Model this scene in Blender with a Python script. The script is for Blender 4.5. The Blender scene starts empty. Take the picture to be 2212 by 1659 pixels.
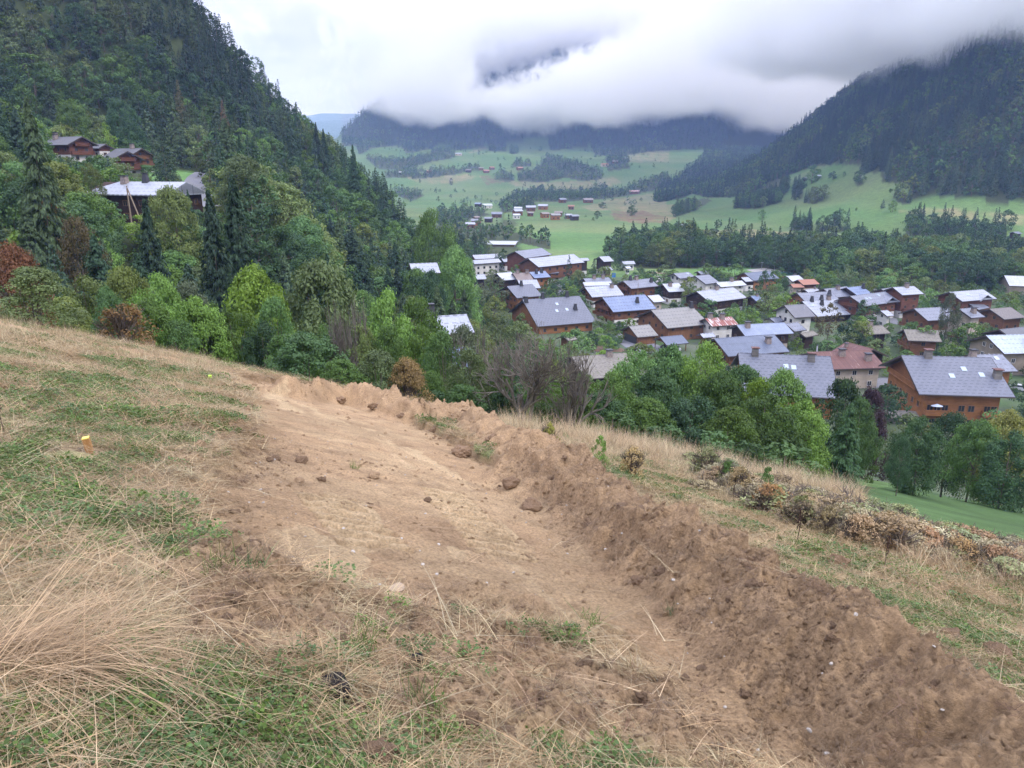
import bpy, bmesh, math, random, time
import numpy as np
from math import radians, sin, cos, pi
SC = bpy.context.scene
COL = SC.collection
random.seed(7)
RNG = np.random.default_rng(11)
T0 = time.time()
# ------------------------------------------------------------------ camera
FPX = 742.0
PIT = radians(16.4)
CP, SP = cos(PIT), sin(PIT)
cam = bpy.data.cameras.new("camera")
cam.sensor_width = 36.0
cam.lens = FPX / 1024 * 36
cam.clip_start = 0.1
cam.clip_end = 30000
camo = bpy.data.objects.new("camera", cam)
camo.rotation_euler = (pi / 2 - PIT, 0, 0)
COL.objects.link(camo)
SC.camera = camo
SC.view_settings.view_transform = 'Standard'
SC.view_settings.look = 'None'
SC.view_settings.exposure = 0.3
SC.view_settings.gamma = 1.0
cy = SC.cycles
cy.use_denoising = True
cy.denoiser = 'OPENIMAGEDENOISE'
cy.denoising_input_passes = 'RGB_ALBEDO_NORMAL'
cy.max_bounces = 22
cy.diffuse_bounces = 2
cy.glossy_bounces = 2
cy.transmission_bounces = 3
cy.volume_bounces = 20
cy.transparent_max_bounces = 8
cy.volume_step_rate = 1.0
cy.volume_max_steps = 64
cy.caustics_reflective = False
cy.caustics_refractive = False
cy.use_adaptive_sampling = False
SC.render.film_transparent = False

# ------------------------------------------------------------------ node helper
class NT:
    def __init__(s, tree):
        s.t = tree
        s.t.nodes.clear()
    def n(s, typ, **kw):
        nd = s.t.nodes.new(typ)
        for k, v in kw.items():
            if k.startswith('i_'):
                key = k[2:]
                key = int(key) if key.isdigit() else key.replace('_', ' ')
                s.set(nd, key, v)
            else:
                setattr(nd, k, v)
        return nd
    def set(s, nd, key, v):
        sock = nd.inputs[key]
        if isinstance(v, bpy.types.NodeSocket):
            s.t.links.new(v, sock)
        elif isinstance(v, bpy.types.Node):
            s.t.links.new(v.outputs[0], sock)
        else:
            if hasattr(sock, 'default_value') and sock.type == 'RGBA' and len(v) == 3:
                v = (*v, 1)
            sock.default_value = v
    def math(s, op, a, b=0.5, c=None, clamp=False):
        nd = s.t.nodes.new('ShaderNodeMath')
        nd.operation = op
        nd.use_clamp = clamp
        s.set(nd, 0, a); s.set(nd, 1, b)
        if c is not None: s.set(nd, 2, c)
        return nd.outputs[0]
    def mix(s, f, a, b, blend='MIX'):
        nd = s.t.nodes.new('ShaderNodeMix')
        nd.data_type = 'RGBA'
        nd.blend_type = blend
        s.set(nd, 0, f); s.set(nd, 6, a); s.set(nd, 7, b)
        return nd.outputs[2]
    def ramp(s, f, stops, interp='LINEAR'):
        nd = s.t.nodes.new('ShaderNodeValToRGB')
        cr = nd.color_ramp
        cr.interpolation = interp
        while len(cr.elements) < len(stops): cr.elements.new(0.5)
        for e, (p, c) in zip(cr.elements, stops):
            e.position = p
            e.color = (c, c, c, 1) if not hasattr(c, '__len__') else (*c, 1)
        s.set(nd, 0, f)
        return nd.outputs[0]
    def mapr(s, v, a, b, c, d, smooth=False):
        nd = s.t.nodes.new('ShaderNodeMapRange')
        if smooth: nd.interpolation_type = 'SMOOTHSTEP'
        s.set(nd, 0, v)
        for i, q in enumerate((a, b, c, d)): nd.inputs[i + 1].default_value = q
        return nd.outputs[0]
    def noise(s, vec, scale, detail=4, rough=0.55, dist=0.0):
        nd = s.n('ShaderNodeTexNoise')
        nd.inputs['Scale'].default_value = scale
        nd.inputs['Detail'].default_value = detail
        nd.inputs['Roughness'].default_value = rough
        nd.inputs['Distortion'].default_value = dist
        if vec is not None: s.set(nd, 'Vector', vec)
        return nd.outputs[0]

# ------------------------------------------------------------------ world: overcast sky
SUN_EL, SUN_AZ = radians(46), radians(122)     # azimuth clockwise from +Y
w = bpy.data.worlds.new("World")
SC.world = w
w.use_nodes = True
nt = NT(w.node_tree)
out = nt.n('ShaderNodeOutputWorld')
tc = nt.n('ShaderNodeTexCoord')
sky = nt.n('ShaderNodeTexSky', sky_type='NISHITA', sun_disc=False, sun_elevation=SUN_EL, sun_rotation=SUN_AZ)
skyc = nt.mix(1.0, sky.outputs[0], (0.1, 0.1, 0.1), 'MULTIPLY')
mp = nt.n('ShaderNodeMapping'); nt.set(mp, 0, tc.outputs['Generated']); mp.inputs[3].default_value = (1, 1, 3.2)
n1 = nt.noise(mp.outputs[0], 3.1, 7, 0.5, 0.4)
n2 = nt.noise(mp.outputs[0], 7.5, 5, 0.55)
sep = nt.n('ShaderNodeSeparateXYZ'); nt.set(sep, 0, tc.outputs['Generated'])
nn = nt.math('ADD', nt.math('MULTIPLY', n1, 0.75), nt.math('MULTIPLY', n2, 0.25))
cl = nt.ramp(nn, [(0.34, (0.47, 0.51, 0.78)), (0.45, (0.60, 0.635, 0.90)), (0.54, (0.72, 0.745, 0.97)), (0.64, (.98, .98, 1.08))])
zen = nt.mapr(sep.outputs[2], 0.16, 0.7, 1.0, 3.1, True)
cl2 = nt.n('ShaderNodeVectorMath', operation='SCALE'); nt.set(cl2, 0, cl); nt.set(cl2, 'Scale', zen)
mixc = nt.mix(0.97, skyc, cl2.outputs[0])
bg = nt.n('ShaderNodeBackground'); nt.set(bg, 0, mixc); bg.inputs[1].default_value = 1.0
nt.t.links.new(bg.outputs[0], out.inputs[0])
w.cycles.sampling_method = 'MANUAL'; w.cycles.sample_map_resolution = 512
# ------------------------------------------------------------------ sun, softened by cloud
sl = bpy.data.lights.new("sun", 'SUN')
sl.energy = 1.3; sl.angle = radians(10); sl.color = (1.0, 0.95, 0.88)
so = bpy.data.objects.new("sun", sl)
so.rotation_euler = (pi / 2 - SUN_EL, 0, pi - SUN_AZ)
so.location = (0, -20, 60)
COL.objects.link(so)

# ------------------------------------------------------------------ picture <-> world
S5 = 1024 / 2312
FR = {'D': (0, 0, 2212 / 2312), '1': (900, 560, 3.687), '2': (1300, 580, 4.424), '3': (1700, 580, 3.614),
      '4': (0, 0, 2.37), '5': (200, 270, 6.1444), '6': (700, 0, 2.765), '7': (1400, 0, 2.4254),
      'A': (0, 1150, 1.9135), 'B': (1156, 1000, 1.9135), 'C': (0, 600, 2.4578), 'E': (400, 820, 2.212), 'F': (1150, 750, 2.765)}
def P(fr, x, y):
    a, b, s = FR[fr]
    return ((a + x / s) * S5, (b + y / s) * S5)
def PS(fr, w): return w / FR[fr][2] * S5
def ray(px, py):
    u = (px - 512) / FPX; v = (384 - py) / FPX
    return np.array([u, CP + SP * v, -SP + CP * v])
def proj(x, y, z):
    f = y * CP - z * SP; up = y * SP + z * CP
    f = np.where(f < 0.05, 0.05, f) if hasattr(f, '__len__') else max(f, 0.05)
    return 512 + FPX * x / f, 384 - FPX * up / f

# ------------------------------------------------------------------ noise
def _h(ix, iy, seed):
    n = (ix * 374761393 + iy * 668265263 + seed * 1442695041) & 0x7fffffff
    n = ((n ^ (n >> 13)) * 1274126177) & 0x7fffffff
    n = ((n ^ (n >> 15)) * 461845907) & 0x7fffffff
    return ((n ^ (n >> 14)) & 0xffff) / 65535.0
def vn(x, y, seed=0):
    x0 = np.floor(x); y0 = np.floor(y)
    fx = x - x0; fy = y - y0
    ix = x0.astype(np.int64); iy = y0.astype(np.int64)
    sx = fx * fx * (3 - 2 * fx); sy = fy * fy * (3 - 2 * fy)
    a = _h(ix, iy, seed); b = _h(ix + 1, iy, seed); c = _h(ix, iy + 1, seed); d = _h(ix + 1, iy + 1, seed)
    return (a + (b - a) * sx) * (1 - sy) + (c + (d - c) * sx) * sy
def fbm(x, y, octs=4, seed=0, gain=0.5):
    s = 0; a = 1; t = 0
    for o in range(octs):
        ca, sa = cos(o * 0.7 + 0.3), sin(o * 0.7 + 0.3)
        k = 2.03 ** o
        s = s + a * (vn((x * ca - y * sa) * k + 17.3 * o, (x * sa + y * ca) * k - 9.1 * o, seed + o) - 0.5)
        t += a; a *= gain
    return s / t * 2
def sst(x, a, b):
    t = np.clip((x - a) / (b - a), 0, 1)
    return t * t * (3 - 2 * t)
def smax(a, b, k):
    h = np.clip(0.5 + 0.5 * (a - b) / k, 0, 1)
    return b + (a - b) * h + k * h * (1 - h)
def inpoly(px, py, poly):
    r = np.zeros(np.shape(px), bool)
    n = len(poly)
    for i in range(n):
        x1, y1 = poly[i]; x2, y2 = poly[(i + 1) % n]
        if y1 == y2: continue
        c = ((y1 > py) != (y2 > py)) & (px < (x2 - x1) * (py - y1) / (y2 - y1) + x1)
        r ^= c
    return r
def plinedist(x, y, pl):
    """distance to polyline, signed side (+ = right of travel), arclength parameter"""
    best = np.full(np.shape(x), 1e18); side = np.zeros(np.shape(x)); par = np.zeros(np.shape(x))
    for i in range(len(pl) - 1):
        ax, ay = pl[i][:2]; bx, by = pl[i + 1][:2]
        dx, dy = bx - ax, by - ay
        t = np.clip(((x - ax) * dx + (y - ay) * dy) / (dx * dx + dy * dy), 0, 1)
        ex = x - (ax + t * dx); ey = y - (ay + t * dy)
        d = ex * ex + ey * ey
        m = d < best
        best = np.where(m, d, best)
        side = np.where(m, np.sign(ex * dy - ey * dx), side)
        par = np.where(m, i + t, par)
    return np.sqrt(best), side, par
# ------------------------------------------------------------------ ground shape
def plane0(x, y): return -1.65 - 0.222 * x - 0.309 * y
def on_plane(px, py, h=0.0):
    d = ray(px, py)
    den = d[2] + 0.222 * d[0] + 0.309 * d[1]
    t = (-1.65 + h) / den
    t = min(max(t, 0.1), 60.0) if den < 0 else 60.0
    return (t * d[0], t * d[1])
RIDGE_D = [(560, 822, .1), (640, 828, .3), (760, 838, .40), (900, 872, .50), (1010, 884, .6), (1100, 930, .5), (1170, 965, .5), (1212, 962, .78), (1250, 985, .7), (1300, 1022, .55),
           (1450, 1092, .6), (1600, 1172, .55), (1750, 1250, .55), (1950, 1350, .6), (2212, 1490, .6), (2500, 1650, .6), (2900, 1900, .5)]
RIDGE = [on_plane(*P('D', a, b), h) for a, b, h in RIDGE_D]
RIDGE_H = [h for a, b, h in RIDGE_D]
TOE = [on_plane(*P('D', a, b), -.1) for a, b in [(560, 828), (640, 845), (760, 890), (950, 990), (1130, 1112), (1230, 1210), (1310, 1300), (1400, 1400), (1500, 1480), (1640, 1590), (1760, 1680), (2000, 1950)]]
TRACK_D = [(500, 806), (560, 812), (640, 820), (800, 860), (1000, 950), (1180, 1050), (1400, 1200), (1620, 1330), (1900, 1500), (2100, 1700), (1640, 1700), (1560, 1610), (1450, 1500), (1340, 1420), (1150, 1370), (1000, 1330), (860, 1300),
           (720, 1262), (600, 1240), (500, 1200), (430, 1150), (400, 1080), (420, 1010), (470, 970), (530, 930), (545, 900), (530, 870), (540, 850)]
TRACK = [on_plane(*P('D', a, b)) for a, b in TRACK_D]
TREADS = []
for a, b, wd in [((690, 1020), (830, 1140), .42), ((950, 1020), (1120, 1170), .42), ((1250, 1290), (1340, 1380), .4)]:
    TREADS.append((on_plane(*P('D', *a)), on_plane(*P('D', *b)), wd))
MOUNDS = [(770, 1225, .10, .30), (720, 1215, .06, .2), (960, 1240, .11, .35), (1120, 1275, .20, .42), (1050, 1262, .1, .3), (1190, 1300, .16, .35), (1290, 1292, .10, .3), (1010, 885, .3, .4), (1215, 955, .5, .42), (1130, 985, .12, .5),
          (1290, 1005, .15, .45), (640, 1450, .10, .22), (1330, 1330, .08, .3), (500, 1235, .05, .2), (590, 1250, .05, .2), (1230, 1370, .1, .25), (1500, 1095, .12, .4), (1380, 1060, .1, .4), (1640, 1190, .1, .4),
          (1720, 1440, .10, .35), (1900, 1480, .12, .4), (1560, 1520, .10, .25), (1700, 1590, .14, .3)]
MOUNDS = [(*on_plane(*P('D', a, b)), c, d) for a, b, c, d in MOUNDS]
MTOP = {}
YF = [-50, 0, 150, 250, 400, 700, 1000, 1250, 1500, 1900, 2300, 2600, 9000]
ZF = [-50, -50, -50, -55, -57.5, -59.5, -62, -60, -50, -18, 25, 50, 60]
SILX = [-400, -220, -167, -155, -134, -92, -64, -44, -27, 0]
SILY = [400, 430, 450, 478, 500, 455, 405, 350, 300, 240]
FOOTR = [(900, 420), (400, 500), (285, 560), (232, 700), (205, 890), (238, 1300), (420, 2000), (700, 3000), (900, 4000)]
def berm_parts(x, y):
    d, side, par = plinedist(x, y, RIDGE)
    hr = np.interp(par, range(len(RIDGE_H)), RIDGE_H)
    dt, st, _ = plinedist(x, y, TOE)
    inner = side < 0
    dn = np.sqrt((x ** 2 + y ** 2))
    # inner flank: between toe and ridge
    fi = np.where(st > 0, dt / (dt + d + 1e-6), 0.0)
    fo = np.clip(1 - d / (1.15 * hr / 0.6 + 0.25), 0, 1)
    f = np.where(inner, fi, fo)
    f = f * f * (3 - 2 * f) * 0.55 + f * 0.45
    return hr, f, inner, par, d
def fine_masks(x, y):
    """soil mask and berm share; x,y arrays, only meaningful near"""
    wob = 0.16 * fbm(x * 1.6, y * 1.6, 3, 5) + 0.05 * fbm(x * 8, y * 8, 2, 6)
    hr, f, inner, par, d = berm_parts(x, y)
    dtk, _, _ = plinedist(x, y, TRACK + [TRACK[0]])
    ins = inpoly(x, y, TRACK)
    sd = np.where(ins, dtk, -dtk) + wob
    track = sst(sd, -0.03, 0.10)
    berm = sst(f + 0.18 * fbm(x * 2.5, y * 2.5, 3, 9), 0.03, 0.2)
    return track, berm, hr, f, inner, par
CHURN = [on_plane(*P('D', a, b)) for a, b in [(430, 1180), (700, 1270), (1000, 1330), (1300, 1420), (1560, 1600), (1640, 1700), (1300, 1700), (1150, 1640), (900, 1560), (760, 1480), (600, 1500), (430, 1400), (280, 1270)]]
def churn(x, y):
    d, _, _ = plinedist(x, y, CHURN + [CHURN[0]])
    s = np.where(inpoly(x, y, CHURN), d, -d) + .25 * fbm(x * 2.2, y * 2.2, 4, 91)
    return sst(s, -.12, .25) * (.55 + .45 * sst(fbm(x * 2.6, y * 2.6, 4, 92), -.3, .3))
def tread(x, y):
    M = np.zeros(len(x)); S = np.zeros(len(x))
    for (a, b, wd) in TREADS:
        dd, sd, pr = plinedist(x, y, [a, b])
        L = math.hypot(b[0] - a[0], b[1] - a[1])
        m = sst(-dd, -wd, -wd * .8) * sst(pr, 0, .08) * sst(-pr, -1, -.92) * (0.75 + .35 * vn(x * 1.5, y * 1.5, 3))
        st = np.clip(np.sin(pr * L / 0.33 * 2 * pi + 1.2 * fbm(x * 2, y * 2, 2, 81) + dd * sd * 2.0) * 2.5, -1, 1)
        S = np.where(m > M, st, S); M = np.maximum(M, m)
    return M, S
def fine(x, y):
    r = np.sqrt(x * x + y * y)
    track, berm, hr, f, inner, par = fine_masks(x, y)
    endfade = sst(par, 0.0, 0.8)
    z = -0.30 * track * (1 - 0.0 * berm)
    z = z + (hr * np.interp(par, [0, 6, 9, 16], [1.4, 1.3, 1.0, .85]) + 0.30 * track) * f * endfade * (1 + 0.30 * fbm(x * 0.9, y * 0.9, 2, 21))
    soil = np.maximum(track, berm)
    lump = fbm(x * 1.5, y * 1.5, 5, 31, .58)
    lump2 = 1 - np.abs(fbm(x * 3.3, y * 3.3, 4, 41, .55)) * 2
    rough = fbm(x * 11, y * 11, 3, 51)
    flat = track * (1 - sst(f, 0.02, 0.25))
    z = z + berm * (1 - flat) * (0.32 * lump + 0.10 * lump2 + 0.06 * rough) * np.clip(f * 2.5 + .25, 0, 1)
    z = z + flat * (0.045 * lump + 0.030 * rough + 0.022 * lump2)
    grass = 1 - soil
    z = z + grass * (0.09 * fbm(x * .7, y * .7, 3, 61) + 0.03 * rough)
    # torn edge along the cut and the near lip of the pit
    dtk, _, _ = plinedist(x, y, TRACK + [TRACK[0]])
    lip = np.exp(-(dtk / 0.35) ** 2) * (1 - sst(f, .05, .3))
    z = z + lip * (0.17 * fbm(x * 3.2, y * 3.2, 4, 71, .6) + 0.04)
    for mx, my, a, s in MOUNDS:
        q = ((x - mx) ** 2 + (y - my) ** 2) / (s * s)
        z = z + .85 * a * np.exp(-q * 1.0) * (1 + 1.1 * lump)
    tm, ts = tread(x, y); z = z + tm * (.06 * ts - .05)
    z = z + churn(x, y) * (1 - berm) * (.08 * lump + .08 * lump2 + .06 * rough)
    return z
def _pad(fr, a, b, Y, Hr, r, k=25):
    d = ray(*P(fr, a, b)); return (d[0] / d[1] * Y, Y, d[2] / d[1] * Y - Hr, r, k)
PADS = [_pad('5', 760, 860, 168, 8.5, 17), _pad('5', 1250, 950, 168, 6, 12), _pad('5', 560, 400, 281, 9, 24), _pad('5', 430, 440, 262, 9, 14), _pad('4', 350, 733, 268, 9, 24), _pad('4', 520, 770, 270, 6, 12),
        _pad('5', 800, 690, 262, 0, 12), _pad('5', 1060, 760, 258, 0, 14), _pad('5', 1590, 735, 275, 0, 12), _pad('5', 1500, 800, 258, 0, 10), _pad('5', 1440, 900, 238, 0, 10), _pad('5', 1540, 1000, 215, 0, 10), _pad('5', 1640, 1090, 200, 0, 10), _pad('5', 1740, 1180, 188, 0, 10),
        _pad('5', 1350, 800, 250, 0, 12), _pad('5', 1200, 850, 235, 0, 14), _pad('5', 1350, 700, 275, 0, 12)]
def base(x, y):
    r = np.sqrt(x * x + y * y)
    az = np.arctan2(x, y)
    F = plane0(x, y)
    gully = sst(r, 37, 75) * (1 - sst(az, -0.05, 0.25))
    F = F - 6.0 * gully - 1.3 * sst(r, 38, 52) * (1 - sst(az, 0.3, 0.5))
    F = F + sst(r, 45, 70) * 1.2 * fbm(x * .05, y * .05, 3, 101)
    flo = np.interp(y, YF, ZF)
    flo = flo + sst(y, 700, 1500) * (13 * fbm(x / 330., y / 330., 3, 111) + 0.0) + sst(y, 1300, 2200) * 26 * fbm(x / 700., y / 700., 2, 115)
    flo = flo + 0.03 * np.clip(-x - 0, 0, 600) * sst(y, 1200, 1900)
    # left hill
    xf = np.interp(y, [0, 100, 165, 230, 280, 350, 500, 700], [-30, -16, -4, -10, -26, -20, -17, -10])
    d = np.clip(xf - x, 0, 400)
    L = np.interp(y, [0, 140, 165, 200, 230, 280, 330, 400], [.5, .52, .5, .44, .42, .38, .5, .62]) * d + 1.1 * np.clip(-x - 138, 0, 90) * sst(y, 330, 440)
    L = np.minimum(L, 240 + 0 * x)
    ys = np.interp(x, SILX, SILY)
    L = L - 0.9 * np.clip(y - ys, 0, 500)
    L = L + np.clip(d / 60, 0, 1) * 5 * fbm(x / 45., y / 45., 3, 121)
    L = np.where(d > 0, L, 0) - 55
    if np.any(L > -54):
        sw = 1.0; sz = L
        for a, b, zc, rr, kk in PADS:
            wt = kk * np.exp(-((x - a) ** 2 + (y - b) ** 2) / rr ** 2); sw = sw + wt; sz = sz + wt * zc
        L = sz / sw
    # right hill
    dR, sR, _ = plinedist(x, y, FOOTR)
    hR = np.interp(dR, [0, 110, 180, 330, 600, 1500], [0, 24, 60, 176, 350, 620]) + np.clip(dR / 250, 0, 1) * 22 * fbm(x / 160., y / 160., 3, 131)
    ysr = np.interp(x, [200, 245, 469, 640, 900, 1500], [1500, 1480, 1470, 1480, 1400, 1300])
    hR = hR - 0.8 * np.clip(y - ysr, 0, 1e4)
    R = np.where(sR > 0, np.clip(hR, 0, 1000), 0) + flo
    # the mountain in the cloud and a far one
    M = np.minimum(0.55 * (y - 2480) + 40, 214 + 1.1 * (x + 463)) + np.clip((y - 2480) / 500, 0, 1) * 50 * fbm(x / 300., y / 300., 4, 141)
    M = np.minimum(M, 620)
    M0 = -60 + 0.125 * (y - 3900) + 90 * fbm(x / 900., y / 900., 4, 151)
    z = smax(F, flo, 3.0)
    z = smax(z, L, 3.0)
    z = np.maximum(z, R)
    z = smax(z, M, 12.0) if np.any(y > 2000) else z
    z = np.where(y > 4000, np.maximum(z, M0), z)
    return z
def H(x, y):
    x = np.asarray(x, float); y = np.asarray(y, float)
    z = base(x, y)
    r = np.sqrt(x * x + y * y)
    near = r < 46
    if np.any(near):
        xs = np.atleast_1d(x)[np.atleast_1d(near)]; ysn = np.atleast_1d(y)[np.atleast_1d(near)]
        f = fine(xs, ysn) * (1 - sst(np.sqrt(xs ** 2 + ysn ** 2), 40, 46))
        zz = np.atleast_1d(z).astype(float).copy(); zz[np.atleast_1d(near)] += f
        z = zz if np.ndim(x) else float(zz[0])
    return z
def hit(px, py, ymin=1.0, ymax=8000.0):
    """first point where the view ray through a picture point meets the ground"""
    d = ray(px, py)
    ys = np.exp(np.linspace(math.log(ymin), math.log(ymax), 900))
    x = ys * d[0] / d[1]; z = ys * d[2] / d[1]
    g = base(x, ys)
    k = np.nonzero(z < g)[0]
    if len(k) == 0: return None
    k = k[0]
    if k == 0: return (x[0], ys[0], float(g[0]))
    a, b = ys[k - 1], ys[k]
    for _ in range(14):
        m = .5 * (a + b)
        if m * d[2] / d[1] < float(base(np.array([m * d[0] / d[1]]), np.array([m]))[0]): b = m
        else: a = m
    return (b * d[0] / d[1], b, b * d[2] / d[1])

# ------------------------------------------------------------------ land cover drawn as areas on the map
def PP(fr, pts): return [P(fr, a, b) for a, b in pts]
FOREST = [PP('6', q) for q in [
    [(280, 910), (310, 965), (400, 925), (560, 905), (600, 960), (760, 930), (800, 905), (860, 900), (900, 940), (1000, 930), (1100, 905), (1250, 880), (1480, 850), (1500, 940), (1620, 930), (1750, 910), (1780, 970), (1950, 975), (2100, 950), (2290, 930), (2400, 870), (2400, 100), (560, 100), (200, 500), (200, 915)],
    [(340, 985), (600, 990), (740, 960), (790, 930), (900, 945), (910, 985), (760, 1010), (620, 1050), (500, 1060), (420, 1050)],
    [(470, 1080), (600, 1050), (720, 1060), (600, 1110), (470, 1110)],
    [(610, 1090), (740, 1080), (760, 1050), (930, 1060), (1060, 1020), (1060, 1060), (900, 1090), (760, 1110), (640, 1120)],
    [(1110, 900), (1220, 890), (1220, 945), (1120, 945)], [(1250, 920), (1300, 915), (1300, 960), (1250, 960)],
    [(1300, 1080), (1400, 1060), (1480, 980), (1600, 1000), (1700, 1020), (1830, 1080), (1820, 1120), (1700, 1130), (1600, 1110), (1450, 1140), (1300, 1130)],
    [(1150, 1120), (1180, 1070), (1240, 1080), (1280, 1120), (1250, 1140)], [(1270, 1010), (1380, 1010), (1380, 1040), (1270, 1050)],
    [(1400, 1180), (1450, 1180), (1650, 1200), (1840, 1170), (1900, 1200), (2240, 1090), (2240, 1170), (2000, 1220), (1850, 1240), (1600, 1260), (1400, 1260), (1230, 1300), (1210, 1260)],
    [(520, 1190), (600, 1190), (720, 1220), (640, 1255), (560, 1230)], [(1190, 1280), (1400, 1260), (1420, 1300), (1200, 1330)],
    [(800, 1330), (1000, 1310), (1130, 1340), (1000, 1370), (950, 1440), (860, 1450), (800, 1400)],
    [(880, 1470), (1060, 1450), (1290, 1450), (1400, 1490), (1500, 1500), (1500, 1560), (1240, 1500), (960, 1490)], [(1840, 990), (1980, 980), (2000, 1050), (1860, 1070)]]]
FOREST += [PP('7', q) for q in [
    [(215, 1060), (330, 960), (600, 770), (1240, 400), (1300, 100), (2600, 0), (2600, 1105), (2060, 1110), (1900, 1085), (1680, 1070), (1640, 1085), (1560, 1125), (1490, 1085), (1620, 1040), (1560, 1005), (1440, 1000), (1430, 945), (1320, 950), (1315, 900),
     (1200, 900), (1080, 910), (920, 960), (800, 1010), (760, 1040), (620, 1080), (480, 1085), (400, 1060), (350, 1080), (215, 1110), (185, 1100)],
    [(-60, 850), (60, 850), (150, 830), (450, 815), (470, 860), (330, 960), (600, 770), (1240, 450), (1240, 100), (-60, 100)],
    [(300, 1190), (330, 1110), (480, 1085), (500, 1100), (420, 1150)], [(630, 1140), (640, 1060), (760, 1040), (830, 980), (900, 970), (920, 1050), (860, 1120), (760, 1140), (700, 1150)],
    [(940, 1080), (960, 1020), (1000, 1030), (1000, 1080)], [(1005, 1110), (1010, 1070), (1120, 1070), (1120, 1095), (1060, 1120)], [(1280, 1015), (1290, 990), (1335, 990), (1330, 1012)],
    [(930, 1262), (950, 1225), (1040, 1225), (1040, 1265)], [(1060, 1265), (1140, 1235), (1260, 1240), (1260, 1275)],
    [(1560, 1290), (1570, 1220), (1690, 1205), (1850, 1250), (2110, 1240), (2110, 1330), (1900, 1345), (1700, 1310)]]]
BELT = [PP('7', q) for q in [[(-60, 1395), (60, 1385), (420, 1370), (500, 1385), (690, 1385), (900, 1390), (1400, 1375), (2050, 1420), (2300, 1440), (2300, 1655), (2000, 1600), (1397, 1558), (1000, 1525), (850, 1492), (700, 1462), (300, 1472), (87, 1467), (0, 1450)],
    [(180, 1350), (400, 1330), (420, 1375), (200, 1390)]]]
DRY = [PP('6', q) for q in [[(600, 1110), (760, 1095), (960, 1090), (1060, 1100), (920, 1140), (700, 1145)], [(1180, 1130), (1500, 1140), (1900, 1110), (1950, 1140), (1750, 1180), (1500, 1190), (1300, 1160)],
    [(1700, 1290), (1900, 1240), (2212, 1200), (2240, 1380), (2000, 1390), (1880, 1340), (1880, 1310), (1750, 1320)], [(1950, 960), (2240, 940), (2240, 1010), (1950, 1010)], [(990, 950), (1100, 910), (1110, 930), (1000, 960)]]]
DRY += [PP('7', q) for q in [[(0, 1130), (300, 1120), (330, 1180), (250, 1220), (0, 1210)], [(380, 1260), (700, 1255), (920, 1270), (1500, 1300), (1500, 1350), (700, 1300), (420, 1290)], [(1500, 1150), (1800, 1140), (2212, 1180), (2212, 1230), (1600, 1180)]]]
BROWN = [PP('6', q) for q in [[(1880, 1310), (2050, 1330), (2212, 1350), (2212, 1390), (2050, 1395), (1900, 1370)], [(1060, 1100), (1180, 1095), (1230, 1140), (1100, 1150)]]]
BROWN += [PP('7', q) for q in [[(0, 1170), (120, 1150), (200, 1180), (150, 1210), (0, 1200)]]]
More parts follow.
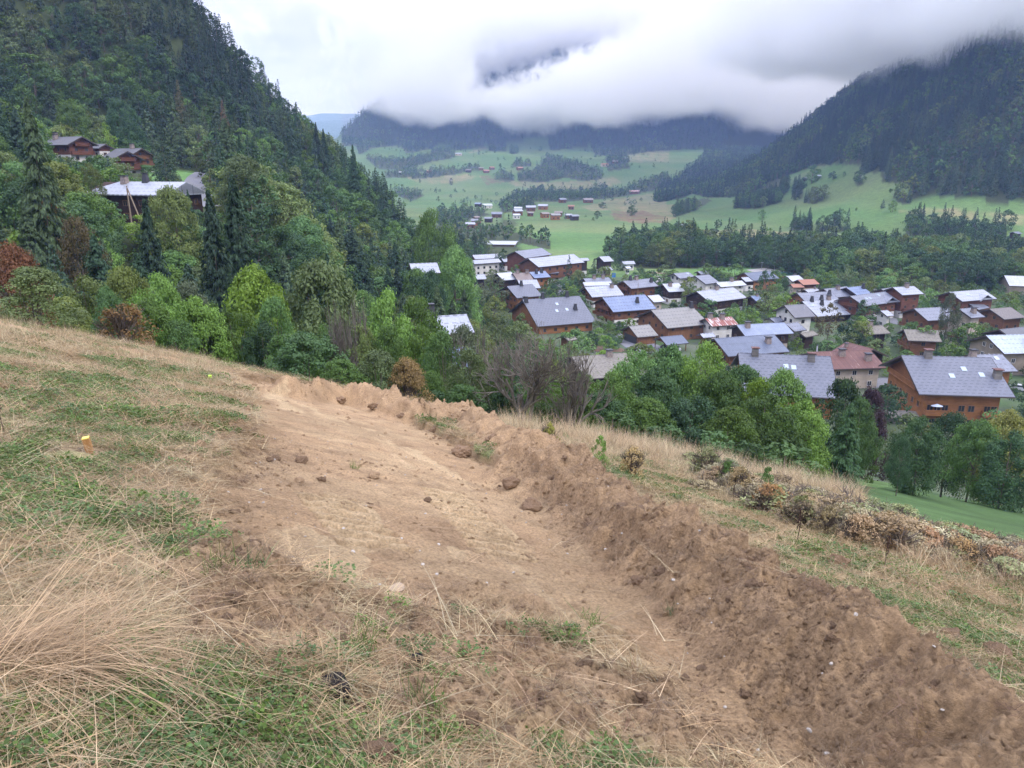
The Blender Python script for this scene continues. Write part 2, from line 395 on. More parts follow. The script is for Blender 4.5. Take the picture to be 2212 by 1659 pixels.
def cover(x, y, z):
    """base colour of the land, and soil mask"""
    n = len(x)
    px, py = proj(x, y, z)
    g1 = fbm(x / 60., y / 60., 4, 201); g2 = fbm(x / 9., y / 9., 3, 202)
    col = np.empty((n, 3))
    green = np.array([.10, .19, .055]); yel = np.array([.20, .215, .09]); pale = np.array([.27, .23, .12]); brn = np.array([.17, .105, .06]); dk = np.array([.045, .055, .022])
    t = np.clip(.35 + .9 * g1, 0, 1)[:, None]
    col[:] = green * (1 - t * .6) + yel * t * .6
    jx = px + 1.5 * fbm(x / 14., y / 14., 2, 203); jy = py + 0.8 * fbm(x / 14., y / 14., 2, 204)
    far = (y > 380)
    for plg in DRY:
        m = inpoly(jx, jy, plg) & far
        k = np.clip(.55 + g2[m] * .8, 0, 1)[:, None]
        col[m] = col[m] * (1 - k) + pale * k
    for plg in BROWN:
        m = inpoly(jx, jy, plg) & far
        k = np.clip(.55 + g2[m], 0, 1)[:, None]
        col[m] = col[m] * (1 - k) + brn * k
    col[y > 4200] = np.array([.05, .08, .05])
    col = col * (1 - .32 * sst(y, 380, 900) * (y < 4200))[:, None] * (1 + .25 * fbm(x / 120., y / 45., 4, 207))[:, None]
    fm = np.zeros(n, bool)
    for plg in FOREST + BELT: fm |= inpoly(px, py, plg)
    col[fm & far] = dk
    # forest floor of the left hill and the gully
    vil = (y > 100) & (y < 380) & (x > -10)
    gv = np.clip(.5 + .9 * fbm(x / 7., y / 7., 4, 205), 0, 1)[:, None]
    col = np.where(vil[:, None], np.array([.055, .10, .03]) * (1 - gv * .7) + np.array([.13, .125, .105]) * gv * .7, col)
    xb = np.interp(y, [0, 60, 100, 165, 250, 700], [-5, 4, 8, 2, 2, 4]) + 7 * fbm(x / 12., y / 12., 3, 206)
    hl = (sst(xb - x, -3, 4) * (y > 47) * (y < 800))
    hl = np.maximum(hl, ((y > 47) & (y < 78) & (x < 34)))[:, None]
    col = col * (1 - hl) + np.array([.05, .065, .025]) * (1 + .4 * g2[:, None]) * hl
    lawn5 = PP('5', [(850, 660), (1040, 740), (1300, 690), (1490, 740), (1440, 860), (1600, 930), (1800, 1100), (1500, 1200), (1380, 900), (1180, 780), (930, 900), (800, 800)])
    m = inpoly(px, py, lawn5) & (y > 140) & (y < 420)
    col[m] = green * 1.1
    m = inpoly(px, py, PP('D', [(0, 225), (60, 240), (150, 295), (100, 300), (0, 262)])) & (y > 180)
    col[m] = np.array([.24, .19, .09])
    lw = inpoly(px, py, PP('D', [(1850, 1088), (1990, 1140), (2230, 1200), (2260, 1060), (2100, 1040), (1880, 1055)])) & (y > 22) & (y < 100)
    # near slope
    r = np.sqrt(x * x + y * y)
    soil = np.zeros(n); palem = np.zeros(n); gm = np.zeros(n)
    nr = r < 47
    xs, ys = x[nr], y[nr]
    track, berm, hr, f, inner, par = fine_masks(xs, ys)
    bpx, bpy = proj(xs, ys, plane0(xs, ys))
    s = np.maximum(track, berm) * (1 - sst(r[nr], 41, 45))
    # trampled bare earth between straw, near the lens and along the tears
    dtk, _, _ = plinedist(xs, ys, TRACK + [TRACK[0]])
    near_tear = np.exp(-(dtk / 0.5) ** 2)
    soilp = sst(fbm(xs * 1.3, ys * 1.3, 4, 210) + .55 * near_tear, .22, .5) * .75
    sA = np.maximum(s, soilp * (bpx < 760))
    sA = np.maximum(sA, churn(xs, ys) * .85)
    grn = sst(fbm(xs * .8 + 3, ys * .8, 5, 220, .65) + .05, .0, .5)
    straw = np.array([.23, .17, .10]); gg = np.array([.12, .185, .05]); so1 = np.array([.46, .31, .17]); so2 = np.array([.29, .19, .105]); pl = np.array([.62, .46, .26])
    c = straw * (1 - grn[:, None] * .7) + gg * grn[:, None] * .7
    c = c * (1 + .25 * fbm(xs * 5, ys * 5, 3, 230))[:, None]
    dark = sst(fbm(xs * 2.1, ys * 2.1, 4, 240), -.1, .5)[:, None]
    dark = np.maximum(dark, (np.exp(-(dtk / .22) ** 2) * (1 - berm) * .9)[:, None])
    dark = np.clip(dark * .75 - .05 * sst(f, .1, .5)[:, None], 0, 1)  # bank coloured slightly lighter, to offset the shade on its flank
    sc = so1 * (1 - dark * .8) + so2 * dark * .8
    # pale compacted subsoil where the bucket scraped it
    pa = np.zeros(len(xs))
    for plg in [[(430, 1110), (640, 1080), (800, 1150), (760, 1200), (560, 1190), (450, 1160)], [(960, 1130), (1100, 1150), (1200, 1240), (1180, 1262), (1080, 1240), (980, 1180)],
                [(560, 825), (640, 850), (900, 950), (1010, 1010), (1060, 1090), (950, 1020), (760, 900), (600, 860)], [(690, 1020), (790, 1040), (860, 1130), (760, 1140)], [(940, 1010), (1010, 1040), (1160, 1150), (1050, 1130)], [(1230, 1290), (1340, 1380), (1290, 1370)]]:
        q = PP('D', plg)
        pa = np.maximum(pa, inpoly(bpx + 5 * fbm(xs * 2, ys * 2, 3, 250), bpy + 4 * fbm(xs * 2, ys * 2, 3, 251), q))
    streak = sst(fbm(xs * 3.5 + ys * 1.5, ys * .6, 3, 260), -.35, .35)
    pa = pa * track * (.3 + .7 * streak)
    wide = track * (1 - berm) * sst(fbm(xs * .8, ys * .8, 4, 262), -.2, .5) * .35
    tm, ts = tread(xs, ys); pa = np.maximum(pa, tm * (.35 + .65 * (ts > 0)))  # tread relief painted in too: ridges paler than their grooves
    pam = np.clip(np.maximum(pa * .75, wide), 0, 1)[:, None]
    sc = sc * (1 - pam) + pl * pam
    c = c * (1 - sA[:, None]) + sc * sA[:, None]
    k = (1 - sst(r[nr], 41, 47))[:, None]
    col[nr] = c * k + col[nr] * (1 - k)
    col[lw] = np.array([.065, .115, .036]) * (1 + .35 * g2[lw] + .3 * g1[lw])[:, None]
    soil[nr] = sA; palem[nr] = pam[:, 0]; gm[nr] = grn
    return col, soil, gm

def grid_mesh(name, azs, rs):
    A, R = np.meshgrid(azs, rs)
    x = (R * np.sin(A)).ravel(); y = (R * np.cos(A)).ravel()
    z = H(x, y)
    nr, na = len(rs), len(azs)
    idx = np.arange(nr * na).reshape(nr, na)
    q = np.stack([idx[:-1, :-1], idx[:-1, 1:], idx[1:, 1:], idx[1:, :-1]], -1).reshape(-1, 4)[:, ::-1]
    me = mesh_np(name, np.stack([x, y, z], 1), q)
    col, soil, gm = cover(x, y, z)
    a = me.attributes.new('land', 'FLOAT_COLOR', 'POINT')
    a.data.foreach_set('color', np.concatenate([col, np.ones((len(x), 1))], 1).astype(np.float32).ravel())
    a = me.attributes.new('soil', 'FLOAT', 'POINT'); a.data.foreach_set('value', soil.astype(np.float32))
    me.shade_smooth() if hasattr(me, 'shade_smooth') else None
    return me
def mesh_np(name, v, f, smooth=False):
    me = bpy.data.meshes.new(name)
    v = np.asarray(v, np.float32); f = np.asarray(f, np.int32)
    me.vertices.add(len(v)); me.vertices.foreach_set('co', v.ravel())
    k = f.shape[1]
    me.loops.add(f.size); me.loops.foreach_set('vertex_index', f.ravel())
    me.polygons.add(len(f)); me.polygons.foreach_set('loop_start', np.arange(0, f.size, k, dtype=np.int32))
    try: me.polygons.foreach_set('loop_total', np.full(len(f), k, np.int32))
    except Exception: pass
    me.update(calc_edges=True)
    if smooth: me.polygons.foreach_set('use_smooth', np.ones(len(f), bool))
    return me
def link(name, me, mat=None, parent=None, **props):
    o = bpy.data.objects.new(name, me)
    COL.objects.link(o)
    if mat is not None and me is not None and len(me.materials) == 0: me.materials.append(mat)
    if parent is not None: o.parent = parent
    for k, v in props.items(): o[k] = v
    return o
def thing(name, label, cat, loc=(0, 0, 0), rz=0.0, group=None):
    o = bpy.data.objects.new(name, None)
    COL.objects.link(o); o.location = loc; o.rotation_euler = (0, 0, rz)
    o.empty_display_size = .5
    o['label'] = label; o['category'] = cat
    if group: o['group'] = group
    return o

# ------------------------------------------------------------------ materials
def new_mat(name):
    m = bpy.data.materials.new(name); m.use_nodes = True
    t = NT(m.node_tree)
    o = t.n('ShaderNodeOutputMaterial')
    b = t.n('ShaderNodeBsdfPrincipled')
    t.t.links.new(b.outputs[0], o.inputs[0])
    return m, t, b, o
def ground_mat():
    m, t, b, o = new_mat('ground')
    at = t.n('ShaderNodeAttribute', attribute_name='land'); so = t.n('ShaderNodeAttribute', attribute_name='soil')
    tc = t.n('ShaderNodeTexCoord'); obj = tc.outputs['Object']
    n1 = t.noise(obj, 28, 6, .65); n2 = t.noise(obj, 2.2, 5, .6); n3 = t.noise(obj, 0.25, 6, .6)
    vo = t.n('ShaderNodeTexVoronoi'); t.set(vo, 'Vector', obj); vo.inputs['Scale'].default_value = 22
    f1 = t.ramp(n1, [(.3, .62), (.5, 1.0), (.72, 1.35)])
    f2 = t.ramp(n2, [(.3, .86), (.7, 1.14)])
    f3 = t.ramp(n3, [(.3, .82), (.7, 1.18)])
    c = t.mix(1, at.outputs[0], f1, 'MULTIPLY'); c = t.mix(1, c, f2, 'MULTIPLY'); c = t.mix(1, c, f3, 'MULTIPLY')
    # small pale stones in the earth
    st = t.ramp(vo.outputs['Distance'], [(.10, 1.0), (.16, 0.0)])
    pick = t.ramp(t.n('ShaderNodeSeparateColor', i_0=vo.outputs['Color']).outputs[0], [(.86, 0.0), (.88, 1.0)])
    st = t.math('MULTIPLY', t.math('MULTIPLY', st, pick), so.outputs['Fac'])
    c = t.mix(t.math('MULTIPLY', st, .8), c, (.42, .36, .28))
    t.set(b, 'Base Color', c)
    b.inputs['Roughness'].default_value = .95
    b.inputs['Specular IOR Level'].default_value = .15
    h1 = t.noise(obj, 11, 9, .74, .6); h2 = t.noise(obj, 45, 6, .75)
    hh = t.math('ADD', t.math('MULTIPLY', h1, .7), t.math('MULTIPLY', h2, .3))
    bp = t.n('ShaderNodeBump'); t.set(bp, 'Height', hh); t.set(bp, 'Strength', t.mapr(so.outputs['Fac'], 0, 1, .25, .95)); bp.inputs['Distance'].default_value = .17
    t.t.links.new(bp.outputs[0], b.inputs['Normal'])
    return m
MAT_GROUND = ground_mat()
azs = np.radians(np.arange(-50, 50.01, 0.125))
rs = np.concatenate([np.exp(np.linspace(math.log(.7), math.log(46), 760)), np.exp(np.linspace(math.log(46.25), math.log(9000), 420))])
me = grid_mesh('ground', azs, rs)
g = link('ground', me, MAT_GROUND, kind='structure')
print('ground', time.time() - T0)
# ------------------------------------------------------------------ plants
def foliage_mat(name='foliage', trans=.25):
    m = bpy.data.materials.new(name); m.use_nodes = True
    t = NT(m.node_tree)
    o = t.n('ShaderNodeOutputMaterial')
    oi = t.n('ShaderNodeObjectInfo'); at = t.n('ShaderNodeAttribute', attribute_name='v')
    hs = t.n('ShaderNodeHueSaturation'); t.set(hs, 'Color', oi.outputs['Color'])
    t.set(hs, 'Hue', t.mapr(oi.outputs['Random'], 0, 1, .478, .518))
    t.set(hs, 'Saturation', t.mapr(oi.outputs['Random'], 0, 1, 1.1, .85))
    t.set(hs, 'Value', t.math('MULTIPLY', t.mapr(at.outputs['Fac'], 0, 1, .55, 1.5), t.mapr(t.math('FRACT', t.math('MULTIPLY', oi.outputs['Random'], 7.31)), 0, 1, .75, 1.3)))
    d = t.n('ShaderNodeBsdfPrincipled'); t.set(d, 'Base Color', hs.outputs[0]); d.inputs['Roughness'].default_value = .6; d.inputs['Specular IOR Level'].default_value = .25
    tr = t.n('ShaderNodeBsdfTranslucent'); t.set(tr, 'Color', t.mix(1, hs.outputs[0], (1.15, 1.25, .7), 'MULTIPLY'))
    mx = t.n('ShaderNodeMixShader'); mx.inputs[0].default_value = trans
    t.t.links.new(d.outputs[0], mx.inputs[1]); t.t.links.new(tr.outputs[0], mx.inputs[2]); t.t.links.new(mx.outputs[0], o.inputs[0])
    return m
def simple_mat(name, col, rough=.8, nscale=None, namt=.3, metal=0.0, spec=.3, coord='Object', bump=0):
    m, t, b, o = new_mat(name)
    b.inputs['Roughness'].default_value = rough; b.inputs['Metallic'].default_value = metal; b.inputs['Specular IOR Level'].default_value = spec
    if nscale:
        tc = t.n('ShaderNodeTexCoord')
        n = t.noise(tc.outputs[coord], nscale, 5, .6)
        f = t.mapr(n, .3, .7, 1 - namt, 1 + namt)
        vm = t.n('ShaderNodeVectorMath', operation='SCALE'); vm.inputs[0].default_value = col; t.set(vm, 'Scale', f)
        t.set(b, 'Base Color', vm.outputs[0])
        if bump:
            bp = t.n('ShaderNodeBump'); t.set(bp, 'Height', n); bp.inputs['Strength'].default_value = bump; bp.inputs['Distance'].default_value = .05
            t.t.links.new(bp.outputs[0], b.inputs['Normal'])
    else: b.inputs['Base Color'].default_value = (*col, 1)
    return m
M_LEAF = foliage_mat()
M_BARK = simple_mat('bark', (.13, .105, .08), .9, 6, .45, bump=.4)
M_GREYBARK = simple_mat('grey_bark', (.15, .132, .105), .9, 6, .4, bump=.4)
def unit(v): return v / (np.linalg.norm(v, axis=-1, keepdims=True) + 1e-9)
def leaf_quads(c, n, size, rng, asp=.55):
    """rhombic leaves at centres c with normals n"""
    k = len(c)
    r = unit(rng.normal(size=(k, 3)))
    a = unit(np.cross(n, r)); b = np.cross(n, a)
    s = (size * rng.uniform(.65, 1.35, k))[:, None]
    v = np.stack([c - a * s * .5, c + b * s * asp * .5, c + a * s * .5 , c - b * s * asp * .5], 1)
    return v.reshape(-1, 3), np.arange(4 * k).reshape(-1, 4)
def tube(pts, rad, sides=5):
    pts = np.array(pts, float); n = len(pts)
    V = []; F = []
    for i in range(n):
        t = unit((pts[min(i + 1, n - 1)] - pts[max(i - 1, 0)])[None])[0]
        u = np.cross(t, [0.31, .95, .11]); u /= np.linalg.norm(u) + 1e-9; w_ = np.cross(t, u)
        for k in range(sides):
            an = 2 * pi * k / sides
            V.append(pts[i] + rad[i] * (cos(an) * u + sin(an) * w_))
    for i in range(n - 1):
        for k in range(sides):
            F.append([i * sides + k, i * sides + (k + 1) % sides, (i + 1) * sides + (k + 1) % sides, (i + 1) * sides + k])
    return np.array(V), np.array(F)
class NB:
    """collects numpy quads into one mesh, with material index and v attribute"""
    def __init__(s): s.v = []; s.f = []; s.m = []; s.a = []; s.n = 0
    def add(s, v, f, mi=0, a=.5):
        if len(f) == 0: return
        s.v.append(v); s.f.append(np.asarray(f) + s.n); s.m.append(np.full(len(f), mi, np.int32))
        s.a.append(np.broadcast_to(np.asarray(a, float), (len(v),)).copy()); s.n += len(v)
    def mesh(s, name, mats, smooth=False):
        me = mesh_np(name, np.concatenate(s.v), np.concatenate(s.f), smooth)
        for m in mats: me.materials.append(m)
        me.polygons.foreach_set('material_index', np.concatenate(s.m))
        at = me.attributes.new('v', 'FLOAT', 'POINT'); at.data.foreach_set('value', np.concatenate(s.a).astype(np.float32))
        return me
def crown_radius(z, shape):
    # z 0..1 through the crown
    if shape == 'round': return np.sqrt(np.clip(1 - (2 * z - .95) ** 2 / 1.08, 0, 1)) * (1 - .18 * z)
    if shape == 'oval': return np.clip(np.sin(np.clip(z, 0, 1) ** .75 * pi), 0, 1) ** .6 * .95
    if shape == 'tall': return np.clip(np.sin(np.clip(z, 0, 1) ** .6 * pi), 0, 1) ** .8 * .8
    if shape == 'shrub': return np.sqrt(np.clip(1 - z ** 2, 0, 1))
def broadleaf(seed, nclump, per, size, shape='round', bottom=.14, loose=.0, cr=(.10, .2)):
    rng = np.random.default_rng(seed)
    V = NB()
    # lopsided outline: a few lobes
    ph = rng.uniform(0, 2 * pi, 4); am = rng.uniform(.08, .2, 4)
    cs = []; 
    zz = rng.uniform(0, 1, nclump) ** .85; an = rng.uniform(0, 2 * pi, nclump)
    R = crown_radius(zz, shape) * (1 + am[0] * np.cos(an + ph[0]) + am[1] * np.cos(2 * an + ph[1]) + am[2] * np.sin(3 * an + 5 * zz + ph[2]))
    rr = R * rng.uniform(.45, 1.0, nclump) ** .6 * .5 * .88
    C = np.stack([rr * np.cos(an), rr * np.sin(an), bottom + (1 - bottom) * (zz * .93 + .02)], 1)
    cv = rng.uniform(.1, .9, nclump)
    for i in range(nclump):
        k = int(per * rng.uniform(.7, 1.3))
        d = unit(rng.normal(size=(k, 3)) + np.array([0, 0, .35]) + .5 * np.array([math.cos(an[i]), math.sin(an[i]), 0]))
        rad = rng.uniform(*cr) * (1 - .35 * zz[i])
        q = C[i] + d * rad * np.array([1, 1, .62]) * rng.uniform(.55, 1.08 + loose, (k, 1))
        q[:, 2] -= .25 * rad * (rng.uniform(0, 1, k) ** 2)
        nn = unit(d * .9 + rng.normal(size=(k, 3)) * .55 + np.array([0, 0, .5]))
        v, f = leaf_quads(q, nn, size, rng)
        V.add(v, f, 0, np.repeat(np.clip(cv[i] * .55 + .45 * rng.uniform(0, 1, k), 0, 1), 4))
    T = NB()
    r0 = .022
    lean = rng.uniform(-.05, .05, 2)
    hgt = .62 if shape != 'shrub' else .3
    def tr(s): return np.array([lean[0] * s + .01 * math.sin(7 * s), lean[1] * s, s * hgt - .03])
    if shape != 'shrub':
        v, f = tube([tr(s) for s in np.linspace(0, 1, 6)], np.linspace(r0, r0 * .35, 6), 6); T.add(v, f, 1)
        for j in range(9):
            s = rng.uniform(.3, .95); p0 = tr(s); i = rng.integers(nclump); p2 = C[i]
            p1 = (p0 + p2) / 2 + np.array([0, 0, -.03])
            v, f = tube([p0, p1, p2], [r0 * .45, r0 * .28, r0 * .1], 4); T.add(v, f, 1)
    else:
        for j in range(8):
            i = rng.integers(nclump); p2 = C[i]
            v, f = tube([[rng.uniform(-.04, .04), rng.uniform(-.04, .04), -.05], (p2 * np.array([.6, .6, .5])), p2], [.016, .01, .004], 4); T.add(v, f, 1)
    return V, T
def spruce(seed, levels, nb, per, size, bottom=.06, wid=1.0):
    rng = np.random.default_rng(seed)
    V = NB(); T = NB()
    gap = rng.uniform(0, 2 * pi)
    for L in range(levels):
        s = L / levels
        z0 = bottom + (1 - bottom) * (s ** .92)
        rmax = .5 * wid * (1 - s) ** .88 * (1.0 if s > .08 else .8)
        k = max(4, int(nb * (1 - .5 * s)))
        for b in range(k):
            an = rng.uniform(0, 2 * pi)
            ln = rmax * rng.uniform(.68, 1.12) * (1 + .1 * math.cos(an - gap))
            t = np.sqrt(rng.uniform(.03, 1, per))
            droop = -.10 * t ** 1.2 * ln / .5 + .05 * np.clip(t - .75, 0, 1)
            w_ = (.30 * ln * (1 - t) + .02) 
            off = rng.uniform(-1, 1, per) * w_
            dirv = np.array([math.cos(an), math.sin(an)]); pr = np.array([-dirv[1], dirv[0]])
            q = np.stack([dirv[0] * ln * t + pr[0] * off, dirv[1] * ln * t + pr[1] * off, z0 + droop - np.abs(off) * .35 - rng.uniform(0, .012, per)], 1)
            nn = unit(np.stack([dirv[0] * .35 + rng.normal(0, .35, per), dirv[1] * .35 + rng.normal(0, .35, per), np.full(per, .8)], 1))
            # needle sprays lie along the branch
            a = unit(np.stack([np.full(per, dirv[0]) + rng.normal(0, .5, per), np.full(per, dirv[1]) + rng.normal(0, .5, per), np.full(per, -.35) - .3 * rng.uniform(0, 1, per)], 1))
            bb = unit(np.cross(nn, a))
            sz = (size * rng.uniform(.7, 1.4, per) * (1 - .45 * s))[:, None]
            v = np.stack([q - a * sz * .5, q + bb * sz * .26, q + a * sz * .62, q - bb * sz * .26], 1).reshape(-1, 3)
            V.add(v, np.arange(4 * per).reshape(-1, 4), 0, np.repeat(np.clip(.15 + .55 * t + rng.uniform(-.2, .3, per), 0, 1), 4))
    v, f = tube([[0, 0, -.04], [0, 0, .5], [0, 0, .985]], [.016, .009, .002], 5); T.add(v, f, 1)
    return V, T
def bare(seed, depth=5, n0=3, spread=.55):
    rng = np.random.default_rng(seed); T = NB()
    def grow(p, d, ln, r, lev):
        pts = [p]; q = p.copy(); dd = d.copy()
        for i in range(3):
            dd = unit((dd + rng.normal(0, .16, 3) + np.array([0, 0, .05]))[None])[0]; q = q + dd * ln / 3; pts.append(q)
        r = max(r, .0017); v, f = tube(pts, np.linspace(r, max(r * .55, .0011), 4), 5 if lev < 2 else 3); T.add(v, f, 0)
        if lev >= depth: return
        for c in range(rng.integers(2, 5)):
            t = rng.uniform(.35, 1.0); b0 = pts[1 + int(t * 2)]
            nd = unit((dd + rng.normal(0, spread, 3) + np.array([0, 0, .08]))[None])[0]
            grow(b0, nd, ln * rng.uniform(.6, .85), r * .6, lev + 1)
    for i in range(n0):
        grow(np.array([rng.uniform(-.02, .02), rng.uniform(-.02, .02), -.03]), unit(np.array([[rng.normal(0, .25), rng.normal(0, .25), 1]]))[0], .30, .019, 0)
    A = np.concatenate(T.v); zt = A[:, 2].max(); wr = np.percentile(np.hypot(A[:, 0], A[:, 1]), 97) * 2
    T.v = [q * np.array([1 / wr, 1 / wr, 1 / zt]) for q in T.v]
    return T
def norm_h(nb_list):
    pass
PROTO = {}
def protos(kind, lod):
    key = (kind, lod)
    if key in PROTO: return PROTO[key]
    out = []
    K = {'near': 4, 'mid': 6, 'far': 4}[lod]
    for i in range(K):
        sd = sum(map(ord, kind)) * 31 + i * 7 + {'near': 0, 'mid': 1000, 'far': 2000}[lod]
        if kind == 'spruce':
            a = {'near': (44, 13, 22, .05), 'mid': (20, 9, 6, .095), 'far': (7, 5, 2, .25)}[lod]
            V, T = spruce(sd, *a)
        elif kind == 'larch':
            a = {'near': (40, 9, 16, .04), 'mid': (18, 8, 5, .085), 'far': (7, 5, 2, .22)}[lod]
            V, T = spruce(sd, *a, wid=.9)
        elif kind == 'round':
            V, T = broadleaf(sd, *{'near': (120, 150, .030), 'mid': (50, 34, .062), 'far': (16, 9, .17)}[lod], 'round', bottom=.05)
        elif kind == 'oval':
            V, T = broadleaf(sd, *{'near': (110, 150, .027), 'mid': (46, 34, .056), 'far': (16, 9, .16)}[lod], 'oval')
        elif kind == 'loose':
            V, T = broadleaf(sd, *{'near': (105, 95, .026), 'mid': (40, 26, .055), 'far': (14, 8, .16)}[lod], 'oval', bottom=.2, loose=.5, cr=(.07, .13))
        elif kind == 'shrub':
            V, T = broadleaf(sd, *{'near': (90, 130, .034), 'mid': (36, 30, .08), 'far': (14, 8, .2)}[lod], 'shrub', bottom=.0)
        elif kind == 'twiggy':
            V, T = broadleaf(sd, *{'near': (130, 85, .034), 'mid': (70, 30, .06), 'far': (14, 8, .2)}[lod], 'shrub', bottom=.05, loose=.9, cr=(.06, .14))
            B = bare(sd, 3, 9, .35)
            for v, f, a in zip(B.v, B.f, B.a): pass
            T = NB(); T.v = B.v; T.f = B.f; T.a = B.a; T.n = B.n; T.m = [np.full(len(f), 1, np.int32) for f in B.f]
        J = NB()
        J.v = V.v + T.v; J.a = V.a + T.a; J.m = V.m + T.m; J.f = V.f + [f + V.n for f in T.f]; J.n = V.n + T.n
        for q in T.m: q[:] = 1
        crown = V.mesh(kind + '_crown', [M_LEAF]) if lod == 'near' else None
        if lod == 'near':
            for q in T.m: q[:] = 0
            trunk = T.mesh(kind + '_trunk', [M_BARK], True)
            for q in T.m: q[:] = 1
        else: trunk = None
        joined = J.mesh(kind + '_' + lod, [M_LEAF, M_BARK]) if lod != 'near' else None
        out.append((crown, trunk, joined))
    PROTO[key] = out
    return out
NAMES = {'spruce': 'spruce_tree', 'larch': 'larch_tree', 'round': 'broadleaf_tree', 'oval': 'broadleaf_tree', 'loose': 'broadleaf_tree', 'shrub': 'shrub', 'twiggy': 'shrub'}
CATS = {'spruce': 'spruce', 'larch': 'larch', 'round': 'tree', 'oval': 'tree', 'loose': 'tree', 'shrub': 'shrub', 'twiggy': 'shrub'}
_pc = [0]
def place_tree(kind, x, y, z, h, wd, color, label, group=None, lod=None, name=None, cat=None):
    _pc[0] += 1; k = _pc[0]
    f = y * CP - z * SP
    hp = h / max(f, 1) * FPX
    if lod is None: lod = 'near' if hp > 48 else 'mid'
    pr = protos(kind, lod); cr, tr, jn = pr[k % len(pr)]
    rz = (k * 2.399) % (2 * pi)
    nm = name or NAMES[kind]; ct = cat or CATS[kind]
    if lod == 'near':
        o = thing(nm, label, ct, (x, y, z), rz, group); o.scale = (wd, wd, h)
        c = link('crown', cr, None, o); c.color = (*color, 1)
        t = link('trunk' if kind not in ('shrub', 'twiggy') else 'stem', tr, None, o)
    else:
        o = link(nm, jn); o.location = (x, y, z); o.rotation_euler = (0, 0, rz); o.scale = (wd, wd, h); o.color = (*color, 1)
        o['label'] = label; o['category'] = ct
        if group: o['group'] = group
    return o
# --- stuff made of many copies (geometry nodes on a cloud of points)
def scatter(name, pts, rot, scl, meshes, color, label, cat, idx=None):
    me = bpy.data.meshes.new(name); n = len(pts)
    me.vertices.add(n); me.vertices.foreach_set('co', np.asarray(pts, np.float32).ravel())
    for an, arr in (('rot', rot), ('scl', scl)):
        a = me.attributes.new(an, 'FLOAT_VECTOR', 'POINT'); a.data.foreach_set('vector', np.asarray(arr, np.float32).ravel())
    if idx is None: idx = RNG.integers(0, len(meshes), n)
    a = me.attributes.new('pick', 'INT', 'POINT'); a.data.foreach_set('value', np.asarray(idx, np.int32))
    coll = bpy.data.collections.new(name + '_kinds')
    for i, m in enumerate(meshes):
        po = bpy.data.objects.new('%s_kind_%02d' % (name, i), m); po.color = (*color, 1); coll.objects.link(po)
    o = link(name, me, None, kind='stuff', label=label, category=cat); o.color = (*color, 1)
    ng = bpy.data.node_groups.new(name, 'GeometryNodeTree')
    ng.interface.new_socket('Geometry', in_out='INPUT', socket_type='NodeSocketGeometry')
    ng.interface.new_socket('Geometry', in_out='OUTPUT', socket_type='NodeSocketGeometry')
    N = ng.nodes; L = ng.links
    gi = N.new('NodeGroupInput'); go = N.new('NodeGroupOutput')
    ip = N.new('GeometryNodeInstanceOnPoints'); ci = N.new('GeometryNodeCollectionInfo')
    ci.inputs[0].default_value = coll; ci.inputs[1].default_value = True; ci.inputs[2].default_value = True
    def na(t, nm):
        q = N.new('GeometryNodeInputNamedAttribute'); q.data_type = t; q.inputs[0].default_value = nm; return q
    a1 = na('FLOAT_VECTOR', 'rot'); a2 = na('FLOAT_VECTOR', 'scl'); a3 = na('INT', 'pick')
    er = N.new('FunctionNodeEulerToRotation')
    L.new(a1.outputs[0], er.inputs[0])
    L.new(gi.outputs[0], ip.inputs['Points']); L.new(ci.outputs[0], ip.inputs['Instance'])
    ip.inputs['Pick Instance'].default_value = True
    L.new(a3.outputs[0], ip.inputs['Instance Index']); L.new(er.outputs[0], ip.inputs['Rotation']); L.new(a2.outputs[0], ip.inputs['Scale'])
    L.new(ip.outputs[0], go.inputs[0])
    md = o.modifiers.new('scatter', 'NODES'); md.node_group = ng
    return o

# colours of foliage (real base colours)
GRN = (.080, .150, .036); BRT = (.125, .22, .042); DKG = (.044, .092, .032); OLV = (.12, .16, .045); YEL = (.22, .21, .035); ORG = (.21, .145, .055)
SPR = (.030, .060, .032); SPL = (.060, .095, .040); RED = (.20, .12, .06); GRY = (.085, .105, .055); PUR = (.05, .030, .032); LIM = (.16, .24, .03)
CLEAR = [  # picture areas that stay open up to a distance
    (PP('5', [(210, 850), (1180, 840), (1520, 1030), (1420, 1190), (620, 1230), (330, 1040), (200, 990)]), 172),
    (PP('5', [(340, 340), (780, 370), (900, 520), (870, 690), (640, 660), (560, 760), (470, 560), (340, 400)]), 292),
    (PP('4', [(235, 700), (480, 700), (560, 770), (540, 800), (480, 850), (370, 830), (235, 790)]), 272),
    (PP('5', [(860, 670), (1040, 740), (1200, 740), (1300, 680), (1600, 690), (1600, 800), (1500, 880), (1760, 1130), (1740, 1220), (1500, 1150), (1380, 900), (1190, 780), (940, 860), (860, 760)]), 300),
    ]
def blocked(x, y, z, h, wd):
    for poly, Y in CLEAR:
        if y < Y:
            qs = []
            for t in (0.02, .25, .5, .75, .95):
                rr = wd * .5 * (1 - .6 * t)
                qs += [(x, t), (x - rr * .8, t), (x + rr * .8, t)]
            a = np.array([proj(xx, y, z + h * t) for xx, t in qs])
            if inpoly(a[:, 0], a[:, 1], poly).any(): return True
    return False
def fit(x, y, z, h, wd):
    for k in (1, .7, .5, .33):
        if not blocked(x, y, z, h * k, wd * (k ** .6)): return h * k, wd * (k ** .6)
    return None
HERO = []   # filled below: explicit trees (picture frame, x centre, y top, width, distance or picture y of its foot, kind, colour, label)
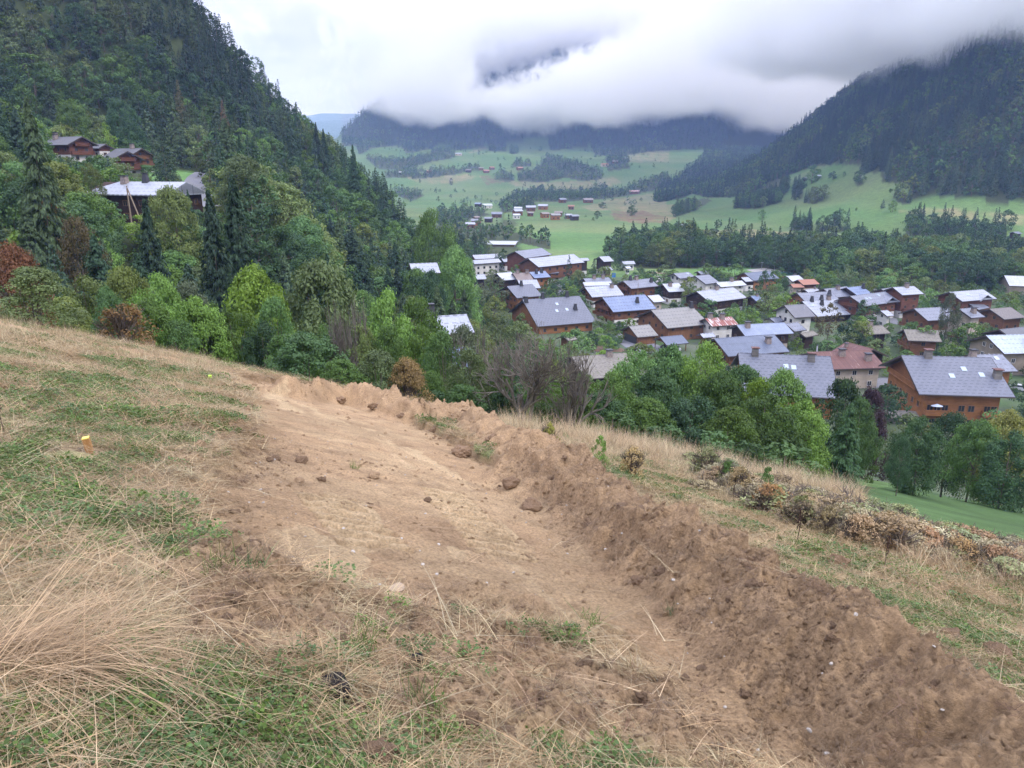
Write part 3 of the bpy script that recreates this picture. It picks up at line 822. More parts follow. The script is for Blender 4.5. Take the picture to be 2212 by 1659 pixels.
def hero(fr, xc, yt, wpx, Y=None, yb=None, kind='round', col=GRN, label='', group=None, name=None, cat=None, hmin=1.0, up=0):
    px, pt = P(fr, xc, yt)
    if Y is None:
        hp = hit(*P(fr, xc, yb), ymin=20)
        if hp is None: return None
        Y = hp[1]
    d = ray(px, pt); x = d[0] / d[1] * Y; zt = d[2] / d[1] * Y
    z = float(base(np.array([x]), np.array([Y]))[0]) + up
    h = max(zt - z, hmin)
    f = Y * CP - zt * SP
    wd = PS(fr, wpx) / FPX * f
    wd = max(wd, h * {'spruce': .36, 'larch': .36, 'round': .55, 'oval': .45, 'loose': .45}.get(kind, 0))
    HERO.append((x, Y, wd))
    return place_tree(kind, x, Y, z - .05, h + .05, wd, col, label, group, name=name, cat=cat)
# ------------------------------------------------------------------ buildings
class MB:
    def __init__(s): s.v = []; s.f = []
    def poly(s, pts):
        n = len(s.v); s.v += [tuple(p) for p in pts]; s.f.append(list(range(n, n + len(pts))))
    def box(s, x0, x1, y0, y1, z0, z1):
        n = len(s.v)
        s.v += [(x0, y0, z0), (x1, y0, z0), (x1, y1, z0), (x0, y1, z0), (x0, y0, z1), (x1, y0, z1), (x1, y1, z1), (x0, y1, z1)]
        s.f += [[n + a for a in q] for q in ((0, 3, 2, 1), (4, 5, 6, 7), (0, 1, 5, 4), (1, 2, 6, 5), (2, 3, 7, 6), (3, 0, 4, 7))]
    def prism(s, prof, x0, x1):
        """profile in (y,z) swept along x"""
        n = len(s.v); k = len(prof)
        s.v += [(x0, a, b) for a, b in prof] + [(x1, a, b) for a, b in prof]
        s.f.append([n + i for i in range(k)][::-1]); s.f.append([n + k + i for i in range(k)])
        for i in range(k):
            j = (i + 1) % k
            s.f.append([n + i, n + j, n + k + j, n + k + i])
    def taper(s, cx, cy_, z0, z1, a0, b0, a1, b1):
        n = len(s.v)
        for z, a, b in ((z0, a0, b0), (z1, a1, b1)):
            s.v += [(cx - a, cy_ - b, z), (cx + a, cy_ - b, z), (cx + a, cy_ + b, z), (cx - a, cy_ + b, z)]
        s.f += [[n + a for a in q] for q in ((0, 3, 2, 1), (4, 5, 6, 7), (0, 1, 5, 4), (1, 2, 6, 5), (2, 3, 7, 6), (3, 0, 4, 7))]
    def cyl(s, p0, p1, r, k=8, r1=None):
        v, f = tube([p0, p1], [r, r if r1 is None else r1], k); n = len(s.v)
        s.v += [tuple(q) for q in v]; s.f += [[n + int(i) for i in q] for q in f]
        s.f.append([n + i for i in range(k)][::-1]); s.f.append([n + k + i for i in range(k)])
    def build(s, name, mat, parent=None, smooth=False, **props):
        me = bpy.data.meshes.new(name); me.from_pydata(s.v, [], s.f); me.update()
        bm = bmesh.new(); bm.from_mesh(me); bmesh.ops.recalc_face_normals(bm, faces=bm.faces); bm.to_mesh(me); bm.free()
        if smooth: me.polygons.foreach_set('use_smooth', np.ones(len(me.polygons), bool))
        return link(name, me, mat, parent, **props)
def roof_mat(name, a, b, dash=.6, seam=.0, rust=None, rough=.45, metal=.0, nb=1.3, sx=.62, row=1.7):
    m, t, bs, o = new_mat(name)
    a = tuple(v * .68 for v in a); b = tuple(v * .68 for v in b)
    tc = t.n('ShaderNodeTexCoord'); sp = t.n('ShaderNodeSeparateXYZ'); t.set(sp, 0, tc.outputs['Object'])
    X, Y = sp.outputs[0], t.math('ABSOLUTE', sp.outputs[1])
    n = t.noise(tc.outputs['Object'], nb * .35, 5, .65); n2 = t.noise(tc.outputs['Object'], 4, 4, .6)
    c = t.mix(t.ramp(n, [(.35, 0), (.65, 1)]), a, b)
    c = t.mix(1, c, t.ramp(n2, [(.3, .85), (.7, 1.15)]), 'MULTIPLY')
    if rust is not None:
        mp = t.n('ShaderNodeMapping'); t.set(mp, 0, tc.outputs['Object']); mp.inputs[3].default_value = (1.6, .25, .25)
        nr = t.noise(mp.outputs[0], 1.0, 5, .65)
        c = t.mix(t.ramp(nr, [(rust[1], 0), (rust[1] + .07, 1)]), c, rust[0])
    sl = t.math('LESS_THAN', t.math('FRACT', t.math('DIVIDE', X, sx)), .16)
    c = t.mix(t.math('MULTIPLY', sl, seam), c, tuple(v * .45 for v in a))
    r = t.math('DIVIDE', Y, row); fl = t.math('FLOOR', r); fr = t.math('FRACT', r)
    q = t.math('LESS_THAN', t.math('FRACT', t.math('ADD', t.math('DIVIDE', X, 1.15), t.math('MULTIPLY', fl, .5))), .55)
    d = t.math('MULTIPLY', t.math('LESS_THAN', fr, .17), q)
    c = t.mix(t.math('MULTIPLY', d, dash), c, (.035, .035, .04))
    t.set(bs, 'Base Color', c)
    bs.inputs['Roughness'].default_value = rough; bs.inputs['Metallic'].default_value = metal; bs.inputs['Specular IOR Level'].default_value = .5
    return m
def wall_mat(name, a, b, plank=.22, vert=False, amt=.6, rough=.85):
    m, t, bs, o = new_mat(name)
    tc = t.n('ShaderNodeTexCoord'); sp = t.n('ShaderNodeSeparateXYZ'); t.set(sp, 0, tc.outputs['Object'])
    mp = t.n('ShaderNodeMapping'); t.set(mp, 0, tc.outputs['Object']); mp.inputs[3].default_value = (3, 3, .4) if vert else (.4, .4, 3)
    n = t.noise(mp.outputs[0], 1.2, 5, .65); n2 = t.noise(tc.outputs['Object'], .5, 4, .6)
    c = t.mix(t.ramp(n, [(.35, 0), (.65, 1)]), a, b)
    c = t.mix(1, c, t.ramp(n2, [(.3, .8), (.7, 1.15)]), 'MULTIPLY')
    if amt > 0:
        co = t.math('ADD', sp.outputs[0], sp.outputs[1]) if vert else sp.outputs[2]
        l = t.math('LESS_THAN', t.math('FRACT', t.math('DIVIDE', co, plank)), .2)
        c = t.mix(t.math('MULTIPLY', l, amt), c, tuple(v * .3 for v in a))
    t.set(bs, 'Base Color', c); bs.inputs['Roughness'].default_value = rough; bs.inputs['Specular IOR Level'].default_value = .2
    return m
ROOF = {
    'slate': roof_mat('grey_tile_roof', (.15, .165, .205), (.185, .20, .245), .8, .12, sx=.4, row=.85),
    'grey': roof_mat('grey_metal_roof', (.21, .23, .28), (.27, .29, .35), .6, .25),
    'greywarm': roof_mat('warm_grey_metal_roof', (.25, .24, .215), (.31, .30, .27), .65, .35),
    'blue': roof_mat('blue_metal_roof', (.17, .23, .38), (.24, .31, .47), .65, .15),
    'bluerib': roof_mat('blue_ribbed_roof', (.12, .15, .215), (.16, .195, .27), .25, .55, sx=.5, row=2.5),
    'bluebig': roof_mat('wide_blue_roof', (.24, .29, .40), (.31, .37, .48), .06, .1, sx=2.5),
    'pale': roof_mat('pale_metal_roof', (.38, .41, .47), (.48, .51, .56), .45, .1),
    'white': roof_mat('white_metal_roof', (.5, .54, .58), (.6, .63, .66), .2, .12, sx=1.2),
    'dark': roof_mat('dark_grey_roof', (.12, .125, .14), (.15, .155, .17), .3, .2),
    'plain': roof_mat('plain_grey_roof', (.16, .16, .175), (.185, .185, .2), .0, .05),
    'brown': roof_mat('brown_tile_roof', (.22, .17, .14), (.28, .22, .185), .4, .2, sx=.45, row=.9),
    'rust': roof_mat('rusty_red_roof', (.155, .065, .05), (.20, .09, .07), .1, .35, rust=((.33, .22, .19), .60), sx=1.3, rough=.7),
    'stripe': roof_mat('red_streaked_roof', (.33, .10, .075), (.38, .14, .10), .0, .25, rust=((.55, .52, .5), .50), sx=.9, rough=.6),
    'rustpale': roof_mat('pale_roof_with_rust', (.42, .50, .58), (.52, .60, .66), .35, .1, rust=((.42, .17, .09), .66)),
    'shingle': roof_mat('weathered_shingle_roof', (.20, .18, .165), (.30, .27, .25), .35, .3, nb=6, sx=.3, rough=.9, row=.7),
    'moss': roof_mat('mossy_stone_roof', (.22, .205, .165), (.33, .30, .255), .35, .2, nb=5, rust=((.14, .14, .09), .56), sx=.8, rough=.95),
    'orange': roof_mat('orange_tile_roof', (.42, .19, .12), (.47, .23, .15), .1, .3, sx=.5, rough=.8)}
WALL = {
    'orange': wall_mat('orange_timber', (.33, .155, .06), (.25, .11, .045), .3, amt=.45), 'wood': wall_mat('brown_timber', (.22, .105, .05), (.14, .065, .035), .35),
    'plank': wall_mat('vertical_plank_timber', (.27, .135, .06), (.17, .08, .04), .35, vert=True), 'dark': wall_mat('dark_timber', (.06, .035, .025), (.04, .025, .02), .3),
    'white': wall_mat('white_render', (.68, .66, .62), (.6, .58, .54), amt=0), 'cream': wall_mat('cream_render', (.50, .42, .34), (.44, .37, .30), amt=0), 'beige': wall_mat('beige_render', (.29, .245, .185), (.25, .21, .16), amt=0),
    'redbrown': wall_mat('reddish_timber', (.20, .085, .05), (.13, .055, .035), .3), 'stone': wall_mat('grey_stone', (.22, .20, .175), (.13, .12, .105), .4, amt=.4)}
M_GLASS = simple_mat('window_pane', (.03, .035, .042), .12, spec=.6)
M_FRAME = simple_mat('window_frame', (.20, .11, .055), .7)
M_WFRAME = simple_mat('white_window_frame', (.6, .58, .55), .6)
M_DARKM = simple_mat('dark_chimney_metal', (.045, .045, .05), .5)
M_STONE = simple_mat('chimney_stone', (.23, .19, .165), .9, 3, .35)
M_FLASH = simple_mat('pale_flashing', (.5, .52, .55), .5)
M_SKYL = simple_mat('skylight_glass', (.35, .42, .48), .08, spec=.8)
M_GUT = simple_mat('dark_eave_board', (.07, .055, .05), .7)
FOOT = []; VISROOF = []
def add_window(p, face, u, z, w, h, X, Yh, frame=M_FRAME, small=False, shutters=None):
    """window on face: 'L','R' gables at x=-X/+X, 'N' near side at y=-Yh; u runs along the face"""
    def bx(mb, u0, u1, z0, z1, d0, d1):
        if face == 'N': mb.box(u0, u1, -Yh - d1, -Yh - d0, z0, z1)
        elif face == 'F': mb.box(u0, u1, Yh + d0, Yh + d1, z0, z1)
        elif face == 'L': mb.box(-X - d1, -X - d0, u0, u1, z0, z1)
        else: mb.box(X + d0, X + d1, u0, u1, z0, z1)
    if small:
        mb = MB(); bx(mb, u - w / 2, u + w / 2, z, z + h, -.02, .05); return mb.build('window', M_GLASS, p)
    f = MB(); t = .09
    for a in ((u - w / 2, u + w / 2, z, z + t), (u - w / 2, u + w / 2, z + h - t, z + h), (u - w / 2, u - w / 2 + t, z + t, z + h - t), (u + w / 2 - t, u + w / 2, z + t, z + h - t)): bx(f, *a, -.03, .09)
    bx(f, u - t / 3, u + t / 3, z + t, z + h - t, -.03, .06)
    fo = f.build('window', frame, p)
    g_ = MB(); bx(g_, u - w / 2 + t, u + w / 2 - t, z + t, z + h - t, -.02, .03); g_.build('pane', M_GLASS, fo)
    if shutters is not None:
        for sg in (-1, 1):
            s = MB(); c = u + sg * (w / 2 + w * .27); bx(s, c - w * .24, c + w * .24, z, z + h, .003, .07); s.build('shutter', shutters, p)
    return fo
def add_balcony(p, face, u0, u1, z, depth, X, Yh, mat, rail_h=1.0):
    fl = MB(); rl = MB()
    def bx(mb, a0, a1, z0, z1, d0, d1):
        if face == 'N': mb.box(a0, a1, -Yh - d1, -Yh - d0, z0, z1)
        elif face == 'L': mb.box(-X - d1, -X - d0, a0, a1, z0, z1)
        else: mb.box(X + d0, X + d1, a0, a1, z0, z1)
    bx(fl, u0, u1, z - .18, z, .003, depth)
    o = fl.build('balcony', mat, p)
    bx(rl, u0, u1, z + rail_h - .1, z + rail_h, depth - .12, depth - .02); bx(rl, u0, u1, z + .08, z + .16, depth - .1, depth - .04)
    n = int((u1 - u0) / .24)
    for i in range(n + 1):
        a = u0 + (u1 - u0) * i / max(n, 1); bx(rl, max(u0, a - .08), min(u1, a + .08), z + .16, z + rail_h - .1, depth - .09, depth - .05)
    for uu in (u0, u1 - .08):
        bx(rl, uu, uu + .08, z + .003, z + rail_h - .11, .1, depth - .13)
    rl.build('railing', mat, o)
    return o
def chimney(roof, x, y, zr, kind, s=1.0):
    mb = MB()
    if kind == 'm':
        mb.taper(x, y, zr - .5, zr + 1.7 * s, .75 * s, .6 * s, .38 * s, .34 * s); c = mb.build('chimney', M_DARKM, roof)
        k = MB(); k.box(x - .5 * s, x + .5 * s, y - .45 * s, y + .45 * s, zr + 1.85 * s, zr + 2.0 * s); k.box(x - .3 * s, x + .3 * s, y - .27 * s, y + .27 * s, zr + 1.7 * s + .003, zr + 1.85 * s - .003); k.build('cowl', M_DARKM, c)
    elif kind == 's' or kind == 'w':
        mm = M_STONE if kind == 's' else WALL['stone']
        mb.taper(x, y, zr - .6, zr + 1.5 * s, .75 * s, .65 * s, .6 * s, .5 * s); c = mb.build('chimney', mm, roof)
        k = MB(); k.box(x - .85 * s, x + .85 * s, y - .75 * s, y + .75 * s, zr + 1.55 * s, zr + 1.72 * s)
        for a in (-1, 1):
            for b in (-1, 1): k.box(x + a * .5 * s - .07, x + a * .5 * s + .07, y + b * .42 * s - .07, y + b * .42 * s + .07, zr + 1.5 * s - .003, zr + 1.55 * s + .05)
        k.build('chimney_cap', M_DARKM if kind == 's' else ROOF['rust'], c)
    else:
        mb.cyl((x, y, zr - .4), (x, y, zr + 1.5 * s), .16 * s, 8); c = mb.build('chimney', M_FLASH, roof)
        k = MB(); k.cyl((x, y, zr + 1.5 * s), (x, y, zr + 1.7 * s), .28 * s, 8, .12 * s); k.build('cowl', M_DARKM, c)
    return c
def solve(fr, RL, RR, E, Hr, m, Y=None):
    rl, rr, e = ray(*P(fr, *RL)), ray(*P(fr, *RR)), ray(*P(fr, *E))
    mid = ray(*P(fr, (RL[0] + RR[0]) / 2, (RL[1] + RR[1]) / 2))
    if Y is not None: zr = mid[2] / mid[1] * Y; zb = zr - Hr
    else:
        y = 200.
        for _ in range(40):
            zb = float(base(np.array([mid[0] / mid[1] * y]), np.array([y]))[0]); zr = zb + Hr
            y = .5 * y + .5 * zr / mid[2] * mid[1]
    A = rl * (zr / rl[2]); B = rr * (zr / rr[2])
    ab = B - A; L = math.hypot(ab[0], ab[1]); u = ab / L
    n = np.array([u[1], -u[0], 0.])
    if np.dot(n, (A + B) / 2) > 0: n = -n
    nv = np.cross(u, n - np.array([0, 0, m]))
    t = np.dot(A, nv) / np.dot(e, nv)
    q = e * t; W = 2 * np.dot(q - A, n)
    return A, B, L, W, u, n, zb, zr
def house(fr, RL, RR, E, Hr, roof, wall, label, bw='white', m=.42, Y=None, ch=(), sky=(), bal=1, nwin=None, yaw=None, Lc=None, Wc=None, gable='auto', name='chalet', cat='chalet', group=None, cross=None, wmat=None, ov=1.1, hip=False, small=False, oe=None):
    A, B, L, W, u, n, zb, zr = solve(fr, RL, RR, E, Hr, m, Y)
    C = (A + B) / 2
    yw = math.atan2(u[1], u[0])
    raw = (round(L, 1), round(W, 1), round(math.degrees(yw)))
    if yaw is not None: yw = radians(yaw)
    if Lc: L = Lc
    W = min(max(W, L * .45, 4), L * 1.25 + 2) if Wc is None else Wc
    Hr_ = zr - zb
    hw = W / 2; He = Hr_ - m * hw
    if He < 2.0: m = (Hr_ - 2.0) / hw; He = 2.0
    root = thing(name, label, cat, (C[0], C[1], zb), yw, group)
    print(label[:40], 'LWyaw', raw, 'He %.1f Y %.0f' % (He, C[1]))
    n2 = np.array([math.sin(yw), -math.cos(yw)])
    FOOT.append((C[0], C[1], max(L, W) * .5)); 
    up = lambda x, y, z: proj(C[0] + x * math.cos(yw) - y * math.sin(yw), C[1] + x * math.sin(yw) + y * math.cos(yw), zb + z)
    VISROOF.append(([up(-L / 2, 0, Hr_), up(L / 2, 0, Hr_), up(L / 2, -hw, He), up(L / 2 - 1, -hw, He - 2), up(-L / 2 + 1, -hw, He - 2), up(-L / 2, -hw, He)], C[1]))
    oe = ov * .85 if oe is None else oe
    X = L / 2 - ov; Yh = hw - oe; th = .24
    # walls: lower storey in render, upper in timber
    He_w = Hr_ - m * Yh - .02; top = Hr_ - .02
    zs = 2.6 if (bw and He_w > 3.4) else None
    if zs:
        mb = MB(); mb.box(-X + .05, X - .05, -Yh + .05, Yh - .05, -3.0, zs); mb.build('base_wall', WALL[bw], root)
        z0 = zs
    else: z0 = -3.0
    mb = MB(); mb.prism([(-Yh, z0), (Yh, z0), (Yh, He_w - th * .5), (0, top - th * .5), (-Yh, He_w - th * .5)], -X, X)
    mb.build('wall', WALL[wall], root)
    # roof
    mb = MB()
    hx = L / 2
    if hip:
        hp = hw * .75
        for sg in (-1, 1):
            mb.poly([(-hx + hp, 0, Hr_), (hx - (0 if hip == 'L' else hp), 0, Hr_), (hx, sg * hw, He), (-hx, sg * hw, He)])
        mb.poly([(-hx + hp, 0, Hr_), (-hx, -hw, He), (-hx, hw, He)])
        mb.poly([(hx - (0 if hip == 'L' else hp), 0, Hr_), (hx, -hw, He), (hx, hw, He)])
        for f_ in list(mb.f): pass
        nb_ = len(mb.v); vs = list(mb.v); fs = list(mb.f)
        mb.v += [(a, b, c - th) for a, b, c in vs]; mb.f += [[i + nb_ for i in f_] for f_ in fs]
        mb.box(-hx, hx, -hw - .02, -hw + .05, He - th, He + .01); mb.box(-hx, hx, hw - .05, hw + .02, He - th, He + .01)
    else:
        mb.prism([(-hw, He - th), (-hw, He), (0, Hr_), (hw, He), (hw, He - th), (0, Hr_ - th)], -hx, hx)
        mb.prism([(-.18, Hr_ - .04), (0, Hr_ + .07), (.18, Hr_ - .04)], -hx - .01, hx + .01)
    ro = mb.build('roof', ROOF[roof], root)
    vl = np.dot(np.array([math.cos(yw), math.sin(yw)]), C[:2]) > 0
    face = ('L' if vl else 'R') if gable == 'auto' else gable
    gx = -1 if face == 'L' else 1
    # barge and eave boards
    if not hip:
        for sx_ in (-1, 1):
            mb = MB(); a = sx_ * (hx + .04)
            mb.prism([(-hw, He - th - .12), (-hw, He + .04), (0, Hr_ + .04), (hw, He + .04), (hw, He - th - .12), (0, Hr_ - th - .12)], min(a, a - sx_ * .035), max(a, a - sx_ * .035))
            mb.build('barge_board', M_GUT, ro)
        g_ = MB(); g_.box(-hx, hx, -hw - .16, -hw - .003, He - th, He - .06); g_.build('gutter', M_GUT, ro)
    for (t, s, k) in ch:
        chimney(ro, (t - .5) * L, -s * hw if s else .15, Hr_ - m * abs(s) * hw, k, 1.0 if not small else .6)
    for (t, s) in sky:
        mb = MB(); x_ = (t - .5) * L; y_ = -s * hw; zz = Hr_ - m * s * hw
        mb.poly([(x_ - .5, y_ + .6, zz + m * .6 + .1), (x_ + .5, y_ + .6, zz + m * .6 + .1), (x_ + .5, y_ - .6, zz - m * .6 + .1), (x_ - .5, y_ - .6, zz - m * .6 + .1)])
        mb.poly([(x_ - .5, y_ - .6, zz - m * .6 + .1), (x_ + .5, y_ - .6, zz - m * .6 + .1), (x_ + .5, y_ - .6, zz - m * .6 - .05), (x_ - .5, y_ - .6, zz - m * .6 - .05)])
        mb.build('skylight', M_SKYL, ro)
    # windows by storeys
    if nwin is None: nwin = True
    far = C[1] > 330
    fm = wmat or (M_WFRAME if wall in ('white', 'cream', 'beige') else M_FRAME)
    if nwin:
        st = 0
        z = .9
        while z + 1.3 < Hr_ - .8 and st < 4:
            half = Yh if z + 1.3 < He_w else (Hr_ - z - 1.9) / m
            k = max(1, min(4, int(half * 2 / 3.0))) if half > 1 else 0
            for i in range(k):
                uu = (i - (k - 1) / 2) * (2 * half / max(k, 1)) * .85
                add_window(root, face, uu, z, 1.15, 1.2, X, Yh, fm, small=far)
            if z + 1.4 < He_w - .2:
                k = max(1, min(6, int(2 * X / 3.4)))
                for i in range(k):
                    uu = (i - (k - 1) / 2) * (2 * X / k)
                    add_window(root, 'N', uu, z, 1.15, 1.2, X, Yh, fm, small=far)
            z += 2.7; st += 1
    if bal and He_w > 3.6 and not small:
        add_balcony(root, face, -Yh + .2, Yh - .2, 2.75, 1.15, X, Yh, WALL['wood' if wall in ('white', 'dark', 'cream') else wall])
        if bal > 1: add_balcony(root, face, -Yh * .6, Yh * .6, 5.5, 1.1, X, Yh, WALL['wood' if wall in ('white', 'dark') else wall])
        if bal > 2: add_balcony(root, 'N', -X * .9, X * .9, 2.75, 1.1, X, Yh, WALL['wood' if wall == 'white' else wall])
    if cross:   # small gable on the near slope
        t, wd = cross; x_ = (t - .5) * L; zt = Hr_ - .9; q = wd / 2; zc = zt - m * q * 1.15
        mb = MB(); n0 = 0
        y0 = -hw * .98
        v = [(x_ - q, y0, zc), (x_, y0, zt), (x_ + q, y0, zc), (x_, -0.9 / m, zt), (x_ - q, -(Hr_ - zc) / m, zc), (x_ + q, -(Hr_ - zc) / m, zc)]
        mb.v = [(a, b, c + .05) for a, b, c in v] + [(a, b, c - .15) for a, b, c in v]
        mb.f = [[0, 1, 3, 4], [1, 2, 5, 3], [6, 7, 9, 10], [7, 8, 11, 9], [0, 1, 7, 6], [1, 2, 8, 7]]
        mb.build('cross_gable', ROOF[roof], ro)
        k = MB(); k.v = [(x_ - q + .4, y0 + .9, He - 1.2), (x_ + q - .4, y0 + .9, He - 1.2), (x_ + q - .4, y0 + .9, zc - .05), (x_, y0 + .9, zt - .25), (x_ - q + .4, y0 + .9, zc - .05)]; k.f = [[0, 1, 2, 3, 4]]
        k.build('cross_wall', WALL['dark'], ro)
    return root, L, W, X, Yh, Hr_, He, m, ro
# ------------------------------------------------------------------ the village, roof by roof
g_v = None
# big orange chalet at the right edge of the near row
R = house('3', (1210, 803), (1945, 822), (1395, 1120), 12.2, 'slate', 'orange', 'big orange timber apartment chalet with grey tiled roof and flower balconies, nearest on the right', bw=None, m=.46, ch=[(.29, .03, 'w'), (.93, .52, 'w')], sky=[(.45, .52), (.62, .33), (.78, .47)], bal=0, nwin=False, ov=1.8)
root, L, W, X, Yh, Hr, He, m, ro = R
for z, us in ((.6, (-.62, -.3, .1, .5, .8)), (3.4, (-.75, -.45, -.15, .2, .5, .8)), (6.1, (-.45, -.12, .25))):
    for q in us: add_window(root, 'L', q * Yh, z, 1.0, 1.25, X, Yh, M_FRAME, shutters=WALL['orange'])
for z, us in ((.4, (-.72, -.45, .02, .3, .85)), (3.3, (-.82, -.62, -.42, .02, .28, .7, .88))):
    for q in us: add_window(root, 'N', q * X, z, 1.25, 1.35, X, Yh, M_FRAME, shutters=WALL['orange'] if q in (.05, .35) else None)
add_balcony(root, 'N', -X, -X * .28, 2.9, 1.5, X, Yh, WALL['orange']); add_balcony(root, 'N', X * .55, X * 1.12, 2.9, 1.5, X, Yh, WALL['orange']); add_balcony(root, 'N', -X, X * .9, .1, 1.3, X, Yh, WALL['orange'])
add_balcony(root, 'L', -Yh * .7, Yh * .85, 8.2 - 1.4, 1.0, X, Yh, WALL['orange'])
mb = MB(); mb.box(-X - 5.2, -X - .003, -Yh + 1.0, -Yh + 4.6, -2.5, 1.4); mb.build('stone_annex', WALL['stone'], root)
mb = MB(); mb.prism([(-Yh + .2, 1.3), (-Yh + .2, 1.5), (-Yh + 2.8, 2.2), (-Yh + 5.4, 1.5), (-Yh + 5.4, 1.3), (-Yh + 2.8, 2.0)], -X - 6.2, -X - .01); mb.build('annex_roof', ROOF['moss'], root)
BIG = (root, L, W, X, Yh)
H3 = lambda *a, **k: house('3', *a, **k)
H2 = lambda *a, **k: house('2', *a, **k)
H1 = lambda *a, **k: house('1', *a, **k)
R = house('D', (1595, 762), (1794, 770), (1808, 860), 11.0, 'slate', 'orange', 'long grey standing-seam roof with a tall wooden chimney, half hidden by the bright trees', bw=None, m=.5, ch=[(.78, .12, 'w'), (.18, .04, 'w')], sky=[(.5, .3), (.58, .32)], bal=3, gable='R')
H3((500, 775), (960, 762), (1020, 905), 8.0, 'rust', 'cream', 'cream house with a rusty red metal roof', bw='cream', ch=[(.42, .25, 's'), (.8, .55, 's'), (.05, .0, 'p')], bal=0, gable='R', m=.35)
H3((760, 694), (985, 752), (1132, 815), 6.5, 'rust', 'dark', 'low building with a dark red roof behind the cream house', bw=None, ch=[(.2, .3, 's')], bal=0, small=True, Wc=12)
H3((1900, 640), (2250, 632), (2060, 790), 9.5, 'rustpale', 'beige', 'beige rendered house with a pale blue roof streaked with rust', bw=None, ch=[(.8, .45, 's')], sky=[(.33, .2)], bal=0)
H3((2010, 592), (2330, 560), (2140, 700), 9.0, 'dark', 'dark', 'dark timber building with a dark roof at the right edge, behind the beige house', bw=None, bal=0)
H3((1765, 797), (2032, 793), (2178, 948), 8.0, 'grey', 'orange', 'grey metal roof just behind the big orange chalet at the right', bw=None, ch=[(.05, .1, 's')], sky=[(.72, .25)], bal=0, gable='R')
H3((255, 395), (425, 385), (355, 495), 9.0, 'plain', 'white', 'white house with a plain grey gabled roof and dark windows', ch=[(.75, .35, 'p')], bal=0, m=.5, wmat=M_GUT)
H3((135, 500), (215, 490), (165, 535), 4.5, 'grey', 'white', 'small lean-to wing with a grey roof beside the white house', bw=None, bal=0, small=True)
H3((265, 545), (365, 533), (300, 612), 5.5, 'grey', 'stone', 'small grey-roofed annex in front of the white house', bw=None, bal=0, small=True)
H3((385, 622), (490, 602), (410, 655), 5.0, 'moss', 'dark', 'little dark shed with a mossy roof under the brownish tree', bw=None, bal=0, nwin=False, small=True, name='shed', cat='shed')
H3((385, 300), (610, 276), (745, 360), 7.5, 'grey', 'orange', 'orange gabled chalet with a blue-grey roof below the orange-roofed houses', bw=None, ch=[(.85, .3, 'm')], gable='L', yaw=14)
H3((575, 262), (765, 240), (830, 312), 8.0, 'grey', 'dark', 'grey-roofed chalet behind the orange gabled one', ch=[(.5, .2, 's')], bal=0)
H3((760, 250), (885, 237), (960, 300), 8.5, 'blue', 'dark', 'chalet with a vivid blue roof and dark chimney', ch=[(.9, .3, 'm')], bal=0)
H3((400, 362), (690, 345), (850, 465), 6.5, 'pale', 'dark', 'wide pale blue-grey roof with several dark chimneys', bw=None, ch=[(.25, .05, 'm'), (.55, .0, 'm'), (.42, .3, 'm'), (.75, .0, 's')], sky=[(.15, .3)], bal=0)
H3((790, 320), (1080, 283), (1195, 362), 9.0, 'grey', 'redbrown', 'long chalet with a lined grey roof and a cross gable', sky=[(.3, .4), (.7, .25), (.4, .4)], cross=(.78, 8), bal=2)
H3((1045, 262), (1140, 248), (1190, 303), 9.5, 'grey', 'redbrown', 'left wing of the tall terraced chalet with pale roof', bal=0)
H3((1140, 248), (1315, 238), (1400, 300), 11.0, 'pale', 'redbrown', 'tall chalet with three brown balconies above a white ground floor', ch=[(.6, .1, 's')], bal=3, gable='R')
H3((1600, 287), (1880, 265), (2005, 338), 9.5, 'pale', 'redbrown', 'long pale-roofed chalet with a white ground floor and cross gable at the right', sky=[(.35, .4), (.4, .4)], cross=(.72, 8), bal=2)
H3((1740, 372), (1830, 355), (1945, 410), 6.0, 'grey', 'wood', 'small grey-roofed house in front of the long pale-roofed chalet', bal=0, small=True)
H3((1345, 428), (1560, 400), (1660, 500), 9.0, 'grey', 'wood', 'brown gabled chalet partly behind two upright trees', bal=1, gable='L', yaw=14)
H3((1680, 425), (1790, 415), (1890, 525), 11.5, 'grey', 'cream', 'tall house with beige balconies beside the grey-green birch', bw='cream', ch=[(.6, .5, 's')], bal=3, gable='L')
H3((1930, 425), (2105, 410), (2205, 495), 7.0, 'shingle', 'wood', 'brown chalet with a weathered shingle roof near the right edge', bw=None, sky=[], bal=0)
H3((890, 568), (1055, 558), (1120, 622), 6.5, 'moss', 'dark', 'old house with a mossy stone-slab roof', bw=None, ch=[(.4, 0, 's')], bal=0)
H3((1230, 590), (1500, 600), (1620, 695), 7.5, 'moss', 'wood', 'old timber barn with a mossy roof behind light green trees', bw=None, bal=1, gable='L', name='barn', cat='barn')
H3((1040, 440), (1100, 435), (1150, 495), 6.0, 'pale', 'white', 'small pale roof at the right end of the wide pale roof', bw=None, bal=0, small=True)
H3((270, 157), (375, 150), (395, 195), 5.0, 'white', 'white', 'low building with a bright white roof by the sports ground', bw=None, bal=0, nwin=False, name='hall', cat='hall', small=True)
H3((365, 187), (500, 180), (535, 222), 6.0, 'orange', 'redbrown', 'house with an orange tiled roof', bw='cream', bal=0)
H3((305, 222), (400, 220), (430, 248), 4.5, 'orange', 'cream', 'low annex with an orange tiled roof', bw=None, bal=0, small=True)
H3((420, 268), (520, 256), (560, 290), 5.5, 'pale', 'dark', 'small pale grey roof in front of the orange-roofed house', bw=None, ch=[(.8, .1, 's')], bal=0, small=True)
H3((2050, 152), (2300, 160), (2046, 190), 7.5, 'white', 'beige', 'long warehouse with a white roof at the right edge', bw=None, bal=0, nwin=False, name='warehouse', cat='warehouse', Wc=16, ov=.5)
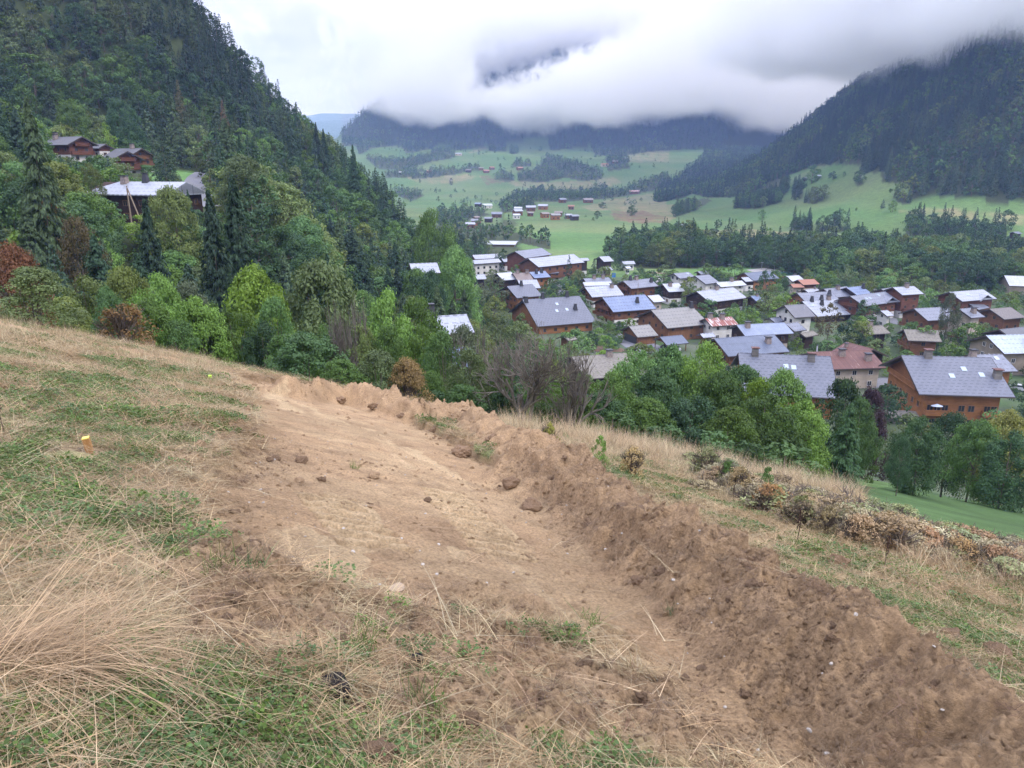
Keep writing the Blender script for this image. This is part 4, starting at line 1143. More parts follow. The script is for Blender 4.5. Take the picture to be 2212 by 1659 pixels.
H2((265, 405), (690, 375), (405, 548), 9.5, 'blue', 'wood', 'log chalet with a bright blue-grey roof and one dark chimney', ch=[(.68, .5, 'm')], bal=2, m=.46)
H2((750, 530), (1165, 495), (940, 710), 9.0, 'greywarm', 'plank', 'orange plank chalet with a warm grey roof beside the garage', bw=None, ch=[(.95, .05, 'm')], bal=0)
R = H2((530, 692), (735, 675), (625, 805), 5.2, 'greywarm', 'plank', 'small timber garage with a dark roll-up door', bw=None, bal=0, nwin=False, name='garage', cat='garage', ov=.8)
root, L, W, X, Yh, Hr, He, m, ro = R
mb = MB(); mb.box(-X - .08, -X - .003, -Yh * .78, Yh * .78, 0, 2.3)
for k in range(6): mb.box(-X - .1, -X - .075, -Yh * .78, Yh * .78, .05 + k * .38, .35 + k * .38)
mb.build('garage_door', M_DARKM, root)
R = H2((840, 800), (1060, 780), (910, 880), 4.2, 'bluerib', 'wood', 'open carport with a slate-blue roof sheltering two cars', bw=None, bal=0, nwin=False, name='carport', cat='carport', ov=.6)
CARPORT = R
for o in list(bpy.data.objects):
    if o.parent is R[0] and o.name.startswith('wall'): bpy.data.objects.remove(o)
mb = MB()
for a in (-1, 0, 1):
    for b in (-1, 1): mb.box(a * R[3] - .1, a * R[3] + .1, b * R[4] - .1, b * R[4] + .1, -1, R[6] + .15)
mb.prism([(R[4] * -1, R[6] + .1), (R[4], R[6] + .1), (0, R[5] - .35)], -R[3], -R[3] + .15)
mb.build('post_frame', WALL['wood'], R[0])
H2((1290, 615), (1555, 597), (1665, 672), 7.0, 'stripe', 'white', 'white house with a red and white streaked metal roof', ch=[(.6, .15, 's'), (.2, .0, 's')], bal=0, gable='L')
H2((1205, 345), (1575, 303), (1735, 405), 9.0, 'pale', 'dark', 'large dark brown chalet with a white ground floor and pale roof', ch=[(.52, .02, 's')], sky=[(.45, .35), (.55, .35), (.78, .4)], bal=1)
H2((1605, 680), (2085, 655), (1690, 790), 8.0, 'bluebig', 'dark', 'wide plain light-blue roof with a stone chimney', bw='cream', ch=[(.18, .25, 's')], bal=0)
H2((1380, 815), (1980, 772), (2130, 945), 8.5, 'bluerib', 'wood', 'dark blue ribbed metal roof with a stone chimney', bw='cream', ch=[(.78, .45, 's')], bal=0, gable='L')
H2((975, 165), (1130, 150), (1195, 200), 9.0, 'grey', 'white', 'white and dark gabled chalet with a grey roof by the playing field', sky=[(.8, .3)], bal=0, wmat=M_GUT)
H2((1190, 190), (1330, 175), (1405, 262), 9.0, 'grey', 'white', 'grey-roofed house right of the white and dark gabled one', bal=0)
H2((470, 240), (740, 215), (825, 290), 9.0, 'grey', 'wood', 'brown timber chalet with a hooded chimney by the playing field', ch=[(.9, .45, 'm'), (.28, .0, 'm'), (.5, 0, 's')], bal=2, gable='L')
H2((865, 270), (1030, 262), (940, 365), 8.0, 'white', 'dark', 'dark chalet with an icy light-blue roof', ch=[(.35, .3, 's')], bal=0, gable='L')
H2((715, 388), (830, 378), (940, 485), 5.5, 'white', 'cream', 'low building with a white roof behind the bright blue-grey roof', bw=None, bal=0, small=True)
H2((75, 215), (330, 203), (378, 255), 7.5, 'grey', 'wood', 'grey roof with twin chimneys, rearmost of three stacked roofs', ch=[(.4, .1, 's'), (.75, .1, 's')], bal=0)
H2((70, 252), (350, 245), (380, 275), 7.0, 'white', 'white', 'pale roof in the middle of three stacked roofs', bal=0, bw=None)
H2((88, 300), (405, 282), (452, 385), 7.5, 'pale', 'wood', 'pale dashed roof, front one of three stacked roofs', ch=[(.8, .2, 's')], sky=[(.2, .2), (.5, .15), (.3, .5)], bal=0)
H2((1400, 255), (1660, 237), (1745, 280), 6.5, 'white', 'white', 'long bright white roof behind the dark brown chalet', bw=None, ch=[(.6, 0, 's')], bal=0)
H2((1650, 205), (1765, 198), (1805, 240), 6.0, 'pale', 'dark', 'small pale-roofed house by the tall birch', bal=0, small=True)
H2((1215, 145), (1300, 138), (1325, 168), 6.0, 'grey', 'wood', 'little grey-roofed house behind the light green tree', bal=0, small=True)
H2((1780, 152), (1840, 147), (1897, 225), 7.5, 'bluerib', 'orange', 'orange gabled chalet with a dark blue roof near the sports ground', bw=None, bal=1, gable='L', Lc=16)
H2((490, 97), (540, 94), (562, 110), 4.0, 'white', 'white', 'small white hut at the edge of the playing field', bw=None, bal=0, small=True, name='hut', cat='hut')
H2((272, 104), (348, 100), (395, 130), 4.5, 'pale', 'wood', 'low pale-roofed hut behind the clipped hedge', bw=None, bal=0, small=True, name='hut', cat='hut')
H2((1745, 392), (1830, 385), (1810, 460), 7.0, 'blue', 'dark', 'small blue roof right of the large dark brown chalet', bw=None, ch=[(.7, .1, 's')], bal=0, small=True)
H2((1240, 768), (1370, 758), (1400, 788), 3.4, 'pale', 'wood', 'low pale shed roof in front of the red and white streaked roof', bw=None, bal=0, small=True, nwin=False, name='shed', cat='shed')
H1((1030, 430), (1505, 398), (1690, 610), 10.0, 'slate', 'orange', 'biggest grey tiled roof with five dark trapezoid chimneys', bw=None, ch=[(.78, .0, 'm'), (.35, .0, 'm'), (.04, .1, 'm'), (.78, .5, 'm'), (.08, -.2, 'm')], sky=[(.53, .25), (.46, .5), (.64, .48)], bal=0, m=.5, gable='R')
H1((900, 318), (1110, 300), (1200, 405), 9.0, 'slate', 'orange', 'grey tiled roof behind the biggest one, with one dark chimney', bw=None, ch=[(.55, .05, 'm')], bal=0)
H1((815, 210), (940, 200), (970, 305), 8.0, 'white', 'dark', 'pale white-green metal roof left of the brown tiled roof', bw=None, bal=0)
H1((950, 210), (1085, 203), (1100, 275), 8.0, 'brown', 'orange', 'brown tiled roof with two small chimneys', bw=None, ch=[(.3, 0, 's'), (.85, .1, 's')], bal=0)
H1((1085, 200), (1220, 190), (1265, 240), 8.0, 'blue', 'orange', 'blue-grey roof over orange timber walls by the street', bw=None, ch=[(.35, .3, 'm'), (.7, .2, 'm')], sky=[(.5, .3)], bal=0, gable='R')
H1((1232, 186), (1312, 180), (1332, 207), 6.0, 'grey', 'white', 'low grey roof by the tall dark spruce', bal=0, small=True)
H1((1190, 92), (1350, 45), (1400, 62), 12.0, 'pale', 'wood', 'white and brown apartment house with four rows of balconies', bal=3, Wc=16, gable='R', yaw=38, Lc=30, name='apartment_house', cat='apartment house')
H1((1042, 18), (1120, 8), (1212, 42), 13.0, 'grey', 'redbrown', 'brown apartment house with stacked orange balconies behind the parked cars', bal=3, Lc=22, Wc=14, gable='R', name='apartment_house', cat='apartment house')
H1((675, 55), (775, 50), (790, 85), 8.0, 'pale', 'wood', 'upper of two pale-roofed chalets at the valley entrance', bal=0, Lc=16)
H1((672, 98), (765, 92), (778, 118), 8.0, 'pale', 'white', 'lower of two pale-roofed chalets at the valley entrance', bal=0, Lc=16)
H1((1480, 86), (1575, 82), (1600, 103), 9.0, 'pale', 'dark', 'dark brown chalet with a pale roof, left of two behind the hedge', bal=0, gable='R')
H1((1668, 72), (1752, 67), (1756, 112), 9.5, 'pale', 'dark', 'dark brown chalet with a pale roof, right of two behind the hedge', bal=0, gable='L')
H1((905, 75), (945, 73), (975, 110), 7.0, 'pale', 'redbrown', 'steep pale roof between the dark trees by the parked cars', bal=0, small=True, Lc=11)
H1((90, 130), (320, 122), (345, 205), 7.0, 'pale', 'dark', 'blue-grey roof half hidden among trees at the foot of the hill', bw=None, bal=0, Y=205)
H1((540, 226), (715, 218), (725, 258), 6.0, 'pale', 'dark', 'pale roof strip behind the trees left of the willow', bw=None, bal=0)
H1((205, 575), (565, 552), (645, 700), 8.5, 'pale', 'orange', 'pale metal roof of the house in the hollow among bare trees', bw='cream', ch=[(.18, .02, 'm')], bal=0, Y=108, gable='R')
H1((130, 842), (640, 822), (665, 1000), 6.0, 'blue', 'white', 'bright blue roof glimpsed through the trees behind the earth bank', bw=None, bal=0, Y=84, nwin=False)
H1((1440, 905), (1950, 868), (2055, 1050), 7.5, 'moss', 'dark', 'low building with a brown stone-tiled roof behind the near row of trees', bw=None, ch=[(.58, .1, 's')], bal=0, m=.3)
H1((1365, 732), (1440, 716), (1465, 762), 4.0, 'moss', 'wood', 'little garden hut beside the vegetable beds', bw=None, bal=0, small=True, nwin=False, name='shed', cat='shed')
H1((990, 268), (1150, 262), (1190, 345), 6.5, 'pale', 'dark', 'low roof with ribbed pale edge behind the brown tiled roof', bw=None, bal=0)
house('6', (1000, 1506), (1210, 1508), (1232, 1528), 6.0, 'white', 'beige', 'flat-looking commercial building with a white roof at the valley entrance', bw=None, bal=0, m=.06, Wc=26, Lc=44, yaw=-6, name='commercial_building', cat='commercial building', nwin=False)
# left hill chalets
house('5', (340, 858), (1165, 860), (240, 1003), 8.5, 'pale', 'dark', 'dark timber house with a silvery hipped roof and two chimneys on the left hill', bw=None, Y=168, ch=[(.33, .15, 's'), (.55, .05, 'm')], bal=0, gable='R', hip='L', m=.36, yaw=-14, Lc=22, Wc=14)
house('5', (345, 400), (770, 400), (620, 512), 9.0, 'plain', 'wood', 'chalet with carved timber gable and white corner wall on the left hill', Y=281, ch=[(.62, .0, 's')], sky=[(.3, .35)], bal=2, gable='R', yaw=-32, Lc=16, Wc=12, ov=1.6, m=.55)
house('5', (380, 440), (480, 440), (420, 470), 8.5, 'plain', 'redbrown', 'brown chalet with an orange balcony in front of the carved gable one', Y=262, bal=2, gable='R', yaw=-40, Lc=12, Wc=11, ov=1.5, m=.5)
house('4', (245, 733), (450, 732), (380, 775), 8.5, 'plain', 'redbrown', 'upper left chalet with an orange balcony and stone chimney stack', Y=268, ch=[(.25, .05, 's'), (.35, .3, 's')], sky=[(.15, .4)], bal=2, gable='R', yaw=-28, Lc=19, Wc=11, ov=1.5, m=.5)
house('4', (500, 770), (545, 772), (540, 785), 5, 'plain', 'redbrown', 'small roof between the two upper chalets on the left hill', Y=276, bal=0, small=True, gable='R', yaw=-28, Lc=9, Wc=6, m=.5)
house('4', (1255, 1035), (1290, 1025), (1290, 1045), 5, 'white', 'dark', 'scrap of a pale roof among the trees below the road bend', Y=190, bal=0, small=True, Lc=8, Wc=6)
print('village', time.time() - T0)
# ------------------------------------------------------------------ far hamlets
def far_house(fr, xc, yb, wpx, roof, wall, label, yaw=8, Hr=7.0, lit=False, group='chalets of the far hamlets'):
    h = hit(*P(fr, xc, yb), ymin=60)
    if h is None: return
    x, y, z = h
    L = max(7, PS(fr, wpx) / FPX * y); W = min(L * .85, 12); Hr = min(Hr, L * .55 + 1)
    root = thing('far_chalet', label, 'chalet', (x, y, z), radians(yaw), group)
    hw = W / 2; He = Hr - .42 * hw
    mb = MB(); mb.prism([(-hw + .8, -2), (hw - .8, -2), (hw - .8, He), (0, Hr - .2), (-hw + .8, He)], -L / 2 + .8, L / 2 - .8); mb.build('wall', WALL[wall], root)
    mb = MB(); mb.prism([(-hw, He - .25), (-hw, He), (0, Hr), (hw, He), (hw, He - .25), (0, Hr - .25)], -L / 2, L / 2); mb.build('roof', ROOF[roof], root)
    for k in (-.25, .2):
        mb = MB(); mb.box(k * L - .7, k * L + .7, -hw + .7, -hw + .9, 1.2, 2.6); mb.build('window', M_GLASS, root)
    FOOT.append((x, y, max(L, W) * .5))
for i, a in enumerate([(1050, 1292, 40, 'blue', 'dark', 'blue-roofed chalet at the left of the upper far hamlet'), (1105, 1300, 60, 'white', 'white', 'bright white chalet in the upper far hamlet'), (1165, 1358, 66, 'grey', 'wood', 'grey-roofed chalet alone left of the main far hamlet'),
    (1300, 1325, 50, 'white', 'cream', 'white-roofed chalet at the left of the main far hamlet'), (1295, 1345, 58, 'pale', 'wood', 'pale-roofed chalet in front of the white-roofed one'), (1288, 1366, 46, 'white', 'white', 'lowest white-roofed chalet at the left of the main hamlet'),
    (1378, 1318, 60, 'pale', 'wood', 'wide pale roof at the top of the main far hamlet'), (1455, 1308, 60, 'pale', 'orange', 'pale-roofed house right of the wide one at the hamlet top'), (1465, 1360, 52, 'brown', 'orange', 'brown-roofed house in the middle of the main hamlet'),
    (1530, 1372, 60, 'greywarm', 'orange', 'orange-walled chalet at the lower middle of the hamlet'), (1550, 1352, 50, 'brown', 'wood', 'brown roof behind the orange-walled chalet'), (1612, 1366, 46, 'pale', 'wood', 'small pale roof at the right of the hamlet'), (1650, 1375, 52, 'grey', 'dark', 'rightmost grey roof of the main far hamlet'),
    (1375, 1350, 40, 'brown', 'wood', 'small brown house between the two clusters of the hamlet'), (1038, 1408, 64, 'grey', 'orange', 'grey-roofed chalet at the left of the lower hamlet'), (1115, 1388, 50, 'grey', 'dark', 'dark chalet at the right of the lower hamlet'), (1040, 1376, 34, 'brown', 'redbrown', 'small red-brown house behind the lower hamlet'), (1000, 1428, 60, 'pale', 'wood', 'long low roof at the edge of the lower hamlet'),
    (1330, 1262, 40, 'greywarm', 'wood', 'chalet on the rise above the main hamlet'), (1265, 1262, 26, 'brown', 'cream', 'tiny cream house on the rise above the main hamlet'), (1575, 1266, 44, 'grey', 'wood', 'grey-roofed house between the belt trees above the hamlet'), (1735, 1266, 60, 'brown', 'wood', 'brown-roofed farmhouse right of the tree belt'), (1630, 1308, 40, 'orange', 'wood', 'house with an orange roof right above the hamlet'),
    (2025, 1210, 60, 'stripe', 'wood', 'red-roofed farm on the dry far pasture'), (1100, 1078, 36, 'orange', 'redbrown', 'orange-brown house of the highest hamlet'), (1068, 1062, 30, 'brown', 'wood', 'brown house left of the orange-brown one'), (990, 1075, 34, 'shingle', 'dark', 'dark barn on the high pasture'), (1135, 1058, 30, 'orange', 'wood', 'small orange roof of the highest hamlet'), (742, 1080, 30, 'orange', 'wood', 'little orange-roofed house at the dry patch'),
    (570, 1090, 30, 'pale', 'dark', 'tiny pale-roofed barn at the far left of the pastures'), (928, 970, 40, 'pale', 'cream', 'pale barn on the highest pasture'), (1310, 1060, 40, 'orange', 'wood', 'reddish farmhouse at the wood edge'), (1838, 1038, 44, 'orange', 'cream', 'reddish house at the top right of the pastures'), (1905, 1020, 34, 'brown', 'wood', 'brown house right of the reddish one at the top'), (1972, 1000, 26, 'pale', 'wood', 'pale speck of a barn at the top right of the pastures')]):
    far_house('6', a[0], a[1], a[2], a[3], a[4], a[5], yaw=(i * 37) % 50 - 20)
for i, a in enumerate([(1012, 992, 22, 'dark', 'dark', 'dark hut left of the large tree on the far slope'), (1082, 980, 26, 'white', 'wood', 'white-roofed hut right of the large tree on the far slope'), (478, 1340, 46, 'pale', 'white', 'white house at the left of the tree belt'), (632, 1335, 66, 'pale', 'white', 'white house with two roofs in front of the dark spruces'),
    (675, 1358, 30, 'white', 'white', 'small white annex below the white house with two roofs'), (350, 1258, 46, 'pale', 'dark', 'low pale roof at the foot of the far meadow'), (1172, 1340, 36, 'blue', 'white', 'blue-roofed house peeking above the belt trees'), (1750, 1345, 66, 'pale', 'wood', 'long pale roof behind the belt trees at the right'), (1400, 1360, 24, 'orange', 'cream', 'tiny house with an orange roof behind the belt'),
    (2062, 1392, 50, 'orange', 'white', 'reddish roof of the right-edge hamlet'), (2130, 1392, 40, 'pale', 'wood', 'pale roof of the right-edge hamlet'), (2070, 1412, 40, 'pale', 'white', 'white chalet low in the right-edge hamlet'), (2160, 1305, 50, 'grey', 'dark', 'grey roof under the spruces at the right edge'), (40, 1478, 40, 'pale', 'white', 'small white house behind the playing field')]):
    far_house('7', a[0], a[1], a[2], a[3], a[4], a[5], yaw=(i * 37) % 50 - 20, group='scattered houses behind the village')
# ------------------------------------------------------------------ trees named one by one (nearest first)
N_ = 'row of trees below the meadow edge'
def h_(*a, **k): return hero(*a, **k)
h_('D', 60, 575, 170, Y=33, kind='shrub', col=OLV, label='olive-green shrub at the left edge of the meadow, under the red-berried tree', cat='shrub')
h_('D', 20, 528, 120, Y=37, kind='twiggy', col=RED, label='red-berried rowan at the far left edge above the dry meadow', name='rowan_tree', cat='rowan')
h_('D', 255, 655, 110, Y=36, kind='twiggy', col=ORG, label='rust-orange autumn bush with dry stalks on the meadow crest', cat='bush')
h_('D', 175, 590, 150, Y=52, kind='round', col=OLV, label='dark olive bushy tree just behind the left meadow, left of the orange bush')
h_('D', 262, 570, 130, Y=55, kind='oval', col=OLV, label='tall olive broadleaf tree rising behind the orange bush')
h_('D', 340, 590, 140, Y=50, kind='oval', col=BRT, label='light green feathery tree right of the orange bush')
h_('D', 320, 640, 110, Y=44, kind='shrub', col=GRN, label='leafy bush at the meadow crest beside the orange bush')
h_('D', 405, 605, 110, Y=53, kind='oval', col=GRY, label='grey-green willow-like tree behind the meadow crest')
h_('D', 380, 690, 110, Y=44, kind='shrub', col=GRN, label='low green bush on the crest just above the two fluorescent markers')
h_('D', 450, 650, 110, Y=55, kind='oval', col=GRN, label='mid-green tree above the left end of the dirt track')
h_('D', 545, 572, 200, Y=66, kind='round', col=BRT, label='broad bright green tree with a domed crown above the start of the track')
h_('D', 500, 665, 150, Y=54, kind='round', col=GRN, label='dark spreading tree directly above the top of the dirt track')
h_('D', 592, 640, 130, Y=58, kind='loose', col=GRN, label='airy tree with thin dark stems above the top of the dirt track')
h_('D', 690, 560, 160, Y=70, kind='round', col=OLV, label='yellowish green domed tree right of the broad bright one')
h_('D', 655, 715, 190, Y=46, kind='shrub', col=GRN, label='dense dark green bush right behind the far end of the dirt track')
h_('D', 735, 770, 110, Y=44, kind='shrub', col=GRN, label='low green bush between the dense dark bush and the yellow one')
h_('D', 815, 755, 130, Y=45, kind='shrub', col=OLV, label='yellow-green bush behind the earth bank')
h_('D', 878, 775, 95, Y=45, kind='twiggy', col=ORG, label='orange-tinged autumn bush behind the earth bank, right of the yellow-green one', cat='bush')
h_('D', 835, 625, 130, Y=62, kind='loose', col=BRT, label='light green tree right of the grey leafless thicket')
h_('D', 900, 640, 80, Y=72, kind='oval', col=GRN, label='slim green tree left of the pale-roofed house in the hollow')
h_('D', 955, 715, 120, Y=54, kind='loose', col=GRN, label='thin see-through tree in front of the pale-roofed house in the hollow')
h_('D', 930, 800, 90, Y=47, kind='loose', col=GRN, label='young tree with loose foliage in front of the bright blue roof')
h_('D', 1010, 750, 140, Y=50, kind='loose', col=OLV, label='olive tree with loose foliage between the blue roof and the bare tree')
h_('D', 1070, 770, 130, Y=52, kind='oval', col=GRN, label='green tree directly left of the bare branching tree')
h_('D', 1170, 800, 130, Y=50, kind='loose', col=GRN, label='green tree directly right of the bare branching tree')
h_('D', 1235, 850, 150, Y=49, kind='round', col=GRN, label='dark leafy tree below the stone-tiled roof')
h_('D', 1300, 845, 130, Y=51, kind='round', col=DKG, label='dark green tree below the right end of the stone-tiled roof')
h_('D', 1380, 750, 150, Y=58, kind='loose', col=BRT, label='loose-crowned tree covering the right end of the stone-tiled roof')
h_('D', 1455, 745, 140, Y=62, kind='round', col=GRN, label='green tree with a rounded top below the open carport')
h_('D', 1530, 735, 150, Y=60, kind='loose', col=BRT, label='tallest bright green tree left of the grey standing-seam roof')
h_('D', 1400, 860, 150, Y=52, kind='round', col=GRN, label='shaded tree at the centre of the row above the dry grass slope')
h_('D', 1490, 850, 150, Y=53, kind='round', col=DKG, label='deep green tree at the foot of the tallest bright tree')
h_('D', 1610, 785, 140, Y=60, kind='oval', col=GRN, label='green tree covering the left half of the grey standing-seam roof')
h_('D', 1585, 880, 150, Y=50, kind='round', col=GRN, label='leafy tree low in the row behind the orange-tinged shrubs')
h_('D', 1695, 795, 150, Y=60, kind='oval', col=BRT, label='bright green pointed tree in front of the grey standing-seam roof')
h_('D', 1665, 850, 170, Y=54, kind='round', col=GRN, label='full round tree at the right end of the row, lower left part')
h_('D', 1745, 865, 130, Y=56, kind='round', col=BRT, label='full bright tree at the right end of the row, next to the dark spruce')
h_('D', 1700, 960, 170, Y=48, kind='shrub', col=GRN, label='low spreading bush under the full round tree at the end of the row')
h_('D', 1840, 868, 120, Y=57, yb=None, kind='spruce', col=DKG, label='dark spruce standing between the bright round tree and the lawn')
h_('D', 1862, 858, 100, Y=72, kind='oval', col=GRN, label='green tree rising just behind the dark spruce by the lawn')
h_('D', 1830, 815, 130, Y=98, kind='shrub', col=DKG, label='dark dense bush below the cream house with the rusty roof')
h_('D', 1885, 835, 90, Y=100, kind='shrub', col=PUR, label='purple-leaved bush between the dark bush and the big orange chalet', cat='bush')
h_('D', 1855, 880, 110, Y=92, kind='shrub', col=GRN, label='bright bush by the garden path of the big orange chalet')
h_('D', 2000, 898, 120, yb=1075, kind='round', col=DKG, label='dark round tree at the left of the group on the lawn')
h_('D', 2065, 888, 110, yb=1080, kind='oval', col=DKG, label='second dark tree in the group on the lawn')
h_('D', 2120, 905, 110, yb=1090, kind='round', col=GRN, label='third tree in the group on the lawn, with lighter leaves')
h_('D', 2185, 885, 90, Y=78, kind='round', col=YEL, label='yellow autumn tree behind the group on the lawn at the right edge')
h_('D', 2190, 930, 130, yb=1105, kind='round', col=DKG, label='dark tree at the right picture edge in front of the yellow tree')
h_('D', 1955, 945, 40, yb=1075, kind='loose', col=DKG, label='slim leaning tree beside the dark round tree on the lawn')
for a in [(1190, 775, 120, 56, 'loose', OLV, 'thin olive tree in front of the left corner of the stone-tiled roof'), (1255, 805, 120, 53, 'round', GRN, 'mid-green tree under the middle of the stone-tiled roof'), (1330, 800, 120, 54, 'oval', BRT, 'fresh green tree under the right half of the stone-tiled roof'),
    (1420, 790, 130, 56, 'round', GRN, 'rounded green tree two places left of the tallest bright tree'), (1560, 800, 130, 57, 'round', GRN, 'green tree between the tallest bright tree and the standing-seam roof'), (1640, 815, 120, 57, 'loose', BRT, 'light loose tree in front of the middle of the standing-seam roof'),
    (1100, 830, 120, 50, 'shrub', DKG, 'dark bush under the bare branching tree'), (1180, 870, 120, 47, 'shrub', GRN, 'green bush right of the bare tree trunk'), (1000, 830, 120, 47, 'shrub', GRN, 'green bush behind the hump of the earth bank'), (940, 840, 90, 46, 'shrub', DKG, 'dark bush behind the bank below the blue roof'),
    (1330, 890, 120, 46, 'shrub', GRN, 'low green bush at the foot of the row, centre'), (1440, 915, 130, 44, 'shrub', DKG, 'low dark bush at the foot of the row behind the orange shrubs'), (1550, 930, 120, 43, 'shrub', GRN, 'low green bush behind the tall rust-topped shrub'), (1620, 950, 110, 43, 'shrub', DKG, 'low dark bush under the round trees'),
    (560, 690, 120, 52, 'round', DKG, 'dark tree under the broad bright domed one'), (610, 720, 110, 50, 'shrub', GRN, 'bush left of the dense dark one at the track end'), (700, 700, 120, 56, 'oval', GRN, 'green tree behind the dense dark bush'), (780, 700, 110, 54, 'loose', OLV, 'olive tree behind the bare stems'), (840, 700, 110, 54, 'oval', GRN, 'green tree behind the yellow-green bush'),
    (420, 640, 110, 52, 'round', BRT, 'light rounded tree right of the grey-green willow'), (130, 640, 130, 42, 'shrub', OLV, 'olive bush at the crest left of the orange bush'), (230, 620, 100, 50, 'oval', GRN, 'green tree right behind the orange bush'), (915, 700, 90, 60, 'loose', GRN, 'loose tree before the left edge of the pale roof in the hollow'), (1000, 700, 100, 62, 'loose', GRY, 'grey-green thin tree before the right edge of the pale roof in the hollow')]:
    h_('D', a[0], a[1], a[2], Y=a[3], kind=a[4], col=a[5], label=a[6])
h_('1', 150, 165, 130, Y=192, kind='round', col=GRN, label='round tree half covering the blue-grey roof at the foot of the hill')
h_('1', 260, 180, 130, Y=192, kind='oval', col=DKG, label='dark tree in front of the right end of the half-hidden blue-grey roof')
h_('1', 210, 205, 140, Y=185, kind='round', col=DKG, label='dark tree hiding the walls below the blue-grey roof')
h_('1', 330, 690, 130, Y=98, kind='round', col=GRN, label='tree covering the lower wall of the house in the hollow')
h_('1', 560, 720, 120, Y=97, kind='loose', col=OLV, label='olive tree at the right corner of the house in the hollow')
# bare trees
BARE = [bare(5, 5, 3, .5).mesh('bare_branches', [M_GREYBARK], True), bare(9, 4, 6, .32).mesh('bare_branches_b', [M_GREYBARK], True)]
def bare_tree(fr, xc, yt, wpx, Y, mi, label, hs=1.0):
    px, pt = P(fr, xc, yt); d = ray(px, pt); x = d[0] / d[1] * Y; zt = d[2] / d[1] * Y
    z = float(base(np.array([x]), np.array([Y]))[0])
    h = zt - z; wd = PS(fr, wpx) / FPX * (Y * CP - zt * SP)
    o = link('bare_tree', BARE[mi]); o.location = (x, Y, z); o.scale = (wd / 1.0, wd / 1.0, h / .98); o.rotation_euler = (0, 0, Y * 1.3)
    o['label'] = label; o['category'] = 'bare tree'
bare_tree('D', 1128, 685, 215, 46, 0, 'large grey leafless tree with spreading branches in the middle of the row')
bare_tree('D', 1020, 700, 150, 55, 1, 'grey leafless thicket left of the large bare tree')
bare_tree('D', 1235, 735, 160, 47, 1, 'sparse grey twigs rising right of the large bare tree')
bare_tree('D', 770, 640, 110, 54, 1, 'upright thicket of bare grey stems above the earth bank')
bare_tree('D', 720, 650, 80, 47, 1, 'thin bare stems left of the upright grey thicket')
# shrubs along the crest of the dry slope
for i, (a, b, ww, Y, kd, c, lb) in enumerate([
    (1370, 955, 70, 37, 'twiggy', ORG, 'small orange-leaved shrub at the left end of the shrub line'),
    (1185, 905, 60, 38, 'twiggy', YEL, 'yellowish tuft of shrub behind the earth bank'),
    (1300, 930, 45, 39, 'shrub', BRT, 'small bright green bush on the crest of the dry slope'),
    (1530, 960, 90, 35, 'twiggy', OLV, 'tall rust-topped shrub where the shrub line begins'),
    (1600, 1000, 90, 34.5, 'twiggy', ORG, 'orange-brown shrub right of the tall rust-topped one'),
    (1575, 985, 60, 37, 'twiggy', GRN, 'green shrub growing among the rusty ones'),
    (1665, 1035, 100, 33.5, 'twiggy', ORG, 'orange-brown shrub in the middle of the shrub line'),
    (1735, 1065, 100, 32, 'twiggy', OLV, 'olive shrub in the middle of the shrub line'),
    (1790, 1085, 80, 31, 'twiggy', ORG, 'rusty shrub in front of the lawn, left part'),
    (1660, 1000, 50, 37, 'shrub', BRT, 'small fresh green bush behind the rusty shrubs'),
    (1860, 1105, 110, 29.5, 'twiggy', RED, 'reddish shrub in front of the lawn'),
    (1930, 1120, 100, 28, 'twiggy', ORG, 'rust-coloured shrub in front of the lawn, middle'),
    (2010, 1135, 120, 27, 'twiggy', RED, 'reddish-brown shrub below the trees on the lawn'),
    (2090, 1155, 120, 26, 'twiggy', ORG, 'brown shrub near the right edge of the slope'),
    (2170, 1175, 120, 25, 'twiggy', RED, 'reddish shrub at the right picture edge')]):
    Y = min(on_plane(*P('D', a, b + 78))[1], 44)
    hero('D', a, b + 8, ww * .8, Y=Y, kind=kd, col={ORG: (.36, .25, .11), RED: (.35, .23, .12), OLV: (.22, .23, .09)}.get(c, c), label=lb, cat='shrub', group='shrubs along the crest of the dry slope', hmin=.7)
LINE_D = [(1480, 1010), (1560, 1040), (1650, 1090), (1750, 1125), (1850, 1155), (1950, 1180), (2080, 1210), (2220, 1245)]
for i in range(180):
    t = random.random() * (len(LINE_D) - 1.001); k = int(t); t -= k
    a = LINE_D[k][0] + (LINE_D[k + 1][0] - LINE_D[k][0]) * t; b = LINE_D[k][1] + (LINE_D[k + 1][1] - LINE_D[k][1]) * t + random.gauss(-4, 17)
    x, y = on_plane(*P('D', a, b))
    if math.hypot(x, y) > 44: continue
    h = random.uniform(.35, .8); ci = random.randrange(3); c = ((.36, .30, .17), (.34, .25, .13), (.24, .26, .11))[ci]
    place_tree('twiggy', x, y, float(H(np.array([x]), np.array([y]))[0]) - .03, h, h * random.uniform(1.2, 2.2), c, ('low brownish brush', 'low rusty brush', 'low olive brush')[ci] + ' along the shrub line on the dry slope', 'low brush along the crest, ' + ('brownish', 'rusty', 'olive')[ci], lod='mid')
